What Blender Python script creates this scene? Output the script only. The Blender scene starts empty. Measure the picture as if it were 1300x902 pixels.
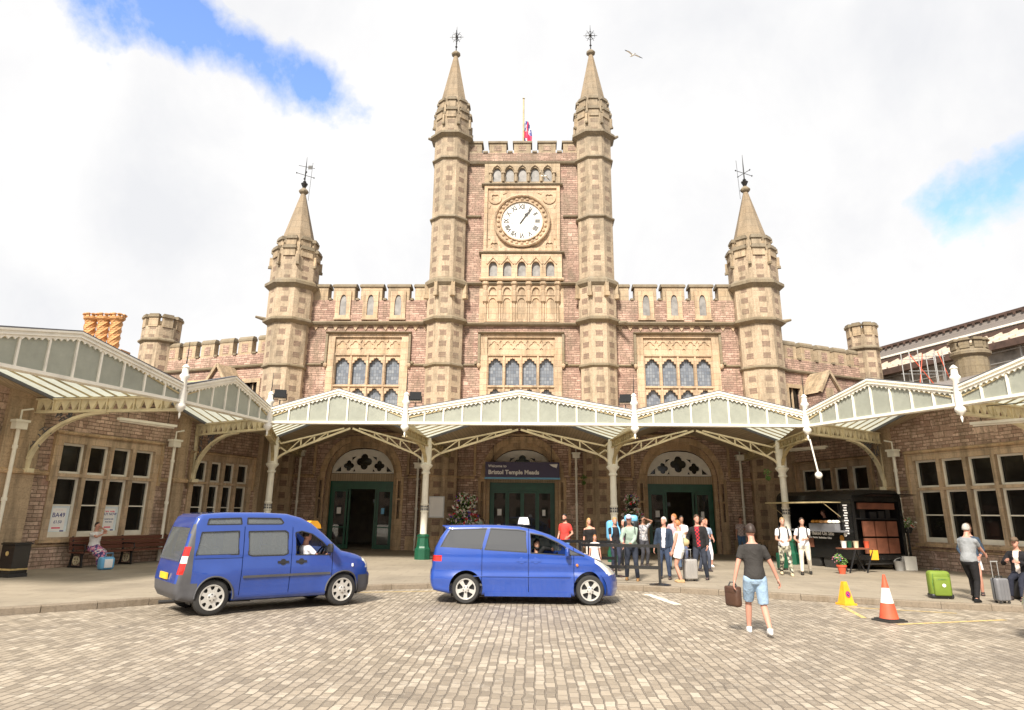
import bpy, bmesh, math, random
from mathutils import Vector, Matrix
from mathutils.geometry import tessellate_polygon
random.seed(7)
S = bpy.context.scene
COL = S.collection
PI = math.pi
rad = math.radians

# ------------------------------------------------------------------ camera
cam_data = bpy.data.cameras.new('camera')
cam = bpy.data.objects.new('camera', cam_data)
COL.objects.link(cam)
cam_data.sensor_width = 36.0
cam_data.lens = 870.0 / 1300.0 * 36.0
cam_data.shift_y = -45.0 / 1300.0
cam_data.clip_start = 0.1
cam_data.clip_end = 6000.0
cam.matrix_world = (Matrix.Translation((0.65, 0.0, 1.85)) @ Matrix.Rotation(rad(1.9), 4, 'Z')
                    @ Matrix.Rotation(rad(90 + 15.789), 4, 'X') @ Matrix.Rotation(rad(0.63), 4, 'Z'))
S.camera = cam
S.render.resolution_x, S.render.resolution_y = 1024, 710

# ------------------------------------------------------------------ exposure, world, sun
S.view_settings.view_transform = 'Standard'
S.view_settings.look = 'None'
S.view_settings.gamma = 1.0
S.view_settings.use_curve_mapping = False
S.view_settings.exposure = 1.10
SUN_EL, SUN_AZ = 43.0, 197.0        # azimuth clockwise from +Y (the facade lies towards +Y)

world = bpy.data.worlds.new('World')
S.world = world
world.use_nodes = True
wt = world.node_tree
wt.nodes.clear()
def wn(t, **k):
    n = wt.nodes.new(t)
    for a, b in k.items():
        setattr(n, a, b)
    return n
def wmath(op, a, b=None, c=None, clamp=False):
    n = wn('ShaderNodeMath', operation=op)
    n.use_clamp = clamp
    for i, v in enumerate((a, b, c)):
        if v is None:
            continue
        if isinstance(v, (int, float)):
            n.inputs[i].default_value = v
        else:
            wt.links.new(v, n.inputs[i])
    return n.outputs[0]
wout = wn('ShaderNodeOutputWorld')
wbg = wn('ShaderNodeBackground')
wbg.inputs['Strength'].default_value = 0.1
sky = wn('ShaderNodeTexSky', sky_type='NISHITA')
sky.sun_disc = False
sky.sun_elevation = rad(SUN_EL)
sky.sun_rotation = rad(SUN_AZ)
sky.air_density = 1.0
sky.dust_density = 0.6
sky.ozone_density = 2.0
tc = wn('ShaderNodeTexCoord')
sep = wn('ShaderNodeSeparateXYZ')
wt.links.new(tc.outputs['Generated'], sep.inputs[0])
nz1 = wn('ShaderNodeTexNoise')
nz1.inputs['Scale'].default_value = 4.6
nz1.inputs['Detail'].default_value = 9.0
nz1.inputs['Roughness'].default_value = 0.62
nz1.inputs['Distortion'].default_value = 0.35
wt.links.new(tc.outputs['Generated'], nz1.inputs['Vector'])
nz2 = wn('ShaderNodeTexNoise')
nz2.inputs['Scale'].default_value = 2.3
nz2.inputs['Detail'].default_value = 6.0
nz2.inputs['Roughness'].default_value = 0.55
wt.links.new(tc.outputs['Generated'], nz2.inputs['Vector'])
# gaps in the cloud layer, as directions on the sky (x, y, z, radius, strength)
GAPS = [(-.50, .64, .585, .06, 1.3), (-.455, .675, .58, .065, 1.5), (-.41, .705, .575, .05, 1.4), (-.36, .745, .56, .045, 1.3), (-.315, .77, .55, .05, 1.5),
        (-.29, .79, .54, .04, 1.2), (-.232, .82, .52, .028, .6),
        (.475, .79, .365, .035, .9), (.515, .77, .375, .05, 1.6), (.57, .73, .385, .055, 1.6), (.62, .69, .41, .05, 1.0),
        (-.45, .83, .33, .05, .5), (-.53, .73, .43, .035, .45), (-.56, .75, .36, .04, .35)]
acc = None
for gx, gy, gz, gr, gs in GAPS:
    v = Vector((gx, gy, gz)).normalized()
    d = wn('ShaderNodeVectorMath', operation='DISTANCE')
    d.inputs[1].default_value = v
    wt.links.new(tc.outputs['Generated'], d.inputs[0])
    q = wmath('DIVIDE', d.outputs['Value'], gr)
    q = wmath('POWER', q, 2.0)
    q = wmath('MULTIPLY', q, -1.0)
    q = wmath('EXPONENT', q)
    q = wmath('MULTIPLY', q, gs)
    acc = q if acc is None else wmath('ADD', acc, q)
edge = wmath('SUBTRACT', nz1.outputs['Fac'], 0.5)
edge = wmath('MULTIPLY', edge, 5.2)
nz3 = wn('ShaderNodeTexNoise')
nz3.inputs['Scale'].default_value = 14.0
nz3.inputs['Detail'].default_value = 8.0
nz3.inputs['Roughness'].default_value = 0.6
wt.links.new(tc.outputs['Generated'], nz3.inputs['Vector'])
edge = wmath('ADD', edge, wmath('MULTIPLY', wmath('SUBTRACT', nz3.outputs['Fac'], 0.5), 2.4))
gap = wmath('ADD', acc, edge)
gap = wmath('SUBTRACT', gap, 0.88)
gap = wmath('MULTIPLY', gap, 0.95, clamp=True)
gap = wmath('MULTIPLY', gap, wmath('MULTIPLY', acc, 2.5, clamp=True), clamp=True)
crp = wn('ShaderNodeValToRGB')
crp.color_ramp.elements[0].position = 0.36
crp.color_ramp.elements[0].color = (4.1, 4.13, 4.25, 1)
crp.color_ramp.elements[1].position = 0.58
crp.color_ramp.elements[1].color = (4.95, 4.9, 4.85, 1)
mixn = wmath('ADD', wmath('MULTIPLY', nz2.outputs['Fac'], 0.6), wmath('MULTIPLY', nz1.outputs['Fac'], 0.4))
wt.links.new(mixn, crp.inputs['Fac'])
skb = wn('ShaderNodeVectorMath', operation='MULTIPLY')
skb.inputs[1].default_value = (1.45, 1.5, 1.75)
wt.links.new(sky.outputs['Color'], skb.inputs[0])
wmix = wn('ShaderNodeMix', data_type='RGBA')
wt.links.new(gap, wmix.inputs['Factor'])
wt.links.new(crp.outputs['Color'], wmix.inputs['A'])
wt.links.new(skb.outputs[0], wmix.inputs['B'])
wt.links.new(wmix.outputs['Result'], wbg.inputs['Color'])
wt.links.new(wbg.outputs[0], wout.inputs['Surface'])

sun_data = bpy.data.lights.new('sun', 'SUN')
sun_data.energy = 3.7
sun_data.angle = rad(10)
sun_data.color = (1.0, 0.93, 0.82)
sun = bpy.data.objects.new('sun', sun_data)
COL.objects.link(sun)
_sd = Vector((math.sin(rad(SUN_AZ)) * math.cos(rad(SUN_EL)), math.cos(rad(SUN_AZ)) * math.cos(rad(SUN_EL)), math.sin(rad(SUN_EL))))
sun.rotation_euler = (-_sd).to_track_quat('-Z', 'Y').to_euler()
sun.location = (0, -20, 40)

# ------------------------------------------------------------------ materials
class NT:
    def __init__(s, name):
        s.m = bpy.data.materials.new(name)
        s.m.use_nodes = True
        s.t = s.m.node_tree
        s.b = s.t.nodes['Principled BSDF']
        s.out = s.t.nodes['Material Output']
    def n(s, t, **k):
        n = s.t.nodes.new(t)
        for a, b in k.items():
            if a.startswith('_'):
                n.inputs[a[1:].replace('_', ' ')].default_value = b
            else:
                setattr(n, a, b)
        return n
    def l(s, a, b):
        s.t.links.new(a, b)
    def math(s, op, a, b=None, c=None, clamp=False):
        n = s.n('ShaderNodeMath', operation=op)
        n.use_clamp = clamp
        for i, v in enumerate((a, b, c)):
            if v is None:
                continue
            if isinstance(v, (int, float)):
                n.inputs[i].default_value = v
            else:
                s.l(v, n.inputs[i])
        return n.outputs[0]
    def uv(s):
        return s.n('ShaderNodeUVMap').outputs['UV'] if False else s.n('ShaderNodeTexCoord').outputs['UV']
    def obj(s):
        return s.n('ShaderNodeTexCoord').outputs['Object']
    def geo(s):
        return s.n('ShaderNodeNewGeometry').outputs['Position']
    def noise(s, vec, scale, detail=4, rough=.55, dist=0):
        n = s.n('ShaderNodeTexNoise')
        n.inputs['Scale'].default_value = scale
        n.inputs['Detail'].default_value = detail
        n.inputs['Roughness'].default_value = rough
        n.inputs['Distortion'].default_value = dist
        if vec is not None:
            s.l(vec, n.inputs['Vector'])
        return n.outputs['Fac']
    def ramp(s, fac, stops):
        n = s.n('ShaderNodeValToRGB')
        e = n.color_ramp.elements
        while len(e) < len(stops):
            e.new(0.5)
        for i, (p, c) in enumerate(stops):
            e[i].position = p
            e[i].color = tuple(c) + (1,) if len(c) == 3 else c
        s.l(fac, n.inputs['Fac'])
        return n.outputs['Color']
    def mix(s, f, a, b, mode='MIX'):
        n = s.n('ShaderNodeMix', data_type='RGBA', blend_type=mode)
        for k, v in (('Factor', f), ('A', a), ('B', b)):
            if isinstance(v, (int, float)):
                n.inputs[k].default_value = v
            elif isinstance(v, (tuple, list)):
                n.inputs[k].default_value = tuple(v) + (1,) if len(v) == 3 else v
            else:
                s.l(v, n.inputs[k])
        return n.outputs['Result']
    def col(s, c):
        if isinstance(c, tuple):
            s.b.inputs['Base Color'].default_value = c + (1,)
        else:
            s.l(c, s.b.inputs['Base Color'])
    def rough(s, r):
        if isinstance(r, (int, float)):
            s.b.inputs['Roughness'].default_value = r
        else:
            s.l(r, s.b.inputs['Roughness'])
    def bump(s, h, dist, strength=1.0):
        n = s.n('ShaderNodeBump')
        n.inputs['Distance'].default_value = dist
        n.inputs['Strength'].default_value = strength
        s.l(h, n.inputs['Height'])
        s.l(n.outputs['Normal'], s.b.inputs['Normal'])

def plain(name, c, rough=.6, metal=0., var=.12, scale=3., coat=0., spec=None, dirt=0.):
    """one paint, cloth, plastic or metal, with slight mottling"""
    t = NT(name)
    co = t.obj()
    f = t.noise(co, scale, 5)
    k = tuple(x * (1 - var * 1.3) for x in c)
    k2 = tuple(min(1, x * (1 + var)) for x in c)
    o = t.ramp(f, [(.3, k), (.7, k2)])
    if dirt:
        g = t.noise(co, scale * .35, 8, .7)
        g = t.math('MULTIPLY', t.math('SUBTRACT', g, .48), 5.0, clamp=True)
        o = t.mix(t.math('MULTIPLY', g, dirt), o, (.10, .08, .05))
    t.col(o)
    t.rough(rough)
    t.b.inputs['Metallic'].default_value = metal
    if coat:
        t.b.inputs['Coat Weight'].default_value = coat
        t.b.inputs['Coat Roughness'].default_value = .04
    if spec is not None:
        t.b.inputs['Specular IOR Level'].default_value = spec
    return t.m

def height_weather(t, col, lo=10.0, hi=22.0, amount=.75, tint=(.25, .21, .155)):
    """grey green weathering that grows with the height of the building, broken up by noise"""
    g = t.n('ShaderNodeSeparateXYZ')
    p = t.geo()
    t.l(p, g.inputs[0])
    h = t.math('DIVIDE', t.math('SUBTRACT', g.outputs['Z'], lo), hi - lo, clamp=True)
    n = t.noise(p, .55, 6, .7)
    n2 = t.noise(p, 3.1, 5, .7)
    f = t.math('ADD', t.math('MULTIPLY', h, .8), t.math('MULTIPLY', t.math('SUBTRACT', n, .47), 2.6))
    f = t.math('ADD', f, t.math('MULTIPLY', t.math('SUBTRACT', n2, .5), 1.7))
    f = t.math('MULTIPLY', f, amount, clamp=True)
    return t.mix(f, col, tint)

def streaks(t, col, amount=.5, tint=(.15, .115, .075)):
    """soot and rain streaks running down the stone, and lichen blotches"""
    p = t.geo()
    mp = t.n('ShaderNodeMapping')
    mp.inputs['Scale'].default_value = (2.6, 2.6, .38)
    t.l(p, mp.inputs['Vector'])
    a = t.noise(mp.outputs[0], 1.0, 7, .72)
    b = t.noise(p, .33, 4, .6)
    f = t.math('MULTIPLY', t.math('SUBTRACT', a, .46), 6.5, clamp=True)
    f = t.math('MULTIPLY', f, t.math('MULTIPLY', t.math('SUBTRACT', b, .3), 5., clamp=True))
    return t.mix(t.math('MULTIPLY', f, amount), col, tint)

def stone_rubble(name, c1, c2, mort, lo=10., hi=24., amt=.6):
    t = NT(name)
    uv = t.uv()
    nx = t.n('ShaderNodeTexNoise', _Scale=2.2, _Detail=3.)
    t.l(uv, nx.inputs['Vector'])
    dv = t.n('ShaderNodeVectorMath', operation='MULTIPLY_ADD')
    t.l(nx.outputs['Color'], dv.inputs[0])
    dv.inputs[1].default_value = (.10, .055, 0)
    t.l(uv, dv.inputs[2])
    def brick(w, h, off):
        b = t.n('ShaderNodeTexBrick', offset=.5, squash=1.35, squash_frequency=3)
        b.inputs['Scale'].default_value = 1.
        b.inputs['Brick Width'].default_value = w
        b.inputs['Row Height'].default_value = h
        b.inputs['Mortar Size'].default_value = .011
        b.inputs['Mortar Smooth'].default_value = .35
        b.inputs['Color1'].default_value = (0, 0, 0, 1)
        b.inputs['Color2'].default_value = (1, 1, 1, 1)
        b.inputs['Mortar'].default_value = (.5, .5, .5, 1)
        b.inputs['Bias'].default_value = off
        t.l(dv.outputs[0], b.inputs['Vector'])
        return b
    a = brick(.31, .115, 0.)
    b2 = brick(.5, .23, .1)
    sel = t.math('GREATER_THAN', t.noise(uv, .9, 2), .60)
    val = t.mix(sel, a.outputs['Color'], b2.outputs['Color'])
    mo = t.mix(sel, a.outputs['Fac'], b2.outputs['Fac'])
    c = t.ramp(val, [(0., c1), (.35, tuple((x * .6 + y * .4) for x, y in zip(c1, c2))), (.75, c2), (1., tuple(x * 1.28 for x in c2))])
    n = t.noise(uv, 6., 6, .7)
    c = t.mix(t.math('MULTIPLY', n, .55), c, tuple(x * .62 for x in c1))
    big = t.noise(uv, .35, 4, .6)
    c = t.mix(t.math('MULTIPLY', t.math('SUBTRACT', big, .45), 1.8, clamp=True), c, tuple(x * y for x, y in zip(c2, (1.2, 1.25, 1.2))))
    c = t.mix(t.math('MULTIPLY', mo, .9), c, mort)
    c = height_weather(t, c, lo, hi, amt)
    fine = t.noise(uv, 13., 4, .75)
    c = t.mix(t.math('MULTIPLY', t.math('SUBTRACT', fine, .49), 3.8, clamp=True), c, tuple(x * .5 for x in c1))
    c = streaks(t, c, .5)
    t.col(c)
    t.rough(.9)
    hgt = t.math('ADD', t.math('MULTIPLY', t.math('SUBTRACT', 1., mo), .7), t.math('MULTIPLY', n, .8))
    t.bump(hgt, .05, .9)
    return t.m

def stone_ashlar(name, c, lo=9., hi=24., amt=.75, bw=.62, bh=.31, dark=.55):
    t = NT(name)
    uv = t.uv()
    b = t.n('ShaderNodeTexBrick', offset=.5)
    b.inputs['Scale'].default_value = 1.
    b.inputs['Brick Width'].default_value = bw
    b.inputs['Row Height'].default_value = bh
    b.inputs['Mortar Size'].default_value = .007
    b.inputs['Color1'].default_value = c + (1,)
    b.inputs['Color2'].default_value = tuple(x * y for x, y in zip(c, (.86, .80, .72))) + (1,)
    b.inputs['Mortar'].default_value = tuple(x * .62 for x in c) + (1,)
    t.l(uv, b.inputs['Vector'])
    n = t.noise(uv, 5., 6, .7)
    n2 = t.noise(uv, .8, 5, .65)
    cc = t.mix(t.math('MULTIPLY', n, .4), b.outputs['Color'], tuple(x * .72 for x in c))
    f = t.math('MULTIPLY', t.math('SUBTRACT', n2, .5), 3.2, clamp=True)
    cc = t.mix(t.math('MULTIPLY', f, dark), cc, (.19, .145, .09))
    cc = height_weather(t, cc, lo, hi, amt)
    fine = t.noise(uv, 17., 4, .75)
    cc = t.mix(t.math('MULTIPLY', t.math('SUBTRACT', fine, .5), 3.5, clamp=True), cc, tuple(x * .45 for x in c))
    cc = streaks(t, cc, .62)
    t.col(cc)
    t.rough(.85)
    t.bump(t.math('ADD', n, t.math('MULTIPLY', b.outputs['Fac'], -.6)), .02, .7)
    return t.m

def stone_turret(name, c, red, lo, hi, amt):
    """cream quoins with a darker rubble panel in the middle of each face, row by row"""
    t = NT(name)
    uv = t.uv()
    sp = t.n('ShaderNodeSeparateXYZ')
    t.l(uv, sp.inputs[0])
    w = t.noise(uv, 7., 3)
    u = t.math('ADD', t.math('ABSOLUTE', sp.outputs['X']), t.math('MULTIPLY', t.math('SUBTRACT', w, .5), .09))
    v = t.math('ADD', sp.outputs['Y'], t.math('MULTIPLY', t.math('SUBTRACT', w, .5), .07))
    fr = t.math('FRACT', t.math('DIVIDE', v, .57))
    row = t.math('FLOOR', t.math('DIVIDE', v, .57))
    wv = t.math('MULTIPLY', t.math('ABSOLUTE', t.math('SINE', t.math('MULTIPLY', row, 2.3))), .05)
    iu = t.math('LESS_THAN', u, t.math('ADD', .14, wv))
    iv = t.math('MULTIPLY', t.math('GREATER_THAN', fr, .26), t.math('LESS_THAN', fr, .74))
    ins = t.math('MULTIPLY', iu, iv)
    j = t.math('LESS_THAN', t.math('ABSOLUTE', t.math('SUBTRACT', t.math('FRACT', t.math('ADD', t.math('DIVIDE', v, .285), .04)), .5)), .025)
    n = t.noise(uv, 6., 6, .7)
    n2 = t.noise(uv, .7, 5, .65)
    base = t.mix(n, c, tuple(x * .72 for x in c))
    base = t.mix(t.math('MULTIPLY', j, .5), base, tuple(x * .5 for x in c))
    rb = t.n('ShaderNodeTexBrick')
    rb.inputs['Scale'].default_value = 1.
    rb.inputs['Brick Width'].default_value = .3
    rb.inputs['Row Height'].default_value = .1
    rb.inputs['Mortar Size'].default_value = .012
    rb.inputs['Color1'].default_value = red + (1,)
    rb.inputs['Color2'].default_value = tuple(x * .65 for x in red) + (1,)
    rb.inputs['Mortar'].default_value = tuple(x * .45 for x in red) + (1,)
    t.l(uv, rb.inputs['Vector'])
    cc = t.mix(t.math('MULTIPLY', ins, t.math('ADD', .45, t.math('MULTIPLY', n2, .9), clamp=True)), base, rb.outputs['Color'])
    f = t.math('MULTIPLY', t.math('SUBTRACT', n2, .5), 3., clamp=True)
    cc = t.mix(t.math('MULTIPLY', f, .6), cc, (.19, .145, .095))
    cc = height_weather(t, cc, lo, hi, amt)
    fine = t.noise(uv, 15., 4, .75)
    cc = t.mix(t.math('MULTIPLY', t.math('SUBTRACT', fine, .49), 3.8, clamp=True), cc, tuple(x * .42 for x in c))
    cc = streaks(t, cc, .6)
    t.col(cc)
    t.rough(.88)
    t.bump(t.math('ADD', n, t.math('MULTIPLY', ins, .8)), .035, .8)
    return t.m

def glass_leaded(name):
    t = NT(name)
    uv = t.uv()
    b = t.n('ShaderNodeTexBrick', offset=0.)
    b.inputs['Scale'].default_value = 1.
    b.inputs['Brick Width'].default_value = .13
    b.inputs['Row Height'].default_value = .17
    b.inputs['Mortar Size'].default_value = .011
    b.inputs['Color1'].default_value = (.10, .12, .15, 1)
    b.inputs['Color2'].default_value = (.30, .32, .34, 1)
    b.inputs['Mortar'].default_value = (.05, .05, .05, 1)
    t.l(uv, b.inputs['Vector'])
    n = t.noise(uv, 1.3, 3)
    t.col(t.mix(t.math('MULTIPLY', n, .8), b.outputs['Color'], (.17, .19, .23)))
    t.rough(t.math('ADD', .12, t.math('MULTIPLY', b.outputs['Fac'], .5)))
    t.bump(t.noise(uv, 9., 2), .02, .6)
    return t.m

def cobble(name):
    t = NT(name)
    p = t.geo()
    mp = t.n('ShaderNodeMapping', vector_type='POINT')
    mp.inputs['Rotation'].default_value = (0, 0, rad(90))
    t.l(p, mp.inputs['Vector'])
    nx = t.n('ShaderNodeTexNoise', _Scale=3.2, _Detail=4.)
    t.l(p, nx.inputs['Vector'])
    dv = t.n('ShaderNodeVectorMath', operation='MULTIPLY_ADD')
    t.l(nx.outputs['Color'], dv.inputs[0])
    dv.inputs[1].default_value = (.075, .075, 0)
    t.l(mp.outputs[0], dv.inputs[2])
    b = t.n('ShaderNodeTexBrick', offset=.5)
    b.inputs['Scale'].default_value = 1.
    b.inputs['Brick Width'].default_value = .215
    b.inputs['Row Height'].default_value = .118
    b.inputs['Mortar Size'].default_value = .0105
    b.inputs['Mortar Smooth'].default_value = .6
    b.inputs['Color1'].default_value = (0, 0, 0, 1)
    b.inputs['Color2'].default_value = (1, 1, 1, 1)
    b.inputs['Mortar'].default_value = (.4, .4, .4, 1)
    t.l(dv.outputs[0], b.inputs['Vector'])
    c = t.ramp(b.outputs['Color'], [(0., (.20, .165, .125)), (.4, (.33, .275, .21)), (.8, (.42, .355, .275)), (1., (.54, .47, .375))])
    n = t.noise(p, 9., 5, .65)
    c = t.mix(t.math('MULTIPLY', n, .5), c, (.27, .225, .175))
    big = t.noise(p, .45, 5, .6)
    c = t.mix(t.math('MULTIPLY', t.math('SUBTRACT', big, .46), 3.2, clamp=True), c, (.20, .165, .13))
    oil = t.noise(p, 1.7, 6, .75, .5)
    c = t.mix(t.math('MULTIPLY', t.math('SUBTRACT', oil, .56), 5., clamp=True), c, (.13, .11, .09))
    wr = t.noise(p, 2.9, 5, .7)
    c = t.mix(t.math('MULTIPLY', t.math('SUBTRACT', wr, .56), 4., clamp=True), c, (.56, .50, .42))
    c = t.mix(t.math('MULTIPLY', b.outputs['Fac'], .5), c, (.14, .115, .09))
    spk = t.math('GREATER_THAN', t.noise(p, 14., 2), .72)
    c = t.mix(t.math('MULTIPLY', spk, .5), c, (.5, .44, .36))
    t.col(c)
    t.rough(t.math('ADD', .42, t.math('MULTIPLY', n, .3)))
    hgt = t.math('ADD', t.math('MULTIPLY', t.math('SUBTRACT', 1., b.outputs['Fac']), 1.), t.math('MULTIPLY', n, .5))
    t.bump(hgt, .03, .9)
    return t.m

def paving(name):
    t = NT(name)
    p = t.geo()
    b = t.n('ShaderNodeTexBrick', offset=.5)
    b.inputs['Scale'].default_value = 1.
    b.inputs['Brick Width'].default_value = .9
    b.inputs['Row Height'].default_value = .6
    b.inputs['Mortar Size'].default_value = .008
    b.inputs['Color1'].default_value = (.32, .27, .205, 1)
    b.inputs['Color2'].default_value = (.36, .305, .235, 1)
    b.inputs['Mortar'].default_value = (.16, .135, .1, 1)
    t.l(p, b.inputs['Vector'])
    n = t.noise(p, .5, 7, .65, .4)
    n2 = t.noise(p, 12., 4, .7)
    mp = t.n('ShaderNodeMapping')
    mp.inputs['Scale'].default_value = (.35, 2.2, 1)
    t.l(p, mp.inputs['Vector'])
    st = t.noise(mp.outputs[0], 1.1, 6, .7)
    c = t.mix(t.math('MULTIPLY', t.math('SUBTRACT', n, .45), 3., clamp=True), b.outputs['Color'], (.185, .155, .12))
    c = t.mix(t.math('MULTIPLY', t.math('SUBTRACT', st, .55), 3., clamp=True), c, (.35, .30, .23))
    c = t.mix(t.math('MULTIPLY', n2, .35), c, (.17, .145, .11))
    t.col(c)
    t.rough(.72)
    t.bump(n2, .008, .5)
    return t.m

def ribbed(name, c, step=.1, axis='X', dark=.6, rough=.7):
    """boards or flutes along one uv axis"""
    t = NT(name)
    uv = t.uv()
    sp = t.n('ShaderNodeSeparateXYZ')
    t.l(uv, sp.inputs[0])
    fr = t.math('FRACT', t.math('DIVIDE', sp.outputs[axis], step))
    g = t.math('LESS_THAN', fr, .14)
    fl = t.math('FLOOR', t.math('DIVIDE', sp.outputs[axis], step))
    v = t.math('FRACT', t.math('MULTIPLY', t.math('SINE', t.math('MULTIPLY', fl, 12.9)), 43.7))
    n = t.noise(uv, 3., 6, .7)
    o = t.mix(t.math('MULTIPLY', v, .4), c, tuple(x * .6 for x in c))
    o = t.mix(t.math('MULTIPLY', n, .4), o, tuple(x * .6 for x in c))
    o = t.mix(t.math('MULTIPLY', g, dark), o, tuple(x * .25 for x in c))
    t.col(o)
    t.rough(rough)
    t.bump(g, .02, -.6)
    return t.m

def frosted(name, c, trans=.35, seam=0.):
    t = NT(name)
    co = t.geo()
    n = t.noise(co, .9, 6, .7)
    n2 = t.noise(co, 4.5, 4, .7)
    k = t.ramp(t.math('ADD', t.math('MULTIPLY', n, .6), t.math('MULTIPLY', n2, .4)), [(.3, tuple(x * .72 for x in c)), (.65, c)])
    t.col(k)
    t.rough(.35)
    tr = t.n('ShaderNodeBsdfTranslucent')
    t.l(k, tr.inputs['Color'])
    mx = t.n('ShaderNodeMixShader')
    mx.inputs[0].default_value = trans
    t.l(t.b.outputs[0], mx.inputs[1])
    t.l(tr.outputs[0], mx.inputs[2])
    t.l(mx.outputs[0], t.out.inputs['Surface'])
    return t.m

def pattern_cloth(name, cols, scale=14.):
    t = NT(name)
    v = t.n('ShaderNodeTexVoronoi', feature='F1')
    v.inputs['Scale'].default_value = scale
    t.l(t.obj(), v.inputs['Vector'])
    sp = t.n('ShaderNodeSeparateColor')
    t.l(v.outputs['Color'], sp.inputs[0])
    r = t.n('ShaderNodeValToRGB')
    r.color_ramp.interpolation = 'CONSTANT'
    e = r.color_ramp.elements
    while len(e) < len(cols):
        e.new(.5)
    for i, c in enumerate(cols):
        e[i].position = i / len(cols)
        e[i].color = c + (1,)
    t.l(sp.outputs[0], r.inputs['Fac'])
    t.col(r.outputs['Color'])
    t.rough(.85)
    return t.m

def check_cloth(name, a, b, step=.07):
    t = NT(name)
    c = t.n('ShaderNodeTexChecker')
    c.inputs['Scale'].default_value = 1 / step
    c.inputs['Color1'].default_value = a + (1,)
    c.inputs['Color2'].default_value = b + (1,)
    t.l(t.obj(), c.inputs['Vector'])
    t.col(c.outputs['Color'])
    t.rough(.85)
    return t.m

def cloth(name, c, var=.18):
    t = NT(name)
    co = t.obj()
    f = t.noise(co, 5., 4, .6, .6)
    fine = t.noise(co, 60., 2)
    t.col(t.ramp(f, [(.3, tuple(x * (1 - var) for x in c)), (.7, tuple(min(1, x * (1 + var)) for x in c))]))
    t.rough(.85)
    t.b.inputs['Specular IOR Level'].default_value = .25
    t.bump(t.math('ADD', t.math('MULTIPLY', f, 1.), t.math('MULTIPLY', fine, .1)), .045, .8)
    return t.m

def clear_glass(name, tint=(.8, .85, .85), alpha=.25, rough=.02, base=.12, ior=2.1):
    t = NT(name)
    t.col(tuple(x * base for x in tint))
    t.rough(rough)
    t.b.inputs['IOR'].default_value = ior
    tr = t.n('ShaderNodeBsdfTransparent')
    tr.inputs[0].default_value = tint + (1,)
    mx = t.n('ShaderNodeMixShader')
    mx.inputs[0].default_value = alpha
    t.l(tr.outputs[0], mx.inputs[1])
    t.l(t.b.outputs[0], mx.inputs[2])
    t.l(mx.outputs[0], t.out.inputs['Surface'])
    return t.m

M = {}
M['rubble'] = stone_rubble('rubble_upper', (.33, .195, .155), (.58, .385, .305), (.20, .13, .10), 11., 27., .85)
M['rubble_low'] = stone_rubble('rubble_lower_lightened', (.42, .26, .195), (.70, .50, .39), (.17, .115, .08), 6., 60., .35)  # same stone, colour lightened to make up for the shade under the canopy
M['ashlar'] = stone_ashlar('ashlar_cream', (.55, .425, .285), dark=.8)
M['ashlar_low'] = stone_ashlar('ashlar_honey', (.66, .47, .29), 6., 60., .3, dark=.6)
M['ashlar_peach'] = stone_ashlar('ashlar_peach', (.62, .46, .315), 12., 40., .5, dark=.45)
M['weathered'] = stone_ashlar('ashlar_weathered', (.25, .20, .125), 4., 18., .9, dark=.8)
M['spire'] = stone_ashlar('spire_stone', (.34, .26, .175), 8., 40., .6, 5., .42, dark=.7)
M['turret'] = stone_turret('turret_stone', (.56, .435, .305), (.30, .195, .145), 11.5, 29., .95)
M['turret_low'] = stone_turret('quoined_wall', (.60, .44, .285), (.30, .175, .125), 8., 40., .4)
M['leaded'] = glass_leaded('leaded_glass')
M['belfry'] = plain('louvre_grey', (.23, .22, .21), .5, var=.3)
M['dark'] = plain('dark_glass', (.012, .011, .01), .08, var=.3)
M['black'] = plain('black_iron', (.015, .014, .014), .45)
M['blackpaint'] = plain('black_gloss_paint', (.012, .012, .012), .25, coat=.3)
M['white'] = plain('white_paint', (.80, .77, .70), .45, var=.06, dirt=.12)
M['sash'] = plain('sash_white_paint', (.78, .74, .64), .45, var=.06, dirt=.1)
M['cream'] = plain('cream_ironwork_paint', (.78, .68, .46), .42, var=.1, dirt=.35)
M['creamlight'] = plain('pale_cream_paint', (.86, .82, .71), .42, var=.06, dirt=.2)
M['creamdull'] = plain('aged_cream_paint', (.50, .40, .215), .5, var=.2, dirt=.5)
M['green'] = plain('dark_green_paint', (.010, .085, .045), .35, var=.15)
M['gable_glass'] = frosted('frosted_gable_glass', (.42, .435, .37), .25)
M['roof_glass'] = frosted('obscured_roof_glass', (.64, .66, .57), .68)
M['soffit'] = ribbed('boarded_soffit', (.50, .39, .26), .12, 'X')
M['slate'] = ribbed('slate_roof', (.22, .19, .17), .25, 'Y', .3, .6)
M['lead'] = plain('roof_edge_lead', (.10, .10, .11), .5)
M['cobble'] = cobble('stone_setts')
M['paving'] = paving('pavement_flags')
M['kerb'] = stone_ashlar('kerb_granite', (.25, .205, .155), 5., 50., .1, 50., 50., dark=.5)
M['yellow'] = plain('yellow_road_paint', (.58, .42, .17), .7, var=.3, scale=8)
M['whiteline'] = plain('white_road_paint', (.66, .60, .5), .7, var=.3, scale=8)
M['sign_blue'] = plain('sign_navy', (.055, .043, .105), .4, var=.05)
M['sign_cyan'] = plain('sign_light_blue', (.16, .45, .72), .4, var=.05)
M['letter'] = plain('white_lettering', (.88, .86, .84), .5, var=.02)
M['blue_car'] = plain('royal_blue_car_paint', (.014, .058, .31), .3, var=.04, coat=1.)
M['blue_car2'] = plain('cobalt_blue_car_paint', (.013, .052, .28), .28, var=.04, coat=1.)
M['silver_car'] = plain('silver_car_paint', (.52, .53, .54), .3, .4, var=.03, coat=1.)
M['bumper'] = plain('grey_bumper_plastic', (.075, .075, .082), .55, var=.1)
M['trim'] = plain('black_trim', (.02, .02, .022), .4)
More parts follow.
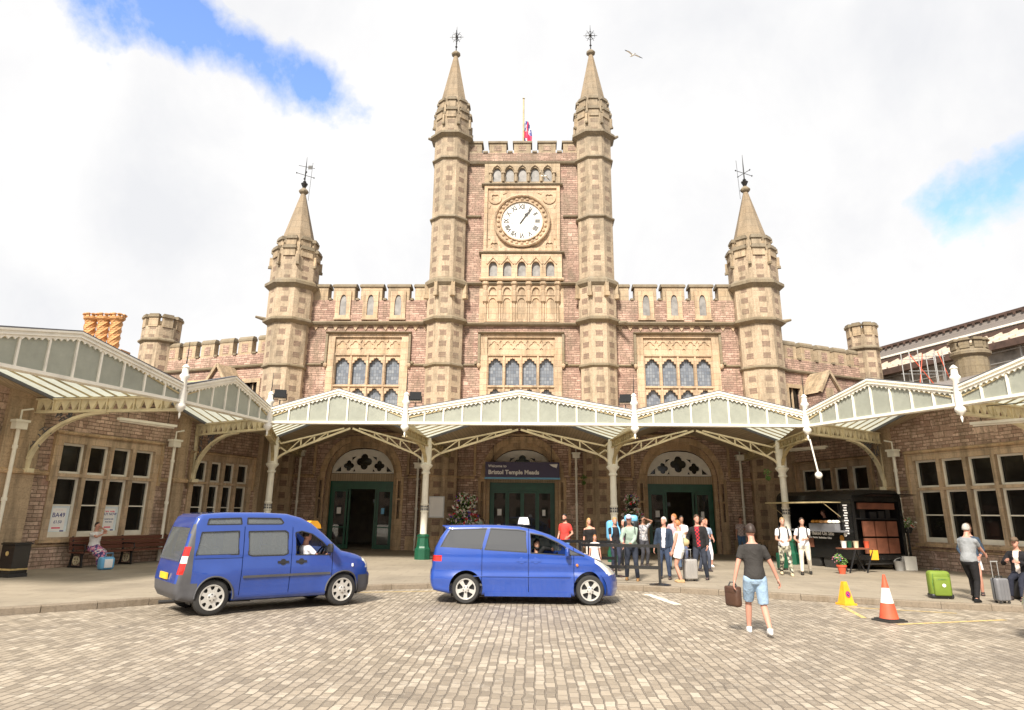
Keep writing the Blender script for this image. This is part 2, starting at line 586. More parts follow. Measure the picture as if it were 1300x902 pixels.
M['interior'] = plain('car_interior', (.10, .10, .105), .8)
M['tyre'] = plain('tyre_rubber', (.025, .024, .023), .75)
M['alloy'] = plain('wheel_silver', (.62, .61, .58), .3, .55, var=.05)
M['carglass'] = clear_glass('car_window_glass', (.8, .85, .87), .3, .03, .3, 2.6)
M['privacy'] = clear_glass('tinted_car_glass', (.14, .14, .14), .85, .03, .3, 2.6)
M['doorglass'] = clear_glass('door_glass', (.55, .58, .55), .5)
M['lampred'] = plain('red_lamp_lens', (.5, .02, .015), .2, coat=.5)
M['lampclear'] = plain('clear_lamp_lens', (.7, .68, .62), .1, coat=1.)
M['amber'] = plain('amber_lens', (.75, .22, .02), .2, coat=.5)
M['plate'] = plain('yellow_number_plate', (.75, .5, .03), .4)
M['wood'] = ribbed('bench_slats', (.15, .05, .028), .095, 'Y', .3, .5)
M['terracotta'] = plain('terracotta_boards', (.20, .072, .04), .6, var=.25)
M['orange'] = plain('orange_panel', (.5, .22, .03), .6)
M['hall'] = plain('hall_paint', (.40, .34, .27), .8)
M['bagbrown'] = plain('dark_brown_leather', (.075, .035, .02), .5)
M['leaf'] = plain('leaf_green', (.11, .22, .045), .6, var=.4, scale=20)
M['fl_white'] = plain('white_petals', (.85, .82, .72), .7)
M['fl_red'] = plain('red_petals', (.8, .04, .06), .7)
M['fl_pink'] = plain('pink_petals', (.85, .3, .4), .7)
M['fl_violet'] = plain('violet_petals', (.16, .10, .5), .7)
M['cone_red'] = plain('cone_red', (.62, .10, .045), .55, var=.15)
M['cone_white'] = plain('cone_white', (.8, .78, .74), .5)
M['cone_yellow'] = plain('cone_yellow', (.82, .38, .02), .5)
M['rubber'] = plain('rubber_black', (.03, .028, .026), .7)
M['lime'] = plain('lime_suitcase_fabric', (.15, .215, .02), .7, var=.15)
M['greycase'] = plain('grey_suitcase_shell', (.17, .17, .18), .4)
M['silvercase'] = plain('silver_suitcase_shell', (.42, .40, .38), .35, .35)
M['steel'] = plain('galvanised_steel', (.45, .45, .44), .4, .6)
M['brickorange'] = plain('orange_terracotta_chimney', (.58, .31, .13), .8, var=.3, scale=6)
M['asphalt'] = plain('distant_asphalt', (.06, .06, .06), .9)
M['mesh'] = plain('netting_grey', (.27, .25, .225), .8, var=.4, scale=1.2)
M['roofpale'] = ribbed('pale_ribbed_roof', (.62, .52, .42), .7, 'X', .4, .5)
M['rust'] = plain('rusty_beam', (.085, .05, .038), .8, var=.3)
M['poster'] = plain('poster_paper', (.72, .80, .84), .5, var=.1)
M['p_blue'] = plain('poster_blue', (.03, .04, .22), .5)
M['p_pink'] = plain('poster_red', (.75, .05, .12), .5)
M['tube'] = plain('lamp_tube_white', (.75, .7, .6), .4)
SKINS = {'pale': plain('pale_skin', (.50, .28, .20), .55, var=.07), 'tan': plain('tanned_skin', (.36, .19, .125), .55, var=.07),
         'pink': plain('flushed_skin', (.54, .27, .195), .55, var=.07)}
# ------------------------------------------------------------------ mesh helpers
class Frame:
    """s along a wall, d out of the wall towards the forecourt, z up"""
    def __init__(s, ox, oy, dx, dy, oz=0.):
        l = math.hypot(dx, dy)
        s.o = Vector((ox, oy, oz)); s.a = Vector((dx / l, dy / l, 0)); s.n = Vector((dy / l, -dx / l, 0))
    def __call__(s, a, d, z):
        return s.o + s.a * a + s.n * d + Vector((0, 0, z))
class Flip(Frame):
    def __init__(s, *k):
        Frame.__init__(s, *k); s.n = -s.n
ID = lambda a, b, c: Vector((a, b, c))

class MB:
    def __init__(s, fr=None):
        s.v = []; s.f = []; s.mi = []; s.uv = []; s.fr = fr or ID
    def face(s, pts, mi=0, uv=None, raw=False):
        b = len(s.v)
        s.v += [Vector(p) if raw else s.fr(*p) for p in pts]
        s.f.append(tuple(range(b, b + len(pts)))); s.mi.append(mi); s.uv.append(uv)
    def box(s, x0, x1, y0, y1, z0, z1, mi=0):
        p = [s.fr(x, y, z) for x in (x0, x1) for y in (y0, y1) for z in (z0, z1)]
        b = len(s.v); s.v += p
        for q in ((0, 1, 3, 2), (4, 6, 7, 5), (0, 4, 5, 1), (2, 3, 7, 6), (0, 2, 6, 4), (1, 5, 7, 3)):
            s.f.append(tuple(b + i for i in q)); s.mi.append(mi); s.uv.append(None)
    def beam(s, p, q, w, h, mi=0, up=(0, 0, 1), raw=False):
        """box section between two points"""
        P = Vector(p) if raw else s.fr(*p); Q = Vector(q) if raw else s.fr(*q)
        t = (Q - P)
        if t.length < 1e-6: return
        t.normalize(); u = Vector(up)
        if abs(t.dot(u)) > .98: u = Vector((0, 1, 0)) if abs(t.y) < .9 else Vector((1, 0, 0))
        r = t.cross(u).normalized(); u = r.cross(t).normalized()
        b = len(s.v)
        for e in (P, Q):
            for a, c in ((-1, -1), (1, -1), (1, 1), (-1, 1)):
                s.v.append(e + r * a * w / 2 + u * c * h / 2)
        for k in range(4):
            s.f.append((b + k, b + (k + 1) % 4, b + 4 + (k + 1) % 4, b + 4 + k)); s.mi.append(mi); s.uv.append(None)
        s.f.append((b, b + 1, b + 2, b + 3)); s.f.append((b + 7, b + 6, b + 5, b + 4)); s.mi += [mi, mi]; s.uv += [None, None]
    def tube(s, pts, r, mi=0, n=8, raw=False, caps=True):
        P = [Vector(p) if raw else s.fr(*p) for p in pts]
        rr = r if isinstance(r, (list, tuple)) else [r] * len(P)
        b = len(s.v); prev = None
        for i, c in enumerate(P):
            t = (P[min(i + 1, len(P) - 1)] - P[max(i - 1, 0)]).normalized()
            if prev is None:
                u = Vector((0, 0, 1)) if abs(t.z) < .9 else Vector((1, 0, 0))
                x = t.cross(u).normalized()
            else:
                x = (prev - t * prev.dot(t)).normalized()
            y = t.cross(x); prev = x
            for k in range(n):
                a = 2 * PI * k / n
                s.v.append(c + (x * math.cos(a) + y * math.sin(a)) * rr[i])
        for i in range(len(P) - 1):
            for k in range(n):
                s.f.append((b + i * n + k, b + i * n + (k + 1) % n, b + (i + 1) * n + (k + 1) % n, b + (i + 1) * n + k)); s.mi.append(mi); s.uv.append(None)
        if caps:
            s.f.append(tuple(b + k for k in range(n))[::-1]); s.f.append(tuple(b + (len(P) - 1) * n + k for k in range(n))); s.mi += [mi, mi]; s.uv += [None, None]
    def lathe(s, c, prof, n=12, mi=0, sx=1., sy=1., rot=None, raw=False, cuv=False, axis=None, caps=True):
        """rings (radius, height) round a vertical axis at c; for n == 8 radius is half the flat-to-flat width"""
        C = Vector(c) if raw else s.fr(*c)
        b = len(s.v); k8 = 1 / math.cos(PI / n) if cuv else 1.
        off = PI / n if rot is None else rot
        for r, z in prof:
            for k in range(n):
                a = 2 * PI * k / n + off
                p = Vector((math.cos(a) * r * k8 * sx, math.sin(a) * r * k8 * sy, z))
                s.v.append(C + (axis @ p if axis is not None else p))
        for i in range(len(prof) - 1):
            for k in range(n):
                s.f.append((b + i * n + k, b + i * n + (k + 1) % n, b + (i + 1) * n + (k + 1) % n, b + (i + 1) * n + k)); s.mi.append(mi)
                if cuv:
                    h0 = prof[i][0] * math.tan(PI / n); h1 = prof[i + 1][0] * math.tan(PI / n)
                    z0, z1 = C.z + prof[i][1], C.z + prof[i + 1][1]
                    s.uv.append([(-h0, z0), (h0, z0), (h1, z1), (-h1, z1)])
                else: s.uv.append(None)
        if caps: s.f.append(tuple(b + k for k in range(n))[::-1]); s.f.append(tuple(b + (len(prof) - 1) * n + k for k in range(n))); s.mi += [mi, mi]; s.uv += [None, None]
    def plate(s, outer, holes, d0, d1, mi=0):
        """flat panel in the wall plane (s, z) with holes, from depth d0 (front) back to d1"""
        loops = [[Vector((p[0], p[1], 0)) for p in l] for l in [outer] + holes]
        flat = [p for l in loops for p in l]
        tris = tessellate_polygon(loops)
        b = len(s.v)
        s.v += [s.fr(p.x, d0, p.y) for p in flat]; nb = len(flat)
        s.v += [s.fr(p.x, d1, p.y) for p in flat]
        for t in tris:
            s.f.append((b + t[0], b + t[1], b + t[2])); s.f.append((b + nb + t[2], b + nb + t[1], b + nb + t[0])); s.mi += [mi, mi]; s.uv += [None, None]
        o = b
        for l in loops:
            n = len(l)
            for i in range(n):
                j = (i + 1) % n
                s.f.append((o + i, o + j, o + nb + j, o + nb + i)); s.mi.append(mi); s.uv.append(None)
            o += n
    def add(s, other):
        b = len(s.v); s.v += other.v; s.f += [tuple(b + i for i in f) for f in other.f]; s.mi += other.mi; s.uv += other.uv
    def mesh(s, name, mats, smooth=False, merge=True):
        me = bpy.data.meshes.new(name)
        me.from_pydata([tuple(v) for v in s.v], [], s.f)
        mats = mats if isinstance(mats, (list, tuple)) else [mats]
        for m in mats: me.materials.append(M[m] if isinstance(m, str) else m)
        me.polygons.foreach_set('material_index', s.mi)
        ul = me.uv_layers.new(name='UVMap')
        for i, p in enumerate(me.polygons):
            if s.uv[i]:
                for k, li in enumerate(p.loop_indices): ul.data[li].uv = s.uv[i][k]
        bm = bmesh.new(); bm.from_mesh(me)
        if merge: bmesh.ops.remove_doubles(bm, verts=bm.verts, dist=1e-5)
        bmesh.ops.recalc_face_normals(bm, faces=bm.faces)
        bm.to_mesh(me); bm.free()
        box_uv(me, s.uv if len(me.polygons) == len(s.uv) else None)
        if smooth:
            me.polygons.foreach_set('use_smooth', [True] * len(me.polygons))
            if smooth is not True: me.set_sharp_from_angle(angle=rad(smooth))
        return me
    def build(s, name, mats, parent=None, smooth=False, **k):
        return link(name, s.mesh(name, mats, smooth, **k), parent)

def box_uv(me, keep=None):
    ul = me.uv_layers['UVMap'] if 'UVMap' in me.uv_layers else me.uv_layers.new(name='UVMap')
    for i, p in enumerate(me.polygons):
        if keep and keep[i]: continue
        n = p.normal
        if abs(n.z) > .8 or (n.x == 0 and n.y == 0):
            for li in p.loop_indices:
                c = me.vertices[me.loops[li].vertex_index].co; ul.data[li].uv = (c.x, c.y)
        else:
            l = math.hypot(n.x, n.y); tx, ty = -n.y / l, n.x / l
            for li in p.loop_indices:
                c = me.vertices[me.loops[li].vertex_index].co; ul.data[li].uv = (c.x * tx + c.y * ty, c.z)

def link(name, data, parent=None):
    o = bpy.data.objects.new(name, data); COL.objects.link(o)
    if parent is not None: o.parent = parent
    return o
def tag(o, label=None, cat=None, group=None, kind=None):
    for k, v in (('label', label), ('category', cat), ('group', group), ('kind', kind)):
        if v: o[k] = v
    return o
def thing(name, label, cat, loc=(0, 0, 0), rz=0., group=None):
    o = bpy.data.objects.new(name, None); COL.objects.link(o)
    o.location = loc; o.rotation_euler = (0, 0, rz); o.empty_display_size = .2
    return tag(o, label, cat, group)
def copy_tree(o, parent=None, loc=None, rz=None):
    c = o.copy(); COL.objects.link(c); c.parent = parent
    if loc is not None: c.location = loc
    if rz is not None: c.rotation_euler = (0, 0, rz)
    for ch in list(o.children): copy_tree(ch, c)
    return c
def baked(o):
    """mesh of an object with its modifiers applied"""
    dg = bpy.context.evaluated_depsgraph_get()
    dg.update()
    return bpy.data.meshes.new_from_object(o.evaluated_get(dg))
def text_mesh(body, size, mat, depth=.004, align='LEFT', bold=0., shear=0.):
    cu = bpy.data.curves.new('lettering', 'FONT'); cu.body = body; cu.size = size; cu.extrude = depth; cu.align_x = align; cu.offset = bold; cu.shear = shear
    cu.resolution_u = 2
    o = bpy.data.objects.new('lettering', cu); COL.objects.link(o)
    me = baked(o); COL.objects.unlink(o); bpy.data.objects.remove(o)
    me.materials.clear(); me.materials.append(M[mat] if isinstance(mat, str) else mat)
    return me
def text_on(name, body, size, fr, a, d, z, mat='letter', parent=None, **k):
    """lettering standing on the wall plane of a frame"""
    o = link(name, text_mesh(body, size, mat, **k), parent)
    n = fr.n; x = fr.a
    if x.cross(Vector((0, 0, 1))).dot(n) < 0: x = -x      # keep the writing readable from outside
    m = Matrix((x, Vector((0, 0, 1)), n)).transposed().to_4x4()
    o.matrix_local = Matrix.Translation(fr(a, d, z)) @ m
    return o
def arc(cx, cz, r, a0, a1, n):
    return [(cx + r * math.cos(rad(a0 + (a1 - a0) * i / n)), cz + r * math.sin(rad(a0 + (a1 - a0) * i / n))) for i in range(n + 1)]
def pointed(c, w, z0, zs, zt, n=5):
    """outline of a pointed opening: centre c, width w, sill z0, springing zs, apex zt"""
    h = w / 2; pts = [(c - h, z0), (c + h, z0)]
    for i in range(n + 1):
        t = i / n; pts.append((c + h * math.cos(t * PI / 2) ** .8 if t < 1 else c, zs + (zt - zs) * math.sin(t * PI / 2) ** 1.15))
    for i in range(n - 1, -1, -1):
        t = i / n; pts.append((c - h * math.cos(t * PI / 2) ** .8, zs + (zt - zs) * math.sin(t * PI / 2) ** 1.15))
    return pts
def cusped(c, w, z0, zs, zt):
    """light with a cusped head (five lobes)"""
    h = w / 2; H = zt - zs
    p = [(c - h, z0), (c + h, z0), (c + h, zs)]
    for x, z in ((.98, .22), (.72, .30), (.70, .55), (.40, .60), (.30, .88), (.08, .86), (0, 1.)): p.append((c + h * x, zs + H * z))
    for x, z in ((.08, .86), (.30, .88), (.40, .60), (.70, .55), (.72, .30), (.98, .22)): p.append((c - h * x, zs + H * z))
    p.append((c - h, zs))
    return p
def quatrefoil(cx, cz, r, n=4, rot=45, seg=5):
    pts = []
    for k in range(n):
        a = rot + k * 360 / n
        ox, oz = cx + r * .52 * math.cos(rad(a)), cz + r * .52 * math.sin(rad(a))
        for i in range(seg + 1):
            b = a - 95 + 190 * i / seg; pts.append((ox + r * .46 * math.cos(rad(b)), oz + r * .46 * math.sin(rad(b))))
    return pts
def circ(cx, cz, r, n=16):
    return [(cx + r * math.cos(2 * PI * i / n), cz + r * math.sin(2 * PI * i / n)) for i in range(n)]
def rect(x0, x1, z0, z1): return [(x0, z0), (x1, z0), (x1, z1), (x0, z1)]

def wall(mb, s0, s1, z0, z1, holes, d=0., depth=.35, mi=0, mr=None):
    """wall face with rectangular holes and their reveals"""
    ss = sorted({s0, s1} | {h[0] for h in holes} | {h[1] for h in holes}); zz = sorted({z0, z1} | {h[2] for h in holes} | {h[3] for h in holes})
    ss = [x for x in ss if s0 <= x <= s1]; zz = [x for x in zz if z0 <= x <= z1]
    for i in range(len(ss) - 1):
        for j in range(len(zz) - 1):
            a, b, c, e = ss[i], ss[i + 1], zz[j], zz[j + 1]; m, k = (a + b) / 2, (c + e) / 2
            if any(h[0] < m < h[1] and h[2] < k < h[3] for h in holes): continue
            mb.face([(a, d, c), (b, d, c), (b, d, e), (a, d, e)], mi)
    for a, b, c, e in holes:
        q = mi if mr is None else mr
        mb.face([(a, d, c), (a, d - depth, c), (a, d - depth, e), (a, d, e)], q)
        mb.face([(b, d, c), (b, d - depth, c), (b, d - depth, e), (b, d, e)], q)
        mb.face([(a, d, e), (b, d, e), (b, d - depth, e), (a, d - depth, e)], q)
        if c > z0 + .01: mb.face([(a, d, c), (b, d, c), (b, d - depth, c), (a, d - depth, c)], q)
def string(mb, s0, s1, z, h=.2, d=.14, mi=0, base=0.):
    """moulded string course: sloped top"""
    P = [(base, z), (base + d * .75, z + h * .12), (base + d, z + h * .45), (base + d, z + h * .6), (base, z + h)]
    for i in range(len(P) - 1):
        (a, b), (c, e) = P[i], P[i + 1]
        mb.face([(s0, a, b), (s1, a, b), (s1, c, e), (s0, c, e)], mi)
    for s in (s0, s1): mb.face([(s, a, b) for a, b in P], mi)
def merlons(mb, cs, w, z0, z1, d0, d1, zg, cap=.22, over=.07, mi=0, mc=1, panel=None):
    """row of merlons with moulded caps; the dips between them carry a sloped cap too"""
    for c in cs:
        mb.box(c - w / 2, c + w / 2, d1, d0, z0, z1 - cap, mi)
        a, b = c - w / 2 - over, c + w / 2 + over
        f, g = d0 + over, d1 - over; zc = z1 - cap
        mb.box(a, b, g, f, zc, zc + cap * .45, mc)
        t = [(a, f, zc + cap * .45), (b, f, zc + cap * .45), (b, g, zc + cap * .45), (a, g, zc + cap * .45)]
        m = (f + g) / 2
        u = [(a + .02, m + .1, z1), (b - .02, m + .1, z1), (b - .02, m - .1, z1), (a + .02, m - .1, z1)]
        mb.face(u, mc)
        for k in range(4): mb.face([t[k], t[(k + 1) % 4], u[(k + 1) % 4], u[k]], mc)
        if panel is not None:
            mb.box(c - w * .22, c + w * .22, d0, d0 + .012, z0 + .12, z1 - cap - .16, panel)
# ------------------------------------------------------------------ ground
FA = Frame(0, 34, 1, 0)                     # main front
WL = Frame(-13.35, 23.2, .335, 1)           # left range
WR = Flip(15.1, 24.8, -.335, 1)             # right range
UL = Flip(-12, 34.3, -.948, .318)           # high block behind the left range
UR = Frame(12.2, 34.85, .9, .437)           # high block behind the right range

mb = MB(); mb.box(-2500, 2500, -2500, 2500, -.3, -.012)
tag(mb.build('ground', 'asphalt'), kind='structure')
mb = MB(); mb.face([(-70, -40, 0), (70, -40, 0), (70, 40, 0), (-70, 40, 0)])
tag(mb.build('road', 'cobble'), kind='structure')

KERB = [(-20, -2), (-15.5, 5.0), (-12.6, 9.2), (-10.6, 11.5), (-8.7, 13.0), (-6.9, 14.75), (-5.0, 16.75), (-2.9, 18.05), (-.5, 18.75), (1.6, 18.85), (3.7, 18.45),
        (6.5, 17.15), (8.6, 16.2), (10.7, 15.5), (13.5, 14.6), (17, 13.2), (24, 9)]
def catmull(P, n=6):
    out = []
    for i in range(len(P) - 1):
        a = P[max(i - 1, 0)]; b = P[i]; c = P[i + 1]; d = P[min(i + 2, len(P) - 1)]
        for k in range(n):
            t = k / n
            out.append(tuple(.5 * (2 * b[j] + (c[j] - a[j]) * t + (2 * a[j] - 5 * b[j] + 4 * c[j] - d[j]) * t * t + (3 * b[j] - a[j] - 3 * c[j] + d[j]) * t ** 3) for j in (0, 1)))
    out.append(P[-1]); return out
KC = catmull(KERB)
loop = [Vector((x, y, 0)) for x, y in KC] + [Vector((50, 9, 0)), Vector((50, 40, 0)), Vector((-50, 40, 0)), Vector((-50, -2, 0))]
mb = MB(); mb.v = [Vector((p.x, p.y, .12)) for p in loop]
for t in tessellate_polygon([loop]): mb.f.append(tuple(t)); mb.mi.append(0); mb.uv.append(None)
tag(mb.build('pavement', 'paving', merge=False), kind='structure')
# kerb stones, laid end to end
mb = MB(); dist = 0.; cur = [Vector(KC[0])]
pts = [Vector(p) for p in KC]; seg = []; stones = []
L = .92; acc_l = 0.; last = pts[0]; st = pts[0]
for p in pts[1:]:
    while (p - last).length + acc_l >= L:
        t = (L - acc_l) / (p - last).length; q = last + (p - last) * t; stones.append((st, q)); st = q; last = q; acc_l = 0.
    acc_l += (p - last).length; last = p
for a, b in stones:
    t = (b - a).normalized(); n = Vector((t.y, -t.x)); j = .003 + random.random() * .004; a2 = a + t * j; b2 = b - t * j; h = .128 + random.random() * .008; o = n * (.012 + random.random() * .008)
    P = [a2 + o, b2 + o, b2 - n * .16, a2 - n * .16]
    top = [(q.x, q.y, h) for q in P]; bot = [(q.x, q.y, -.02) for q in P]; r = .015
    top[0] = (P[0].x - n.x * r, P[0].y - n.y * r, h); top[1] = (P[1].x - n.x * r, P[1].y - n.y * r, h)
    md = [(P[0].x, P[0].y, h - .02), (P[1].x, P[1].y, h - .02)]
    mb.face(top); mb.face([top[0], top[1], md[1], md[0]]); mb.face([md[0], md[1], bot[1], bot[0]])
    mb.face([top[0], md[0], bot[0], bot[3], top[3]]); mb.face([top[1], md[1], bot[1], bot[2], top[2]])
tag(mb.build('kerb', 'kerb', merge=False), kind='structure')
def stripe(pts, w, m):
    mb = MB()
    for (a, b), (c, d) in zip(pts, pts[1:]):
        t = Vector((c - a, d - b)).normalized(); n = Vector((t.y, -t.x)) * w / 2; k = max(1, int(math.hypot(c - a, d - b) / .5))
        for i in range(k):
            p = Vector((a, b)).lerp(Vector((c, d)), i / k); q = Vector((a, b)).lerp(Vector((c, d)), (i + 1) / k)
            mb.face([(p.x + n.x, p.y + n.y, .004), (q.x + n.x, q.y + n.y, .004), (q.x - n.x, q.y - n.y, .004), (p.x - n.x, p.y - n.y, .004)])
    return mb.build('road_marking', m)
for pts_, w_, m_ in (([(7.3, 16.1), (6.95, 14.3)], .1, 'yellow'), ([(7.25, 15.95), (9.2, 15.2)], .08, 'yellow'), ([(7.2, 13.55), (9.6, 14.35)], .1, 'yellow'),
                     ([(9.3, 12.7), (11.6, 13.7)], .1, 'yellow'), ([(3.4, 17.9), (3.75, 15.9)], .2, 'whiteline'),
                     ([(-3.6, 17.3), (-.2, 18.35), (1.6, 18.5)], .08, 'yellow')):
    tag(stripe(pts_, w_, m_), kind='structure')

# ------------------------------------------------------------------ station building
B = thing('station_building', 'pinkish stone station with central clock tower, four spired turrets and battlements', 'station')
STONE = ['rubble', 'ashlar', 'weathered']
DOORS = (-7.75, .1, 7.72)
mb = MB(FA)
wall(mb, -12, 12, -.1, 5.6, [(c - 2.1, c + 2.1, -.1, 5.45) for c in DOORS], depth=.7)
for s0, s1 in ((-12, -9.9), (-5.6, -2.05), (2.25, 5.55), (9.9, 12)):
    string(mb, s0, s1, 3.42, .17, .1, 1)
    mb.box(s0, s1, 0, .07, -.1, .75, 1)
mb.build('wall', ['rubble_low', 'ashlar_low'], B)
WINC = (-7.84, 0., 7.9)
mb = MB(FA)
wall(mb, -12, 12, 5.6, 11.13, [(c - 1.8, c + 1.8, 6.1, 10.5) for c in WINC], depth=.4)
wall(mb, -3.4, 3.4, 11.13, 20.5, [])
for s in (-3.4, 3.4): mb.face([(s, 0, 11), (s, -7, 11), (s, -7, 20.45), (s, 0, 20.45)])
mb.face([(-3.4, -7, 11), (3.4, -7, 11), (3.4, -7, 20.45), (-3.4, -7, 20.45)])
mb.face([(-3.4, 0, 20.5), (3.4, 0, 20.5), (3.4, -7, 20.5), (-3.4, -7, 20.5)], 2)
mb.face([(-12, -.5, 11.3), (12, -.5, 11.3), (12, -12, 11.3), (-12, -12, 11.3)], 2)
for s in (-12, 12): mb.face([(s, 0, 0), (s, -12, 0), (s, -12, 11.3), (s, 0, 11.3)])
mb.face([(-12, -12, 0), (12, -12, 0), (12, -12, 11.3), (-12, -12, 11.3)])
mb.build('upper_wall', STONE, B)
mb = MB(FA)
for s0, s1 in ((-11, -4.7), (4.7, 11)):
    string(mb, s0, s1, 11.12, .26, .26, 0)
    cw = -7.84 if s0 < 0 else 7.9
    string(mb, s0, cw - 2.2, 9.0, .13, .1, 0); string(mb, cw + 2.2, s1, 9.0, .13, .1, 0)
    k = s0 + .35
    while k < s1 - .2:
        mb.face([(k - .16, .05, 11.12), (k + .16, .05, 11.12), (k, .05, 10.86)], 1); mb.face([(k - .16, 0, 11.12), (k - .16, .05, 11.12), (k, .05, 10.86), (k, 0, 10.86)], 1)
        mb.face([(k + .16, 0, 11.12), (k + .16, .05, 11.12), (k, .05, 10.86), (k, 0, 10.86)], 1); k += .52
string(mb, -3.05, 3.05, 11.1, .22, .24, 0); string(mb, -3.05, 3.05, 13.3, .2, .24, 0)
for s0, s1 in ((-3.05, -2.2), (2.2, 3.05)): string(mb, s0, s1, 9.0, .13, .1, 0); string(mb, s0, s1, 17.15, .17, .14, 0)
string(mb, -3.05, 3.05, 20.3, .22, .2, 0)
mb.build('string_course', ['weathered', 'ashlar_peach'], B)

def parapet(fr, s0, s1, z0, z1, z2, cents, w, depth, parent, dd=.03, panels=True, over=.07):
    mb = MB(fr)
    mb.box(s0, s1, -depth, dd, z0, z1, 0)
    cs = sorted(cents); ed = [s0] + [x for c in cs for x in (c - w / 2, c + w / 2)] + [s1]
    for i in range(0, len(ed), 2):
        a, b = ed[i], ed[i + 1]
        if b - a > .06: mb.box(a + .075, b - .075, -depth - .05, dd + .06, z1, z1 + .1, 1)
    merlons(mb, cs, w, z1, z2, dd, -depth, z1, .24, over, 2, 1, 0 if panels else None)
    return mb.build('battlement', ['rubble', 'weathered', 'ashlar'], parent)
parapet(FA, -11, -4.7, 11.36, 12.5, 13.46, [-10.72, -9.3, -7.86, -6.42, -5.0], 1.12, .6, B, panels=False)
parapet(FA, 4.7, 11, 11.36, 12.5, 13.46, [10.72, 9.3, 7.86, 6.42, 5.0], 1.12, .6, B, panels=False)
parapet(FA, -3.05, 3.05, 20.51, 21.0, 21.83, [-2.72, -1.36, 0, 1.36, 2.72], .94, .55, B, .12)
for c in (-9.3, -7.86, -6.42, 9.3, 7.86, 6.42):
    mb = MB(FA)
    mb.plate(rect(c - .4, c + .4, 11.5, 12.98), [pointed(c, .36, 11.66, 12.3, 12.78)], .12, .035, 0)
    mb.box(c - .44, c + .44, .035, .16, 11.42, 11.5, 0)
    w_ = mb.build('window', 'ashlar_peach', B)
    m2 = MB(FA); m2.box(c - .19, c + .19, .031, .045, 11.64, 12.8); m2.build('pane', 'belfry', w_)

def tracery_band(mb, c, w, z0, z1, n, d0, d1, mi):
    """panel pierced by quatrefoils set in interlacing arches"""
    p = w / n; zc = (z0 + z1) / 2 - .02; r = min(p, z1 - z0) * .40; holes = []
    for i in range(n):
        x = c - w / 2 + p * (i + .5); holes.append(quatrefoil(x, zc, r, 4, 0, 4))
        if i < n - 1:
            x += p / 2; holes.append([(x, zc + r * 1.15), (x - p * .13, zc + r * .62), (x, zc + r * .3), (x + p * .13, zc + r * .62)])
            holes.append([(x, zc - r * 1.15), (x - p * .13, zc - r * .62), (x, zc - r * .3), (x + p * .13, zc - r * .62)])
    mb.plate(rect(c - w / 2, c + w / 2, z0, z1), holes, d0, d1, mi)

def great_window(c):
    mb = MB(FA)
    mb.plate(rect(c - 2.08, c + 2.08, 5.9, 10.66), [rect(c - 1.72, c + 1.72, 6.2, 10.5)], .07, -.1, 0)
    # hood mould
    string(mb, c - 2.2, c + 2.2, 10.66, .16, .24, 1, .02)
    for s in (-1, 1):
        x = c + s * 2.14; mb.box(x - .06, x + .06, 0, .17, 9.15, 10.66, 1); mb.box(x - .06 + s * .16, x + .06 + s * .16, 0, .17, 9.1, 9.22, 1)
        mb.lathe((x, .1, 9.0), [(.02, -.12), (.09, -.04), (.1, .08), (.05, .16)], 6, 0)
    tracery_band(mb, c, 3.44, 9.66, 10.5, 5, -.04, -.09, 0)
    mb.box(c - 1.72, c + 1.72, -.24, -.085, 9.6, 10.5, 0)
    mb.box(c - 1.76, c + 1.76, -.3, .02, 9.56, 9.66, 0)
    lights = []
    for k in range(4):
        x = c + (-1.5 + k) * .86
        lights += [cusped(x, .71, 8.05, 9.08, 9.47), cusped(x, .71, 6.3, 7.5, 7.9)]
    mb.plate(rect(c - 1.72, c + 1.72, 6.2, 9.56), lights, -.06, -.22, 0)
    for k in range(5): mb.beam((c + (-2 + k) * .86, -.04, 6.2), (c + (-2 + k) * .86, -.04, 9.56), .09, .09, 0)
    mb.box(c - 1.72, c + 1.72, -.08, .02, 7.94, 8.02, 0)
    w_ = mb.build('window', ['ashlar_peach', 'weathered', 'rubble'], B)
    m2 = MB(FA); m2.box(c - 1.72, c + 1.72, -.27, -.25, 6.2, 9.56); m2.build('pane', 'leaded', w_)
for c in WINC: great_window(c)

# tower front: corbelled stage, arcade, clock panel, belfry
mb = MB(FA)
for k in range(6):
    x = -1.875 + .75 * k
    mb.lathe((x, .06, 0), [(.02, 12.28), (.15, 12.42), (.15, 12.95), (.11, 13.0), (.17, 13.3), (.24, 13.34), (.24, 13.44), (.12, 13.56), (.1, 14.98)], 8, 0)
    mb.box(x - .05, x + .05, 0, .1, 11.32, 12.4, 0)
for k in range(5):
    x = -1.5 + .75 * k
    mb.plate([(x - .3, 12.75), (x + .3, 12.75), (x + .3, 13.3), (x - .3, 13.3)], [pointed(x, .4, 12.78, 12.9, 13.2)], .1, .02, 0)
    mb.plate(rect(x - .3, x + .3, 11.34, 12.75), [pointed(x, .42, 11.5, 12.3, 12.62)], .06, .003, 0)
mb.box(-2.2, 2.2, 0, .003, 11.3, 13.3, 0)
mb.build('corbel_table', ['ashlar_peach'], B)
mb = MB(FA)
mb.plate(rect(-2.12, 2.12, 13.5, 15.0), [pointed(-1.5 + .75 * k, .45, 13.76, 14.28, 14.6, 4) for k in range(5)], .2, 0, 0)
for k in range(5):
    x = -1.5 + .75 * k
    for s in (-1, 1): mb.beam((x + s * .33, .22, 14.45), (x, .22, 14.86), .06, .07, 0)
string(mb, -2.25, 2.25, 15.0, .2, .3, 1, .0); string(mb, -2.2, 2.2, 13.5, .2, .14, 0, .2)
w_ = mb.build('arcade_window', ['ashlar_peach', 'weathered'], B)
m2 = MB(FA); m2.box(-2.0, 2.0, .004, .02, 13.7, 14.7); m2.build('pane', 'belfry', w_)
mb = MB(FA)
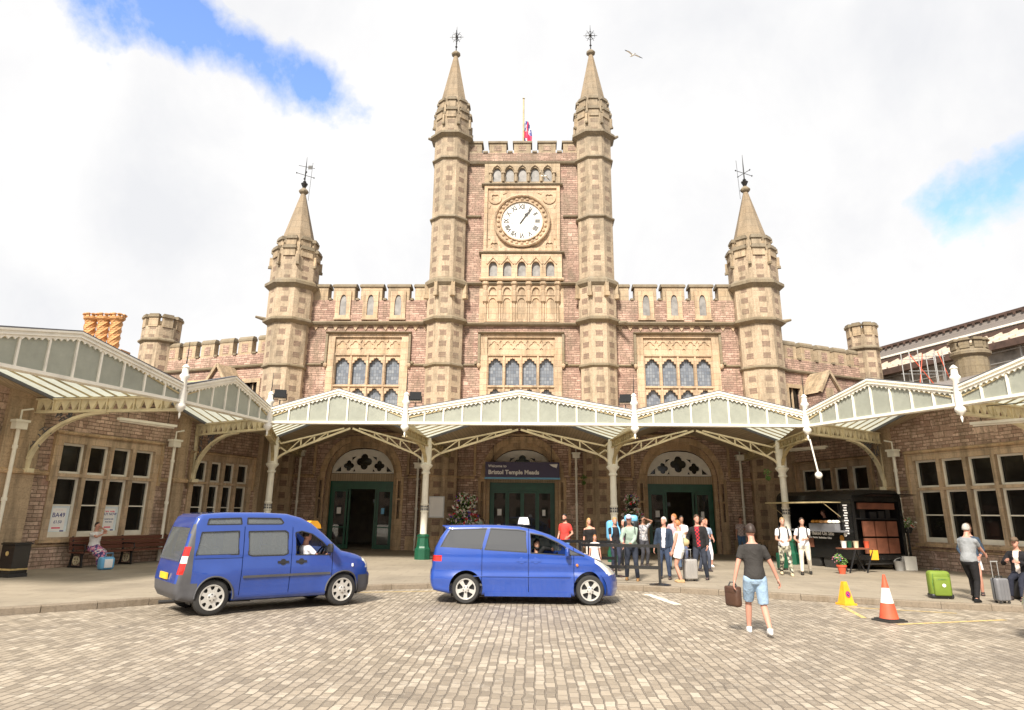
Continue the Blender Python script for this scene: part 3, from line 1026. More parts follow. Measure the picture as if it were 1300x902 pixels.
mb.plate(rect(-2.06, 2.06, 19.1, 20.32), [pointed(-1.38 + .69 * k, .46, 19.24, 19.72, 20.08, 4) for k in range(5)], .14, 0, 0)
for k in range(5):
    x = -1.38 + .69 * k
    for s in (-1, 1): mb.tube([(x + s * .31, .18, 19.82), (x + s * .2, .18, 20.08), (x, .18, 20.24)], .045, 0, 5)
for k in range(6):
    x = -1.725 + .69 * k; mb.tube([(x, .2, 19.22), (x, .2, 19.72)], .07, 0, 8); mb.box(x - .1, x + .1, .14, .3, 19.7, 19.8, 0)
string(mb, -2.2, 2.2, 18.98, .2, .26, 1, .0)
w_ = mb.build('belfry_window', ['ashlar', 'weathered'], B)
m2 = MB(FA); m2.box(-2.0, 2.0, .004, .02, 19.2, 20.15); m2.build('pane', 'belfry', w_)
# clock
mb = MB(FA)
mb.plate(rect(-2.04, 2.04, 15.2, 18.98), [rect(-1.86, 1.86, 15.36, 18.84)], .16, 0, 0)
mb.box(-1.86, 1.86, 0, .06, 15.36, 18.84, 0)
CZ = 16.91
def ringprof(prof, n=48, mi=0):
    for i in range(len(prof) - 1):
        (r0, d0), (r1, d1) = prof[i], prof[i + 1]
        for k in range(n):
            a, b = 2 * PI * k / n, 2 * PI * (k + 1) / n
            mb.face([(r0 * math.cos(a), d0, CZ + r0 * math.sin(a)), (r0 * math.cos(b), d0, CZ + r0 * math.sin(b)), (r1 * math.cos(b), d1, CZ + r1 * math.sin(b)), (r1 * math.cos(a), d1, CZ + r1 * math.sin(a))], mi)
ringprof([(1.52, .06), (1.52, .26), (1.46, .30), (1.40, .26), (1.38, .16), (1.18, .13), (1.16, .22), (1.11, .22), (1.09, .12)])
for k in range(28):
    a = 2 * PI * k / 28; x, z = 1.28 * math.cos(a), CZ + 1.28 * math.sin(a)
    mb.lathe((x, .15, z), [(.02, -.09), (.08, -.05), (.09, .03), (.03, .09)], 6, 0)
for sx in (-1, 1):
    for sz in (-1, 1):
        x, z = sx * 1.46, CZ - .02 + sz * 1.4
        mb.plate(circ(x, z, .36, 14), [quatrefoil(x, z, .24, 4, 45, 3)], .12, .06, 0)
        mb.plate([(x + sx * .3, z - sz * .62), (x + sx * .22, z - sz * .42), (x + sx * .34, z - sz * .42)], [], .1, .06, 0)
        mb.plate([(x - sx * .62, z + sz * .3), (x - sx * .42, z + sz * .22), (x - sx * .42, z + sz * .34)], [], .1, .06, 0)
clock = mb.build('clock', ['ashlar_peach'], B, 35)
mb = MB(FA); mb.plate(circ(0, CZ, 1.1, 48), [], .14, .08); dial = mb.build('dial', 'white', clock)
mb = MB(FA)
for k in range(60):
    a = 2 * PI * k / 60; r0, r1 = 1.0, 1.05
    mb.beam((r0 * math.cos(a), .144, CZ + r0 * math.sin(a)), (r1 * math.cos(a), .144, CZ + r1 * math.sin(a)), .02, .006)
for r in (.99, 1.06, .70):
    for k in range(48):
        a, b = 2 * PI * k / 48, 2 * PI * (k + 1) / 48
        mb.beam((r * math.cos(a), .144, CZ + r * math.sin(a)), (r * math.cos(b), .144, CZ + r * math.sin(b)), .012, .004)
for k in range(12):
    a = 2 * PI * (k + .5) / 12; b = a - PI / 12; c_ = a + PI / 12
    for q in (b, c_): mb.beam((.62 * math.cos(a), .144, CZ + .62 * math.sin(a)), (.28 * math.cos(q), .144, CZ + .28 * math.sin(q)), .014, .004)
mb.beam((0, .142, CZ + .60), (0, .142, CZ + .71), .01, .004); mb.build('dial_ring', 'lead', clock)
ROM = ['XII', 'I', 'II', 'III', 'IIII', 'V', 'VI', 'VII', 'VIII', 'IX', 'X', 'XI']
for i, r_ in enumerate(ROM):
    a = rad(90 - 30 * i); o = link('numeral', text_mesh(r_, .33, 'black', .003, 'CENTER', .013), clock)
    up = Vector((math.cos(a), 0, math.sin(a))); x = Vector((math.sin(a), 0, -math.cos(a)))
    m = Matrix((x, up, Vector((0, -1, 0)))).transposed().to_4x4()
    p = FA(.725 * math.cos(a), .146, CZ + .725 * math.sin(a)); o.matrix_local = Matrix.Translation(p) @ m @ Matrix.Scale(.85, 4, (1, 0, 0))
for nm, ang, ln, w, d in (('minute_hand', 36, .98, .05, .19), ('hour_hand', 33, .66, .08, .17)):
    a = rad(90 - ang); mb = MB(FA); u = (math.cos(a), math.sin(a)); v = (-u[1], u[0])
    P = [(-.2, -.5), (-.2, .5), (.55, .5), (.62, 1.3 if nm[0] == 'h' else .8), (.8, .5), (1, .1), (1, -.1), (.8, -.5), (.62, -1.3 if nm[0] == 'h' else -.8), (.55, -.5)]
    mb.plate([(u[0] * p * ln + v[0] * q * w, CZ + u[1] * p * ln + v[1] * q * w) for p, q in P], [], d, d - .02); mb.build(nm, 'black', clock)

# turrets
def drum_merlons(mb, cx, cy, r, z0, z1, wf, cap, dp=.16, mi=0, mc=1, phase=0.):
    for k in range(8):
        a = k * PI / 4 + phase; fr = Frame(cx + math.cos(a) * r, cy + math.sin(a) * r, -math.sin(a), math.cos(a))
        h = r * math.tan(PI / 8) * wf; q = MB(fr)
        q.box(-h, h, -dp, 0, z0, z1 - cap, mi); q.box(-h - .05, h + .05, -dp - .03, .07, z1 - cap, z1 - cap * .45, mc); q.box(-h, h, -dp, .03, z1 - cap * .45, z1, mc); mb.add(q)
def turret(cx, cy, stages, strings, drum, tiers, spire, vane, mat='turret'):
    kf = 1 - (.91 if abs(cx) < 6 else 1.1) / 34; zf = lambda z: 1.85 + (z - 1.85) * kf
    stages = [(r, zf(a) if a > 5 else a, zf(b)) for r, a, b in stages]; strings = [(r, zf(z), o, h) for r, z, o, h in strings]; drum = [(r, zf(a), zf(b)) for r, a, b in drum]
    tiers = [(r, zf(a), zf(b), w, c) for r, a, b, w, c in tiers]; spire = (spire[0] + .03, zf(spire[1]) - .05, spire[2])
    mb = MB()
    for r, z0, z1 in stages: mb.lathe((cx, cy, 0), [(r, z0), (r, z1)], 8, 0, cuv=True)
    for r, z, o, h in strings: mb.lathe((cx, cy, 0), [(r - .02, z - h * .3), (r + o, z + h * .2), (r + o, z + h * .55), (r - .02, z + h)], 8, 1, cuv=True)
    o = mb.build('turret', [mat, 'weathered'], B, merge=False)
    mb = MB()
    for r, z0, z1 in drum: mb.lathe((cx, cy, 0), [(r, z0), (r, z1)], 8, 0, cuv=True)
    for r, z0, z1, wf, cap in tiers:
        drum_merlons(mb, cx, cy, r, z0, z1, wf, cap)
        for k in range(8):        # drops at the corners under each tier
            a = (k + .5) * PI / 4; fr = Frame(cx + math.cos(a) * r / math.cos(PI / 8), cy + math.sin(a) * r / math.cos(PI / 8), -math.sin(a), math.cos(a)); q = MB(fr)
            q.box(-.05, .05, -.1, .05, z0 - .42, z0 + .1, 0); q.box(-.075, .075, -.1, .09, z0 - .5, z0 - .38, 1); mb.add(q)
    mb.build('battlement', ['ashlar', 'weathered'], o)
    r0, z0, z1 = spire; mb = MB()
    mb.lathe((cx, cy, 0), [(r0, z0), (.11, z1)], 8, 0, cuv=True)
    mb.lathe((cx, cy, 0), [(.1, z1 - .06), (.24, z1 + .06), (.27, z1 + .14), (.24, z1 + .2), (.12, z1 + .32), (.05, z1 + .36)], 8, 1)
    mb.build('spire', ['spire', 'weathered'], o)
    mb = MB(); z = z1 + .3
    if vane == 'star':
        zt = z + 1.75; mb.tube([(cx, cy, z), (cx, cy, z + 1.2), (cx, cy, zt)], [.035, .028, .008], 0, 6)
        mb.lathe((cx, cy, z + .35), [(.03, -.06), (.075, 0), (.03, .06)], 8); c = z + 1.02
        for k in range(6):
            a = rad(k * 60); ex, ez = .40 * math.cos(a), .40 * math.sin(a)
            mb.tube([(cx, cy, c), (cx + ex, cy, c + ez)], [.03, .012], 0, 5); mb.tube([(cx, cy, c), (cx + ex * .05, cy + ex, c + ez)], [.025, .01], 0, 5)
            for q in (-25, 25):
                b = rad(k * 60 + q); mb.tube([(cx + ex * .55, cy, c + ez * .55), (cx + .3 * math.cos(b), cy, c + .3 * math.sin(b))], .012, 0, 4)
        mb.lathe((cx, cy, c), [(.02, -.09), (.09, 0), (.02, .09)], 8)
    else:
        sg = vane; zt = z + 1.95; mb.lathe((cx, cy, z + .15), [(.05, -.15), (.17, .1), (.19, .16), (.06, .2), (.1, .28), (.03, .36)], 8)
        mb.tube([(cx, cy, z), (cx, cy, z + 1.3), (cx, cy, zt)], [.04, .028, .008], 0, 6)
        c = z + .82; mb.tube([(cx - .46, cy - .1, c + .12), (cx + .46, cy + .1, c - .1)], .016, 0, 5); mb.tube([(cx - .2, cy + .4, c), (cx + .2, cy - .4, c)], .016, 0, 5)
        for ex, ey, ez in ((-.46, -.1, .12), (.46, .1, -.1), (-.2, .4, 0), (.2, -.4, 0)): mb.lathe((cx + ex, cy + ey, c + ez), [(.01, -.05), (.045, 0), (.01, .05)], 6)
        if sg > 0: mb.tube([(cx - .42, cy, c + .62), (cx + .5, cy, c + .42)], .015, 0, 5); mb.plate_ = None
        mb.tube([(cx + sg * .36, cy, zt - .35), (cx + sg * .30, cy, z - .7)], .011, 0, 5)
        if sg > 0: mb.box(cx + .12, cx + .34, cy - .01, cy + .01, c + .38, c + .6)
    mb.build('weather_vane', 'black', o)
    return o
for sx in (-1, 1):
    turret(sx * 3.9, 34, [(.89, 4.9, 9.1), (.91, 9.1, 11.5), (.95, 11.5, 13.5), (.90, 13.5, 17.3), (.90, 17.3, 20.9), (.92, 20.9, 22.3), (.95, 22.3, 23.2)],
           [(.9, 9.05, .09, .2), (.92, 11.42, .2, .3), (.93, 13.4, .17, .42), (.9, 17.2, .11, .2), (.91, 20.75, .11, .2), (.93, 22.2, .22, .34)],
           [(.93, 23.0, 23.75), (.80, 23.7, 24.5)], [(.99, 23.35, 23.98, .62, .2), (.86, 24.1, 24.72, .62, .2)], (.74, 24.45, 27.33), 'star')
    turret(sx * 12.02, 34, [(1.0, 4.9, 9.1), (1.03, 9.1, 11.5), (1.12, 11.5, 13.5), (1.14, 13.5, 15.1)],
           [(1.0, 9.0, .1, .2), (1.05, 11.4, .22, .3), (1.13, 13.35, .22, .42)],
           [(1.12, 15.0, 15.45), (.92, 15.3, 16.0)], [(1.2, 15.0, 15.62, .62, .2), (1.0, 15.72, 16.25, .6, .2)], (.86, 15.9, 18.62), 1 if sx < 0 else -1)
# drops that hang round the main turrets at the corbel stage
for sx in (-1, 1):
    for k in range(8):
        mb = MB(); a = (k + .5) * PI / 4; r = .97 / math.cos(PI / 8)
        fr = Frame(sx * 3.9 + math.cos(a) * r, 34 + math.sin(a) * r, -math.sin(a), math.cos(a)); q = MB(fr)
        q.box(-.09, .09, -.1, .12, 12.6, 13.2, 0); q.box(-.12, .12, -.1, .16, 12.45, 12.65, 0); mb.add(q); mb.build('turret_corbel', 'ashlar', B)
# turret feet at the ground, quoined
for x, r in ((-3.9, .86), (3.9, .86), (-12.02, .98), (12.02, .98)):
    mb = MB(); mb.lathe((x, 34, 0), [(r, -.1), (r, 4.95)], 8, 0, cuv=True); mb.lathe((x, 34, 0), [(r - .01, 3.42), (r + .09, 3.48), (r + .09, 3.54), (r - .01, 3.62)], 8, 1); mb.lathe((x, 34, 0), [(r + .1, -.1), (r + .1, .65), (r, .8)], 8, 1, cuv=True); mb.build('turret_base', ['turret_low', 'ashlar_low'], B, merge=False)
# gargoyles
for p, q in (((-13.0, 33.7, 11.3), (-13.6, 33.3, 11.4)), ((13.0, 33.7, 11.25), (13.5, 33.35, 11.3)), ((4.85, 33.8, 21.75), (5.25, 33.6, 21.8)), ((-4.85, 33.8, 21.75), (-5.2, 33.6, 21.75)), ((5.0, 33.5, 11.15), (5.3, 33.1, 11.1))):
    mb = MB(); mb.tube([p, tuple(a * .5 + b * .5 for a, b in zip(p, q)), q], [.12, .1, .06], 0, 6); mb.build('gargoyle', 'weathered', B, 40)

# entrances
def tympanum(mb, c, d0, d1):
    a = 1.58; zs, zt = 3.68, 4.86
    outer = [(c - a, zs), (c + a, zs)] + pointed(c, 2 * a, zs, zs, zt, 8)[3:-1]
    holes = [quatrefoil(c, 4.24, .40, 4, 0, 6), quatrefoil(c - .76, 4.04, .27, 4, 0, 5), quatrefoil(c + .76, 4.04, .27, 4, 0, 5)]
    for s in (-1, 1):
        holes += [[(c + s * 1.42, 3.76), (c + s * 1.12, 3.76), (c + s * 1.14, 4.02)], [(c + s * .42, 3.76), (c + s * .56, 3.76), (c + s * .46, 3.9)], [(c + s * .38, 4.5), (c + s * .62, 4.3), (c + s * .62, 4.46)]]
    mb.plate(outer, holes, d0, d1, 0)
for di, c in enumerate(DOORS):
    mb = MB(FA)
    slits = [rect(c + s * 1.92 - .07, c + s * 1.92 + .07, z0, z1) for s in (-1, 1) for z0, z1 in ((1.55, 2.4), (2.5, 3.3))]
    mb.plate(rect(c - 2.3, c + 2.3, -.1, 5.62), [pointed(c, 3.5, -.05, 3.55, 5.22, 8)] + slits, .1, -.12, 0)
    mb.plate(rect(c - 2.1, c + 2.1, -.1, 5.45), [pointed(c, 3.16, -.05, 3.6, 4.9, 8)] , -.13, -.36, 2)
    for s in (-1, 1):
        x0, x1 = sorted((c + s * 1.76, c + s * 2.12)); mb.plate(rect(x0, x1, -.1, 3.5), [rect(c + s * 1.92 - .07, c + s * 1.92 + .07, z0, z1) for z0, z1 in ((1.55, 2.4), (2.5, 3.3))], .13, .101, 2)
    out = pointed(c, 4.05, 3.5, 3.5, 5.48, 8)[2:]; inn = pointed(c, 3.5, 3.5, 3.5, 5.2, 8)[2:]
    for (p, q), (r_, t_) in zip(zip(out, out[1:]), zip(inn, inn[1:])):
        mb.face([(p[0], .16, p[1]), (q[0], .16, q[1]), (t_[0], .13, t_[1]), (r_[0], .13, r_[1])], 2); mb.face([(p[0], .16, p[1]), (q[0], .16, q[1]), (q[0], .09, q[1]), (p[0], .09, p[1])], 2); mb.face([(r_[0], .13, r_[1]), (t_[0], .13, t_[1]), (t_[0], .09, t_[1]), (r_[0], .09, r_[1])], 2)
    string(mb, c - 2.36, c + 2.36, 5.5, .16, .1, 2, .1)
    for s in (-1, 1): mb.box(c + s * 2.3 - .06, c + s * 2.3 + .06, 0, .17, 3.6, 5.5, 2)
    for s in (-1, 1): mb.box(c + s * 1.92 - .2, c + s * 1.92 + .2, -.5, -.37, 1.4, 3.4, 1)
    mb.build('door_arch', ['rubble_low', 'dark', 'ashlar_low'], B)
    mb = MB(FA); tympanum(mb, c, -.42, -.52); ty = mb.build('tympanum', 'white', B)
    mb = MB(FA); mb.box(c - 1.6, c + 1.6, -.6, -.56, 3.6, 4.9); mb.build('pane', 'dark', ty)
    mb = MB(FA); mb.box(c - 1.62, c + 1.62, -.62, -.4, 3.3, 3.66, 0); mb.box(c - 1.62, c + 1.62, -.5, -.36, 3.3, 3.36, 0); mb.build('lintel', 'soffit', B)
    # sliding doors
    mb = MB(FA); D0, D1 = -.56, -.48
    mb.box(c - 1.6, c + 1.6, D0 - .04, D1 + .03, 2.92, 3.3)
    for x0, x1 in ((c - 1.6, c - 1.46), (c + 1.46, c + 1.6)): mb.box(x0, x1, D0, D1, .1, 2.92)
    dr = mb.build('door', 'green', B)
    def leaf(x0, x1, dd):
        mb = MB(FA)
        for a, b in ((x0, x0 + .09), (x1 - .09, x1)): mb.box(a, b, D0 + dd, D1 + dd, .13, 2.92)
        mb.box(x0 + .09, x1 - .09, D0 + dd, D1 + dd, .13, .32); mb.box(x0 + .09, x1 - .09, D0 + dd, D1 + dd, 2.8, 2.92)
        if di != 1: mb.box(x0 + .09, x1 - .09, D0 + dd + .02, D1 + dd - .02, 1.1, 1.15)
        mb.build('door_leaf', 'green', dr)
        m2 = MB(FA); m2.box(x0 + .09, x1 - .09, (D0 + D1) / 2 + dd - .006, (D0 + D1) / 2 + dd + .006, .32, 2.8); m2.build('door_pane', 'doorglass', dr)
    if di == 1:
        for k in range(4): leaf(c - 1.46 + .73 * k, c - 1.46 + .73 * (k + 1), 0 if k in (0, 3) else -.1)
    else:
        leaf(c - 1.46, c - .73, 0); leaf(c + .73, c + 1.46, 0); leaf(c - 1.28, c - .60, -.1); leaf(c + .60, c + 1.28, -.1)
    mb = MB(FA)      # notices stuck on the glass
    for x, z, w, h, m_ in ((c - 1.1, 1.75, .2, .3, 0), (c + 1.05, 1.75, .15, .28, 1 if di == 0 else 0)): mb.box(x - w / 2, x + w / 2, D1 + .012, D1 + .018, z, z + h, m_)
    mb.build('door_notice', ['letter', 'sign_cyan'], dr)
    # hall behind
    mb = MB(FA)
    x0, x1, y1 = c - 2.4, c + 2.4, -7.5
    mb.face([(x0, -.62, .13), (x1, -.62, .13), (x1, y1, .13), (x0, y1, .13)], 0); mb.face([(x0, -.62, 3.4), (x1, -.62, 3.4), (x1, y1, 3.4), (x0, y1, 3.4)], 0)
    for x in (x0, x1): mb.face([(x, -.62, .1), (x, y1, .1), (x, y1, 3.4), (x, -.62, 3.4)], 0)
    mb.face([(x0, y1, .1), (x1, y1, .1), (x1, y1, 3.4), (x0, y1, 3.4)], 0)
    if di != 1: mb.box(c - .3, c + .9, y1 + .1, y1 + .9, .13, 1.1, 0); mb.box(c - .5, c + .3, y1 + .1, y1 + .15, 1.35, 2.5, 1); mb.box(c - .35, c + 1.0, y1 + .9, y1 + .95, 1.2, 1.65, 1); mb.box(c - .25, c + .2, -4, -3.95, 2.3, 2.5, 2)
    mb.build('entrance_hall', ['hall', 'orange', 'letter'], B)
# downpipes on the front
def downpipe(fr, s, d, z0, z1, parent, mat='creamlight', jog=0.):
    mb = MB(fr); mb.tube([(s, d, z0), (s, d, z1)], .055, 0, 8)
    for z in (z0 + .5, (z0 + z1) / 2, z1 - .5): mb.tube([(s, d, z - .05), (s, d, z + .05)], .075, 0, 8)
    mb.box(s - .17, s + .17, d - .12, d + .12, z1, z1 + .26); mb.box(s - .21, s + .21, d - .14, d + .16, z1 + .2, z1 + .27)
    mb.tube([(s, d, z1 + .26), (s, d, z1 + .55), (s + jog, d + .1, z1 + .62)], .03, 0, 6)
    return mb.build('downpipe', mat, parent, 40)
for s, zt in ((-10.75, 4.45), (-4.95, 3.9), (2.7, 4.45), (10.55, 4.4)): downpipe(FA, s, .2, .12, zt, B)

# high blocks behind the two ranges
def high_block(fr, side, ts, tr, cents, zt):
    mb = MB(fr); e = ts
    wall(mb, 0, e, 0, 9.14, [(1.83, 2.68, 7.0, 8.32)], depth=.3)
    mb.face([(0, -.3, 9.8), (e, -.3, 9.8), (e, -8, 9.8), (0, -8, 9.8)], 1)
    mb.face([(e, 0, 0), (e, -8, 0), (e, -8, 9.8), (e, 0, 9.8)], 0)
    string(mb, 0, e - .5, 9.1, .2, .16, 2)
    mb.plate(rect(1.66, 2.85, 6.85, 8.5), [rect(1.85, 2.66, 7.0, 8.3)], .05, -.1, 1)
    mb.box(1.8, 2.7, -.2, -.18, 7, 8.35, 3); mb.box(2.2, 2.26, -.18, -.1, 7, 8.35, 1)
    mb.build('rear_wall', ['rubble', 'ashlar', 'weathered', 'dark'], B)
    parapet(fr, 0, e - .6, 9.3, 9.85, 10.84, cents, .90, .3, B, over=.03)
    # small gabled dormer
    mb = MB(fr); a, b, h = 2.75, 4.1, 3.4
    mb.face([(a, 1.2, 6.5), (b, 1.2, 6.5), (b, 1.2, 8.0), (h, 1.2, 9.0), (a, 1.2, 8.0)], 0)
    mb.face([(a, 1.2, 6.5), (a, 0, 6.5), (a, 0, 8), (a, 1.2, 8)], 0); mb.face([(b, 1.2, 6.5), (b, 0, 6.5), (b, 0, 8), (b, 1.2, 8)], 0)
    for x in (a - .1, b + .1): mb.face([(x, 1.34, 7.93), (h, 1.34, 9.12), (h, 0, 9.12), (x, 0, 7.93)], 1)
    mb.beam((a - .1, 1.3, 7.93), (h, 1.3, 9.1), .14, .14, 1); mb.beam((b + .1, 1.3, 7.93), (h, 1.3, 9.1), .14, .14, 1)
    mb.box(3.15, 3.65, 1.2, 1.26, 6.5, 8.2, 1)
    mb.build('dormer', ['rubble', 'ashlar'], B)
    c = fr(ts, -.1, 0); mb = MB()
    mb.lathe((c.x, c.y, 0), [(tr, 0), (tr, 10.9)], 8, 0, cuv=True); mb.lathe((c.x, c.y, 0), [(tr - .02, 10.8), (tr + .14, 10.92), (tr + .14, 11.0), (tr + .02, 11.1)], 8, 1, cuv=True); mb.lathe((c.x, c.y, 0), [(tr + .02, 11.0), (tr + .02, zt - .7)], 8, 0, cuv=True)
    o = mb.build('corner_tower', ['turret', 'weathered'], B, merge=False)
    mb = MB(); drum_merlons(mb, c.x, c.y, tr + .06, zt - .75, zt, .66, .2, .22); mb.build('battlement', ['ashlar', 'weathered'], o)
high_block(UL, -1, 9.15, .92, [1.6, 2.92, 4.19, 5.46, 6.75, 7.95], 12.45)
high_block(UR, 1, 8.0, .72, [.96, 2.2, 3.44, 4.68, 5.92, 7.1], 12.42)

# ------------------------------------------------------------------ low ranges either side of the forecourt
def range_window(fr, s0, s1, z0, z1, parent, tz=2.85, mid=1.95, n=4):
    mb = MB(fr); a, b, e, f = s0 + .22, s1 - .22, z0 + .05, z1 - .24
    p = (b - a) / n; mw = .15; op = []
    for k in range(n):
        x0, x1 = a + p * k + (mw / 2 if k else 0), a + p * (k + 1) - (mw / 2 if k < n - 1 else 0)
        op += [(x0, x1, e, tz - .05), (x0, x1, tz + .05, f)]
    mb.plate(rect(s0, s1, z0, z1), [rect(*o) for o in op], .06, -.2, 0)
    string(mb, s0 - .1, s1 + .1, z1, .13, .13, 1, .02)
    for s in (s0 - .05, s1 + .05): mb.box(s - .05, s + .05, 0, .12, tz - .2, z1, 1)
    mb.box(s0 - .08, s1 + .08, -.1, .16, z0 - .1, z0, 1)
    w_ = mb.build('window', ['ashlar_peach', 'ashlar_low'], parent)
    mb = MB(fr)
    for x0, x1, c0, c1 in op:
        t = .07; lo = c0 < 1.8 and z0 < 1.5
        for q in ((x0, x0 + t, c0, c1), (x1 - t, x1, c0, c1), (x0 + t, x1 - t, c0, c0 + (.16 if lo else t)), (x0 + t, x1 - t, c1 - t, c1)): mb.box(q[0], q[1], -.13, -.07, q[2], q[3])
        if lo: mb.box(x0 + t, x1 - t, -.12, -.08, mid - .02, mid + .02)
    mb.build('sash_frame', 'sash', w_)
    mb = MB(fr); mb.box(a, b, -.16, -.145, e, f); mb.build('pane', 'dark', w_)
    return op
def low_range(name, label, fr, s0, s1, wins, piers, pipes):
    R_ = thing(name, label, 'building')
    mb = MB(fr)
    wall(mb, s0, s1, -.1, 6.3, [(a + .05, b - .05, c + .02, d - .02) for a, b, c, d in wins], depth=.3)
    mb.box(s0, s1, 0, .06, -.1, .72, 0); string(mb, s0, s1, .72, .1, .08, 1, .0)
    for a, b in piers:
        mb.box(a, b, 0, .16, -.1, 6.3, 2)
        string(mb, a - .1, b + .1, 2.8, .17, .1, 1, .16)
    edges = sorted([s0, s1] + [x for a, b, c, d in wins for x in (a - .1, b + .1)])
    for i in range(0, len(edges), 2): string(mb, edges[i], edges[i + 1], 2.8, .15, .1, 1)
    mb.face([(s1, 0, -.1), (s1, -9, -.1), (s1, -9, 6.3), (s1, 0, 6.3)], 0); mb.face([(s0, 0, -.1), (s0, -9, -.1), (s0, -9, 6.3), (s0, 0, 6.3)], 0)
    mb.build('wall', ['rubble_low', 'ashlar_low', 'turret_low'], R_)
    mb = MB(fr)
    mb.face([(s0, .1, 6.3), (s1, .1, 6.3), (s1, -4.5, 7.5), (s0, -4.5, 7.5)]); mb.face([(s0, -9, 6.3), (s1, -9, 6.3), (s1, -4.5, 7.5), (s0, -4.5, 7.5)])
    mb.box(s0, s1, -.2, .16, 6.2, 6.29, 0)
    mb.build('roof', 'slate', R_)
    ops = [range_window(fr, a, b, c, d, R_) for a, b, c, d in wins]
    for s in pipes: downpipe(fr, s, .26, .12, 4.05, R_, jog=.25)
    return R_, ops
RL, opsL = low_range('left_range', 'low stone range left of the forecourt, with the bench and posters', WL, -12, 6.75,
                     [(-2.35, 1.6, .95, 4.07), (3.1, 6.5, 1.15, 3.92), (-9.5, -5.2, .95, 4.07)], [(-4.05, -2.95), (2.25, 2.75)], (1.98, -3.75))
RR, opsR = low_range('right_range', 'low stone range right of the forecourt, behind the food trailer', WR, -11, 7.9,
                     [(3.43, 7.75, .98, 4.09), (-2.95, 1.64, .98, 4.1), (-9.2, -4.6, .98, 4.1)], [(2.3, 3.05), (-4.3, -3.3)], (2.05, -3.9))
for nm, P, Q in (('left', (-11.22, 29.6), (-12.1, 34)), ('right', (12.6, 32.25), (12.15, 34))):
    fr = Frame(P[0], P[1], Q[0] - P[0], Q[1] - P[1]); l = math.hypot(Q[0] - P[0], Q[1] - P[1])
    mb = MB(fr); mb.box(0, l, -.2, .2, -.1, 6.3); mb.build('return_wall', 'turret_low', RL if nm == 'left' else RR)

# ------------------------------------------------------------------ behind: chimneys, roofs, train shed
CB = thing('rear_house', 'distant slate roofed building carrying the chimneys, beyond the left corner tower', 'building', (-30, 45, 0))
mb = MB()
mb.box(-14, 8, 0, 10, 0, 9.6, 0); mb.build('wall', 'rubble', CB)
mb = MB(); mb.face([(-14.3, -.3, 9.5), (8.3, -.3, 9.5), (8.3, 5, 12.4), (-14.3, 5, 12.4)]); mb.face([(-14.3, 10.3, 9.5), (8.3, 10.3, 9.5), (8.3, 5, 12.4), (-14.3, 5, 12.4)])
for x in (-14, 8): mb.face([(x, 0, 9.55), (x, 10, 9.55), (x, 5, 12.35)])
mb.build('roof', 'slate', CB)
ST = thing('chimney_stack', 'cluster of three orange spiral patterned chimneys on the left skyline', 'chimney', (-25.9, 40.2, 0))
mb = MB(); mb.box(-1.5, 1.5, -.4, .6, 9.0, 11.2); mb.build('stack_base', 'brickorange', ST)
for k in range(3):
    x = -.95 + .82 * k; mb = MB(); n = 10; prof = []
    rings = 16
    for i in range(rings + 1):
        z = 11.15 + 1.95 * i / rings; b = len(mb.v)
        for j in range(n):
            a = 2 * PI * j / n + i * .35; r = .36 * (1.0 if j % 2 else .88); mb.v.append(Vector((x + r * math.cos(a), r * math.sin(a), z)))
        if i:
            for j in range(n): mb.f.append((b - n + j, b - n + (j + 1) % n, b + (j + 1) % n, b + j)); mb.mi.append(0); mb.uv.append(None)
    mb.lathe((x, 0, 13.08), [(.36, 0), (.46, .1), (.46, .16), (.36, .2)], 8, 0); drum_merlons(mb, x, 0, .44, 13.25, 13.5, .5, .08, .1, 0, 0)
    mb.lathe((x, 0, 11.1), [(.46, 0), (.46, .12), (.38, .18)], 8, 0)
    mb.build('chimney_shaft', 'brickorange', ST)
SH = Flip(25.75, 24.8, -.335, 1)
T = thing('train_shed', 'long dark roofed train shed with ribbed pale lean-to at the right skyline', 'train shed')
mb = MB(SH); mb.face([(-30, -1.6, 11.12), (22, -1.6, 11.12), (22, -2.0, 11.9), (-30, -2.0, 11.9)]); mb.face([(-30, -2.0, 11.9), (22, -2.0, 11.9), (22, -12, 8.5), (-30, -12, 8.5)]); mb.build('roof', 'slate', T)
mb = MB(SH)
mb.box(-30, 22, -2.1, -1.85, 11.85, 11.98); k = -30
while k < 22: mb.box(k, k + .1, -1.85, -1.78, 11.72, 11.88); k += .45
mb.box(-30, 22, -1.5, -1.3, 10.75, 10.98); mb.box(-30, 22, .25, .5, 9.62, 9.95); mb.build('roof_beam', 'rust', T)
mb = MB(SH); mb.box(-30, 22, -1.62, -1.25, 11.06, 11.16); mb.build('gutter', 'white', T)
mb = MB(SH); mb.face([(-30, .4, 9.97), (22, .4, 9.97), (22, -1.35, 10.76), (-30, -1.35, 10.76)])
k = -30
while k < 22: mb.beam((k, .42, 9.99), (k + .0, -1.3, 10.79), .1, .1); k += .8
mb.build('lean_to_roof', 'roofpale', T)
mb = MB(SH); mb.face([(-30, 0, 8.5), (22, 0, 8.5), (22, 0, 9.9), (-30, 0, 9.9)])
mb.face([(22, 0, 8), (22, -12, 8), (22, -3.2, 11.8), (22, 0, 10)]); mb.build('netting', 'mesh', T)
mb = MB(SH); k = -20
while k < 22: mb.box(k, k + .08, .1, .18, 8.5, 9.62); k += 2.1
mb.box(-30, 22, .11, .16, 9.52, 9.57); mb.box(-30, 22, .11, .16, 9.0, 9.04); mb.build('railing', 'steel', T)
mb = MB(SH); mb.box(-30, 22, -.2, .6, 0, 8.35, 0); mb.box(-30, 22, -.3, .75, 8.35, 8.5, 1); mb.build('wall', ['rubble', 'ashlar'], T)
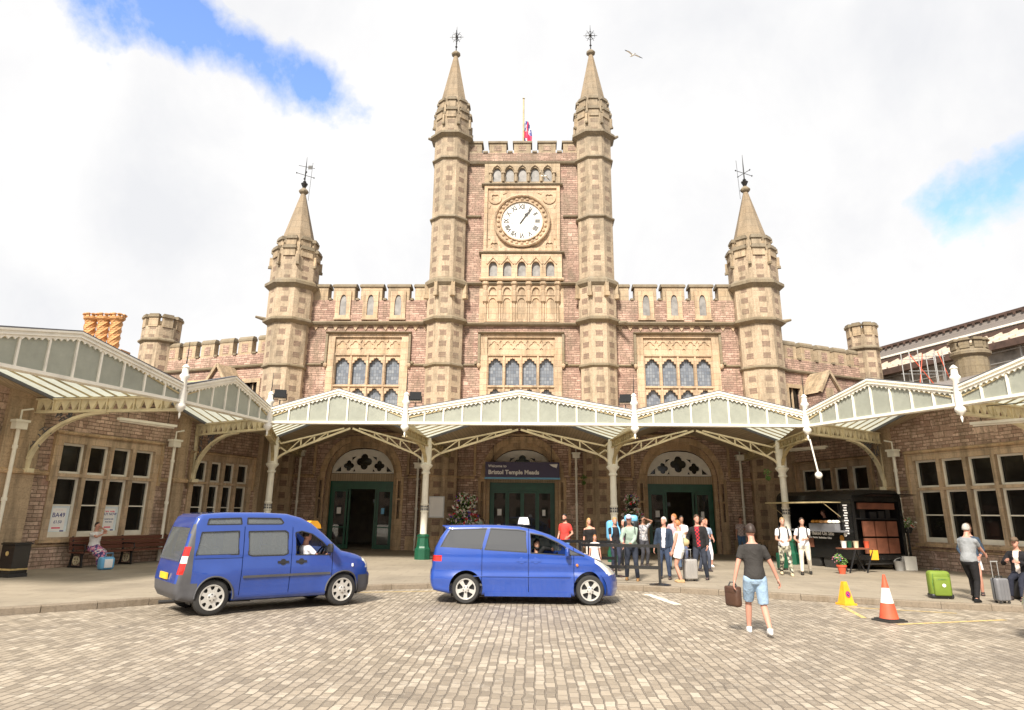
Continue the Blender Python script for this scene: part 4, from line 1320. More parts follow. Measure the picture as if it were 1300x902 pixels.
# ------------------------------------------------------------------ entrance canopy
CN = thing('entrance_canopy', 'cream iron and glass canopy with zigzag gables round the forecourt', 'canopy', (0, 0, 0))
ZR, ZE, ZV, ZB = 6.0, 5.30, 5.05, 4.87
POSTS = [(-11.55, 12.6), (-9.5, 19.4), (-8.7, 24.0), (-3.85, 24.0), (4.15, 24.0), (10.05, 24.05), (12.3, 19.1), (14.6, 13.0)]
BACKS = [((-16.6, 13.5), (-14.4, 20.06)), ((-14.4, 20.06), (-12.35, 26.2)), ((-10.8, 33.9), (-3.4, 33.9)), ((-3.4, 33.9), (3.6, 33.9)), ((3.6, 33.9), (10.8, 33.9)),
         ((14.2, 27.5), (16.3, 21.2)), ((16.3, 21.2), (18.4, 14.9))]
COLS = [(-9.78, 27.6), (-3.6, 27.6), (3.76, 27.6), (10.33, 27.6)]
V3 = lambda p, z: Vector((p[0], p[1], z))
for gi in range(7):
    A, Bp = POSTS[gi], POSTS[gi + 1]; A2, B2 = BACKS[gi]
    front = gi in (2, 3, 4); ex = 1.02 if front else 1.07
    A2, B2 = [(p[0] + (q[0] - p[0]) * ex, p[1] + (q[1] - p[1]) * ex) for p, q in ((A, A2), (Bp, B2))]
    fr = Frame(A[0], A[1], Bp[0] - A[0], Bp[1] - A[1]); L = math.hypot(Bp[0] - A[0], Bp[1] - A[1])
    def zt(s): return ZE + (ZR - ZE) * (1 - abs(s - L / 2) / (L / 2))
    # fascia: frosted panes, bars, scalloped verge, bottom rail
    e = .12
    mb = MB(fr); mb.face([(e, -.02, ZB), (L - e, -.02, ZB), (L - e, -.02, zt(L - e) - .12), (L / 2, -.02, ZR - .12), (e, -.02, zt(e) - .12)])
    g_ = mb.build('gable_pane', 'gable_glass', CN)
    n = max(3, round(L / .69))
    for k in range(1, n):
        mb = MB(fr); s = L * k / n; mb.box(s - .026, s + .026, -.05, .03, ZB, zt(s) - .15); mb.build('glazing_bar', 'creamlight', g_)
    mb = MB(fr); mb.box(0, L, -.06, .06, ZB - .05, ZB + .03, 0); mb.box(0, L, -.12, -.03, ZB - .07, ZB - .02, 0)
    for x in (e / 2, L - e / 2): mb.box(x - e / 2, x + e / 2, -.05, .05, ZB, ZE, 0)
    mb.build('bottom_rail', 'creamlight', CN)
    mb = MB(fr)
    for side in (0, 1):
        m = int(L / 2 / .15); lo = []; up = []
        for i in range(m * 4 + 1):
            s = L / 2 * i / (m * 4); q = s if side == 0 else L - s
            sc = .06 * abs(math.sin(PI * i / 4)); lo.append((q, zt(q) - .215 + sc)); up.append((q, zt(q)))
        mb.plate(lo + up[::-1], [], .05, .01)
        a = (0, .06, ZE + .01) if side == 0 else (L, .06, ZE + .01)
        mb.beam(a, (L / 2, .06, ZR + .01), .07, .05, 1); mb.beam((a[0], .075, a[2] - .105), (L / 2, .075, ZR - .095), .03, .03, 0)
        mb.beam((a[0], 0, a[2] + .05), (L / 2, 0, ZR + .05), .16, .035, 2)
    mb.build('verge_board', ['creamlight', 'creamlight', 'lead'], CN)
    # roof
    mid = lambda p, q: ((p[0] + q[0]) / 2, (p[1] + q[1]) / 2)
    Rf, Rb = mid(A, Bp), mid(A2, B2); fg = .37 if front else .80
    lerp = lambda p, q, t: (p[0] + (q[0] - p[0]) * t, p[1] + (q[1] - p[1]) * t)
    gl = MB(); so = MB(); br = MB()
    for P, P2, Rr, Rr2, ci in ((A, A2, Rf, Rb, 0), (Bp, B2, Rf, Rb, 1)):
        if front:      # valley bends at the column
            Pc = COLS[gi - 2 + ci]; Rc = mid(COLS[gi - 2], COLS[gi - 1]); zc = 4.74
        else: zc = ZV; Pc = lerp(P, P2, fg); Rc = lerp(Rr, Rr2, fg)
        zr2 = ZR - .03; zb = ZR - .03 if front else ZR - .25
        gl.face([V3(P, ZV), V3(Rr, zr2), V3(Rc, zr2), V3(Pc, zc)], raw=True)
        so.face([V3(Pc, zc), V3(Rc, zr2), V3(Rr2, zb), V3(P2, zc)], raw=True)
        k = max(4, int((V3(P, 0) - V3(Pc, 0)).length / .42))
        for i in range(k + 1):
            a, b = lerp(P, Pc, i / k), lerp(Rr, Rc, i / k); br.beam(V3(a, ZV + (zc - ZV) * i / k - .02), V3(b, zr2 - .02), .028, .04, 0, raw=True)
        br.beam(V3(Pc, zc - .05), V3(Rc, zr2 - .05), .05, .09, 1, raw=True)
    br.beam(V3(Rf, ZR - .06), V3(Rc, ZR - .06), .08, .1, 0, raw=True)
    r1 = gl.build('roof_glazing', 'roof_glass', CN); so.build('boarded_roof', 'soffit', CN); br.build('rafter', ['creamdull', 'lead'], r1)
# flat infill in the two corners
mb = MB()
mb.face([V3((-8.7, 24), 5.04), V3((-9.78, 27.6), 4.76), V3((-10.8, 33.9), 4.76), V3((-12.1, 34), 4.9), V3((-11.2, 29.6), 5.04), V3((-12.35, 26.2), 5.04)], raw=True)
mb.face([V3((10.05, 24.05), 5.04), V3((10.33, 27.6), 4.76), V3((10.8, 33.9), 4.76), V3((12.1, 34), 4.9), V3((12.6, 32.25), 5.04), V3((14.2, 27.5), 5.04)], raw=True)
mb.build('corner_ceiling', 'soffit', CN)
# posts at the valleys
for i, p in enumerate(POSTS):
    mb = MB()
    mb.lathe((p[0], p[1] - .06, 0), [(.012, 4.36), (.045, 4.48), (.025, 4.53), (.10, 4.60), (.17, 4.68), (.17, 4.74), (.11, 4.82), (.12, 5.1), (.11, 5.5), (.165, 5.56), (.165, 5.61), (.11, 5.67), (.10, 5.82), (.13, 5.85), (.05, 5.93), (.02, 5.95)], 12)
    for v in mb.v: v.x = p[0] + (v.x - p[0]) * .85
    for v in mb.v: v.y = p[1] - .06 + (v.y - p[1] + .06) * .85
    o = mb.build('finial_post', 'white', CN, 40)
    if i in (1, 2, 3, 4, 5):
        mb = MB(); mb.tube([(p[0], p[1] - .06, 5.95), (p[0] + .01, p[1] - .06, 6.3), (p[0] + .01, p[1] - .06, 6.62)], [.018, .014, .008], 0, 5); mb.build('spike', 'black', o)
# beams along the valleys
def pierced_beam(P, Q, z0, z1, mat, extra=None, tri=True):
    fr = Frame(P[0], P[1], Q[0] - P[0], Q[1] - P[1]); L = math.hypot(Q[0] - P[0], Q[1] - P[1]); mb = MB(fr)
    n = max(4, int((L - .3) / .3)); w = (L - .3) / n; holes = []; m = .07
    for k in range(n):
        s = .15 + w * k
        if tri: holes += [[(s + .03, z0 + m), (s + w - .03, z0 + m), (s + w / 2, z1 - m)]]
    mb.plate(rect(0, L, z0, z1), holes, .035, -.035)
    mb.box(0, L, -.11, .11, z1 - .03, z1 + .015); mb.box(0, L, -.09, .09, z0 - .02, z0 + .02)
    k = .6
    while k < L: mb.box(k - .02, k + .02, -.08, .08, z0, z1); k += .9
    return mb.build('valley_beam', mat, CN)
for ci in range(4):
    P, C_ = POSTS[ci + 2], COLS[ci]; Bk = ((-10.8, 33.9), (-3.4, 33.9), (3.6, 33.9), (10.8, 33.9))[ci]
    pierced_beam(P, C_, 4.40, 4.68, 'creamdull'); pierced_beam(C_, Bk, 4.40, 4.68, 'creamdull')
    fr = Frame(C_[0], C_[1], P[0] - C_[0], P[1] - C_[1]); L = math.hypot(P[0] - C_[0], P[1] - C_[1]); mb = MB(fr)
    pts = [(.12 + 1.9 * (1 - math.cos(rad(90 * t / 8))), 0, 3.6 + .8 * math.sin(rad(90 * t / 8))) for t in range(9)]
    for a, b in zip(pts, pts[1:]): mb.beam(a, b, .12, .07)
    mb.tube([(.3, 0, 4.0), (.55, 0, 4.45), (.35, 0, 4.7)], .03, 0, 6); mb.tube([(.9, 0, 4.55), (.6, 0, 4.6), (.7, 0, 4.72)], .025, 0, 6)
    mb.build('curved_brace', 'creamdull', CN)
for wi, (P, W, fr0) in enumerate((((-9.5, 19.4), (-14.35, 20.1), WL), ((-8.7, 24.0), (-12.3, 26.2), WL), ((-11.55, 12.6), (-16.55, 13.5), WL),
                                 ((10.05, 24.05), (14.15, 27.4), WR), ((12.3, 19.1), (16.25, 21.2), WR), ((14.6, 13.0), (18.35, 14.9), WR))):
    pierced_beam(P, W, 4.6, 5.0, 'cream')
    fr = Frame(W[0], W[1], P[0] - W[0], P[1] - W[1]); mb = MB(fr)
    pts = [(.12 + 2.4 * (1 - math.cos(rad(90 * t / 10))), 0, 2.98 + 1.6 * math.sin(rad(90 * t / 10))) for t in range(11)]
    for a, b in zip(pts, pts[1:]): mb.beam(a, b, .14, .09)
    mb.beam((.1, 0, 2.95), (.02, 0, 4.6), .1, .1); mb.box(-.05, .3, -.12, .12, 2.85, 2.97)
    mb.build('curved_brace', 'cream', CN)
    mb = MB(fr)      # pierced spandrel leafwork
    for k in range(26):
        s = .12 + random.random() * 1.2; lim = 2.98 + 1.6 * math.sin(math.acos(max(0, 1 - (s - .12) / 2.4))); z = lim + (4.6 - lim) * random.random()
        a = random.random() * PI; r = .11
        mb.tube([(s - r * math.cos(a), 0, z - r * math.sin(a)), (s + .04, 0, z + .05), (s + r * math.cos(a), 0, z + r * math.sin(a))], .02, 0, 4)
    mb.build('spandrel_scroll', 'lead', CN)
# trusses between the columns
for bi in range(3):
    P, Q = COLS[bi], COLS[bi + 1]; fr = Frame(P[0], P[1], Q[0] - P[0], Q[1] - P[1]); L = math.hypot(Q[0] - P[0], Q[1] - P[1])
    for side in (0, 1):
        g = (lambda s: s) if side == 0 else (lambda s: L - s)
        H = L / 2 - .05; mb = MB(fr)
        bot = [(.06, 3.66), (.16, 3.84), (.30, 3.98), (.55, 4.12), (H, 5.08)]; top = [(.10, 4.62), (.28, 4.46), (H - .25, 5.08)]
        def line(pl, w, h):
            for a, b in zip(pl, pl[1:]): mb.beam((g(a[0]), 0, a[1]), (g(b[0]), 0, b[1]), w, h)
        line(bot, .1, .075); line(top, .09, .06); line([(.55, 4.12), (.28, 4.30), (.12, 4.2)], .07, .05)
        zb = lambda s: 4.12 + (5.08 - 4.12) * (s - .55) / (H - .55); zt_ = lambda s: 4.46 + (5.08 - 4.46) * (s - .28) / (H - .53)
        xs = [.55 + (H - .9 - .55) * k / 3 for k in range(4)]
        for k, s in enumerate(xs):
            if k: mb.beam((g(s), 0, zb(s)), (g(s), 0, zt_(s)), .05, .05)
            if k < 3: mb.beam((g(s), 0, zb(s)), (g(xs[k + 1]), 0, zt_(xs[k + 1])), .05, .04)
        mb.build('truss', 'cream', CN)
# columns
for p in COLS:
    mb = MB()
    mb.lathe((p[0], p[1], 0), [(.135, 1.0), (.13, 1.85), (.155, 1.87), (.155, 1.9), (.13, 1.92), (.13, 2.12), (.155, 2.14), (.155, 2.18), (.13, 2.2), (.12, 3.3), (.17, 3.33), (.17, 3.38), (.13, 3.42), (.15, 3.5), (.24, 3.6), (.26, 3.66), (.2, 3.7), (.2, 4.4), (.16, 4.72)], 14)
    c_ = mb.build('column', 'creamlight', CN, 35)
    mb = MB(); mb.lathe((p[0], p[1], 0), [(.31, .12), (.31, .5), (.27, .54), (.25, .6), (.22, .9), (.25, .96), (.25, 1.0), (.15, 1.05)], 8); mb.build('column_base', 'green', c_)
    mb = MB()
    for k in range(10):
        a = 2 * PI * k / 10
        for z in (1.97, 2.07): mb.box(p[0] + .135 * math.cos(a) - .022, p[0] + .135 * math.cos(a) + .022, p[1] + .135 * math.sin(a) - .022, p[1] + .135 * math.sin(a) + .022, z - .03, z + .03)
    mb.build('column_band', 'lead', c_)

# lamps, floodlights and other fittings on the canopy
def floodlight(x, y, z, rz, label):
    t = thing('floodlight', label, 'floodlight', (x, y, z), rz, 'black floodlights on the canopy')
    mb = MB(); mb.box(-.2, .2, -.12, .12, .0, .3); mb.box(-.17, .17, -.15, -.12, .03, .27); mb.box(-.2, .2, .12, .17, .05, .25); mb.build('housing', 'blackpaint', t)
    mb = MB(); mb.beam((-.22, 0, -.06), (-.22, 0, .18), .03, .02); mb.beam((.22, 0, -.06), (.22, 0, .18), .03, .02); mb.beam((-.22, 0, -.06), (.22, 0, -.06), .03, .02); mb.beam((0, 0, -.06), (0, 0, -.3), .04, .04); mb.build('bracket', 'black', t)
floodlight(-8.42, 24.1, 5.72, .3, 'black floodlight clamped by the canopy post in front of the left outer turret')
floodlight(-3.55, 24.1, 5.66, .1, 'black floodlight by the canopy post left of the middle gable')
floodlight(3.88, 24.1, 5.62, -.15, 'black floodlight by the canopy post right of the middle gable')
def tube_lamp(P, Q, label):
    t = thing('strip_lamp', label, 'strip lamp', P, 0, 'strip lamps under the canopy'); d = Vector(Q) - Vector(P)
    mb = MB(); mb.beam((0, 0, 0), d, .14, .07, raw=True); mb.build('lamp_body', 'creamlight', t)
    mb = MB(); mb.tube([d * .03 + Vector((0, 0, -.06)), d * .97 + Vector((0, 0, -.06))], .03, 0, 8, raw=True); mb.build('lamp_tube', 'tube', t)
    mb = MB()
    for k in (.15, .85): mb.tube([d * k, d * k + Vector((0, 0, .45))], .01, 0, 5, raw=True)
    mb.beam(d * .15 + Vector((0, 0, .45)), d * .85 + Vector((0, 0, .45)), .02, .02, raw=True); mb.build('suspension_rod', 'black', t)
tube_lamp((-11.6, 19.9, 4.42), (-10.8, 21.7, 4.42), 'strip lamp hanging in front of the four light window above the bench')
tube_lamp((10.95, 28.4, 4.45), (11.9, 27.0, 4.45), 'strip lamp above the food trailer, beside the right outer column')
tube_lamp((13.1, 20.0, 4.45), (14.3, 18.6, 4.45), 'strip lamp at the right edge, above the grey shirted man')
t = thing('ball_pendant', 'white ball on a long rod under the canopy post by the food trailer', 'ball lamp', (10.1, 23.99, 4.4))
mb = MB(); mb.tube([(0, 0, 0), (.16, 0, -1.1)], .028, 0, 6); mb.build('rod', 'white', t)
mb = MB(); mb.lathe((.17, 0, -1.2), [(.02, -.12), (.08, -.095), (.12, -.03), (.12, .03), (.08, .09), (.03, .12)], 12); mb.build('ball', 'white', t, True)

# sign
t = thing('station_sign', 'navy welcome sign with white lettering and light blue base stripe over the middle door', 'sign', (.1, 33.45, 3.42))
mb = MB(); mb.box(-1.76, 1.78, 0, .12, .08, .80); mb.build('sign_board', 'sign_blue', t)
mb = MB(); mb.box(-1.79, 1.81, -.01, .13, 0, .079); mb.build('sign_stripe', 'sign_cyan', t)
mb = MB(); mb.beam((-1.4, .06, .8), (-1.4, .06, 1.6), .03, .03); mb.beam((1.4, .06, .8), (1.4, .06, 1.6), .03, .03); mb.build('hanger', 'black', t)
fl = Frame(0, 0, 1, 0)
text_on('lettering', 'Welcome to', .17, fl, -1.62, .005, .55, 'letter', t, bold=.004)
text_on('lettering', 'Bristol Temple Meads', .275, fl, -1.62, .005, .23, 'letter', t, bold=.009)
mb = MB(fl); mb.plate([(1.30, .70), (1.70, .72), (1.64, .52), (1.58, .56), (1.5, .57), (1.42, .61)], [], .01, .003); mb.build('sign_logo', 'letter', t)
# notice board on the turret foot
t = thing('notice_board', 'pale framed notice board on the stonework left of the middle door', 'notice board', (-3.88, 33.12, 1.62))
mb = MB(); mb.box(-.36, .36, -.06, 0, 0, .96); mb.build('frame', 'steel', t)
mb = MB(); mb.box(-.31, .31, -.066, -.06, .05, .91); mb.build('sheet', 'letter', t)

# posters in the bench window
def poster(op, label, big, small):
    x0, x1, z0, z1 = op; w = x1 - x0 - .16; h = .84; P = WL(x0 + .08, -.125, 1.09)
    t = thing('poster', label, 'poster', P, math.atan2(WL.a.y, WL.a.x)); t.location = P
    lf = Frame(0, 0, 1, 0)
    mb = MB(lf); mb.box(0, w, 0, .006, 0, h); mb.build('sheet', 'poster', t)
    mb = MB(lf); mb.box(.09, w - .1, .006, .008, .1, h - .07); mb.build('panel', 'letter', t)
    for s_, sz, z, m_ in big + small:
        o = text_on('print', s_, sz, lf, w / 2 - .01, .009, z, m_, t, align='CENTER', bold=.002, depth=.001)
    mb = MB(lf); mb.box(w * .22, w * .66, .008, .01, .16, .20); mb.build('banner', 'p_pink', t)
    mb = MB(lf); mb.box(w * .66, w * .86, .008, .0105, .02, .11); mb.build('badge', 'p_blue', t)
# the two left hand lower panes of the window above the bench
poster(opsL[0][0], 'blue bordered poster in the leftmost pane, behind the seated woman', [('BA49', .19, .5, 'p_blue'), ('£1.50', .12, .32, 'p_blue')], [('· · · · ·', .09, .68, 'p_pink')])
poster(opsL[0][4], 'blue bordered poster with a smaller heading, in the third pane above the bench', [('BUY NOW', .11, .56, 'p_blue')], [('save  today', .08, .66, 'p_pink'), ('travel by train', .06, .42, 'p_blue'), ('from here', .06, .33, 'p_blue')])

# flag on the tower
t = thing('flag_pole', 'white flagpole above the clock tower battlements', 'flagpole', (-.02, 38.0, 20.5))
mb = MB(); mb.tube([(0, 0, 0), (0, 0, 6.6)], [.07, .045], 0, 8); mb.lathe((0, 0, 6.6), [(.02, 0), (.08, .06), (.02, .13)], 8); mb.build('pole', 'creamdull', t)
mb = MB(); nx, nz = 8, 8
cols_ = []
for i in range(nx):
    for j in range(nz):
        def P(a, b):
            u, v = a / nx, b / nz; return (.04 + .45 * u + .04 * math.sin(v * 7 + u * 5), .1 * math.sin(u * 9 + v * 2), 5.2 - 2.0 * v - .5 * u)
        u, v = (i + .5) / nx - .5, (j + .5) / nz - .5
        mi = 0
        if abs(u) < .13 or abs(v) < .13: mi = 1 if (abs(u) < .07 or abs(v) < .07) else 2
        elif abs(abs(u) - abs(v)) < .1: mi = 2
        mb.face([P(i, j), P(i + 1, j), P(i + 1, j + 1), P(i, j + 1)], mi)
fo = tag(mb.build('flag', ['p_blue', 'p_pink', 'letter'], None, True, merge=False), 'limp red white and blue flag on the pole over the clock tower', 'flag'); fo.location = (-.02, 38.0, 20.5)

# gulls
def gull(loc, rz, s, label):
    mb = MB()
    mb.tube([(0, -.22, 0), (0, -.1, 0), (0, .08, 0), (0, .2, .02), (0, .26, .03), (0, .31, .02)], [.01, .05, .065, .045, .035, .008], 0, 8)
    mb.face([(0, -.2, 0), (.06, -.34, 0), (-.06, -.34, 0)], 0)
    for q in (-1, 1):
        W = [(0, .06, -.06, .02), (.28, .12, -.02, .14), (.52, .05, -.06, .1), (.74, -.12, -.14, .02)]
        for (a, f, b, z), (a2, f2, b2, z2) in zip(W, W[1:]):
            mb.face([(q * a, f, z), (q * a2, f2, z2), (q * a2, b2, z2), (q * a, b, z)], 0 if a2 < .7 else 1)
            mb.face([(q * a, f, z + .012), (q * a2, f2, z2 + .012), (q * a2, b2, z2 + .012), (q * a, b, z + .012)], 2)
    o = tag(mb.build('gull', ['white', 'black', 'greycase'], None, merge=False), label, 'gull'); o.location = loc; o.rotation_euler = (.2, .1, rz); o.scale = (s, s, s)
gull((5.63, 30.0, 24.3), .5, .75, 'dark gull gliding in the sky right of the clock tower')
gull((1.1, 28.0, 16.5), 1.1, .62, 'white gull flying in front of the tower just above the clock')

# ------------------------------------------------------------------ right skyline: little round tower and scaffold
t = thing('round_turret', 'small weathered battlemented round turret below the train shed roof', 'turret', (19.5, 29.5, 0))
mb = MB(); mb.lathe((0, 0, 0), [(.64, 0), (.64, 8.5), (.78, 8.6), (.78, 8.72), (.66, 8.8), (.66, 8.9)], 16); mb.build('shaft', 'weathered', t)
mb = MB(); drum_merlons(mb, 0, 0, .68, 8.85, 9.3, .62, .12, .14, 0, 0); mb.build('battlement', 'weathered', t)
t = thing('scaffold', 'pink and white scaffold poles on the roof right of the corner tower', 'scaffold', (18.3, 31.3, 6.6))
mb = MB()
for x in (-.4, .0, .75, 1.1):
    for y in (0, .7): mb.tube([(x, y, 0), (x, y, 2.7)], .024, 0, 6)
mb.tube([(-.4, 0, 2.5), (1.1, 0, .2)], .02, 1, 6); mb.tube([(.9, 0, 2.6), (1.5, 0, .5)], .02, 1, 6); mb.tube([(-.3, 0, .2), (.2, 0, 2.5)], .02, 1, 6)
for z in (.9, 1.7, 2.4): mb.tube([(-.5, 0, z), (1.2, 0, z)], .016, 0, 6); mb.tube([(-.5, .7, z), (1.2, .7, z)], .016, 0, 6)
mb.build('scaffold_tubes', ['steel', 'cone_red'], t)

# ------------------------------------------------------------------ street furniture
def litter_bin():
    t = thing('litter_bin', 'black tapering litter bin with a yellow base band at the left edge', 'bin', (-12.95, 18.6, .12), math.atan2(1, .335) - PI / 2)
    mb = MB()
    def ring(w, d, z): return [(-w, -d, z), (w, -d, z), (w, d, z), (-w, d, z)]
    def band(m, a, b, mi=0):
        for k in range(4): m.face([a[k], a[(k + 1) % 4], b[(k + 1) % 4], b[k]], mi)
    band(mb, ring(.27, .25, .1), ring(.27, .25, .92)); band(mb, ring(.27, .25, .92), ring(.25, .23, .93)); mb.face(ring(.27, .25, .92)); mb.face(ring(.27, .25, .1)[::-1]); mb.build('bin_body', 'blackpaint', t)
    mb = MB(); mb.box(-.3, .3, -.28, .28, .93, .98); mb.box(-.27, .27, -.25, .25, .98, 1.0); mb.build('lid', 'blackpaint', t); t.scale = (.88, .88, .86)
    mb = MB(); mb.box(-.29, .29, -.27, .27, 0, .1); mb.build('plinth', 'rubber', t)
    mb = MB()
    for a in ((-.275, .275, -.256, -.25), (-.275, .275, .25, .256)): mb.box(a[0], a[1], a[2], a[3], .2, .25)
    for a in ((-.276, -.27), (.27, .276)): mb.box(a[0], a[1], -.25, .25, .2, .25)
    mb.build('band', 'yellow', t)
    mb = MB(Frame(0, -.251, 1, 0)); mb.plate(circ(0, .68, .07, 12), [], .004, 0); mb.build('emblem', 'yellow', t)
litter_bin()

def bench():
    ang = math.atan2(1, .335); O = WL(-1.55, .32, .12)
    t = thing('bench', 'long dark brown slatted bench with iron ends under the left window', 'bench', O, ang)
    L = 3.8       # local: x along the wall, -y towards the forecourt
    mb = MB()
    for k in range(4): mb.box(0, L, -.52 + .125 * k, -.42 + .125 * k, .42, .455)
    mb.build('seat', 'wood', t)
    mb = MB()
    for k in range(3): mb.beam((0, -.03 + .03 * k, .56 + .13 * k), (L, -.03 + .03 * k, .56 + .13 * k), .03, .115)
    mb.build('backrest', 'wood', t)
    for x in (.12, L / 2, L - .12):
        mb = MB(); fr = Frame(x, 0, 0, 1)
        mb.beam((x, -.48, 0), (x, -.44, .42), .05, .05); mb.beam((x, 0, 0), (x, -.06, .44), .05, .05); mb.beam((x, -.06, .4), (x, .06, .9), .04, .05); mb.beam((x, -.5, .40), (x, 0, .40), .05, .04)
        mb.beam((x, -.52, .66), (x, -.02, .66), .05, .03); mb.tube([(x, -.5, .42), (x, -.55, .54), (x, -.5, .66)], .018, 0, 6); mb.beam((x, -.5, .03), (x, .05, .03), .06, .05)
        lg = mb.build('leg', 'black', t)
        mb = MB(fr); ring = circ(-.24, .21, .13, 16); mb.plate(ring, [circ(-.24, .21, .105, 16)], .02, -.02); mb.beam((-.34, 0, .21), (-.14, 0, .21), .03, .03); mb.beam((-.24, 0, .31), (-.24, 0, .11), .03, .03); mb.build('medallion', 'cone_yellow' if False else 'cream', lg)
bench()

def barrier(P, Q, zs, posts, label):
    d = Vector(Q) - Vector(P); t = thing('barrier', label, 'barrier', (P[0], P[1], .12), math.atan2(d.y, d.x), 'black queue barriers'); L = d.length
    for z in zs:
        mb = MB(); mb.beam((0, 0, z), (L, 0, z), .06, .08); mb.build('rail', 'blackpaint', t)
    for s in posts:
        mb = MB(); mb.beam((s * L, 0, .03), (s * L, 0, 1.02), .07, .07); mb.build('post', 'blackpaint', t)
        mb = MB(); mb.lathe((s * L, 0, 0), [(.28, 0), (.28, .02), (.06, .05)], 16); mb.build('foot', 'blackpaint', t)
barrier((3.0, 19.0), (3.9, 18.85), (.95, .42), (1.0,), 'two rail black barrier with a round foot beside the woman in white shorts')
barrier((1.35, 21.5), (3.05, 21.2), (.95, .5), (0., .55, 1.), 'black barrier behind the bonnet of the blue people carrier')
barrier((1.9, 19.15), (3.0, 19.0), (.95, .42), (0.,), 'short black barrier between the nose of the people carrier and the backpackers')

def cone_big():
    t = thing('traffic_cone', 'tall red and white traffic cone standing on the setts at the right', 'traffic cone', (7.25, 13.95, 0))
    mb = MB(); mb.box(-.25, .25, -.25, .25, 0, .035); mb.box(-.21, .21, -.21, .21, .035, .06); mb.build('base', 'rubber', t).rotation_euler = (0, 0, .35); t.scale = (.85, .85, .88)
    for nm, z0, z1, r0, r1, m in (('cone_lower', .06, .36, .195, .135, 'cone_red'), ('cone_band', .361, .66, .136, .078, 'cone_white'), ('cone_tip', .661, .92, .077, .028, 'cone_red')):
        mb = MB(); mb.lathe((0, 0, 0), [(r0, z0), (r1, z1)] + ([(.01, z1 + .008)] if nm == 'cone_tip' else []), 20); mb.build(nm, m, t, 40)
cone_big()
def cone_small():
    t = thing('parking_cone', 'short yellow no waiting cone on the kerb by the walking man', 'traffic cone', (7.5, 16.35, 0))
    mb = MB(); mb.box(-.22, .22, -.22, .22, 0, .05); mb.build('base', 'cone_yellow', t).rotation_euler = (0, 0, .25); t.scale = (.70, .70, .80)
    mb = MB(); b = [(-.17, -.17, .05), (.17, -.17, .05), (.17, .17, .05), (-.17, .17, .05)]; u = [(-.06, -.06, .6), (.06, -.06, .6), (.06, .06, .6), (-.06, .06, .6)]
    for k in range(4): mb.face([b[k], b[(k + 1) % 4], u[(k + 1) % 4], u[k]])
    mb.face(u); o = mb.build('cone_body', 'cone_yellow', t); o.rotation_euler = (0, 0, .25)
    fr = Frame(0, -.182, 1, 0); mb = MB(fr); mb.plate(circ(0, .25, .085, 16), [], .012, 0, 0); mb.plate(circ(0, .25, .06, 16), [], .016, .01, 1); mb.beam((-.05, .018, .29), (.05, .018, .21), .02, .02, 0)
    o = mb.build('roundel', ['p_pink', 'p_blue'], t); o.rotation_euler = (-.19, 0, .25)
cone_small()

def foliage(name, balls, n, size, parent, mats=('leaf',), weights=(1,)):
    mb = MB()
    for i in range(n):
        c, r = random.choice(balls); v = Vector((random.gauss(0, 1), random.gauss(0, 1), random.gauss(0, 1))).normalized() * r * (random.random() ** .35)
        p = Vector(c) + Vector((v.x, v.y, v.z * .85)); a = Vector((random.gauss(0, 1), random.gauss(0, 1), random.gauss(0, 1))).normalized(); b = a.orthogonal().normalized(); s = size * (.6 + .8 * random.random())
        mb.face([p - a * s, p + b * s * .5, p + a * s, p - b * s * .5], random.choices(range(len(mats)), weights)[0])
    return mb.build(name, list(mats), parent, merge=False)
def flower_tower(x, y, label, balls, nf):
    t = thing('flower_tower', label, 'flower tower', (x, y, .12), 0, 'tiered flower towers')
    mb = MB(); mb.tube([(0, 0, 0), (0, 0, 2.4)], .05, 0, 8); mb.lathe((0, 0, 0), [(.42, 0), (.5, .5), (.46, .52)], 16); mb.build('stand', 'black', t)
    for z, r in ((1.05, .4), (1.6, .36), (2.1, .28)):
        mb = MB(); mb.lathe((0, 0, z), [(.06, -.22), (r * .8, -.12), (r, .02)], 14); mb.build('basket', 'black', t)
    foliage('foliage', balls, 1500, .07, t)
    tag(foliage('flower_heads', [(c, r * 1.2) for c, r in balls], int(nf * 1.6), .09, t, ('fl_white', 'fl_red', 'fl_pink', 'fl_violet'), (8, 1.6, 1.6, 1.2)), kind='stuff')
flower_tower(-2.55, 33.0, 'bushy flower tower of white and red blooms left of the middle door', [((0, 0, .75), .6), ((-.15, -.1, 1.3), .55), ((.2, -.1, 1.35), .5), ((0, -.1, 1.9), .48), ((-.1, 0, 2.35), .32), ((.3, 0, 2.3), .25)], 520)
flower_tower(5.1, 32.4, 'three tiered flower tower with white middle tier, left of the right door', [((0, 0, .6), .5), ((0, -.05, 1.1), .42), ((0, -.05, 1.65), .46), ((0, 0, 2.35), .3)], 460)
# vine clinging to the front between door and turret
def hanging(x, y, z, n, label):
    t = thing('wall_plant', label, 'plant', (x, y, z)); tag(foliage('foliage', [((0, 0, 0), .16), ((0, 0, -.25), .1)], n, .05, t)); return t
hanging(3.0, 33.0, 3.5, 90, 'small green plant rooted in the ledge right of the middle door')
hanging(9.7, 27.4, 3.5, 80, 'small fern growing on the right outer column')
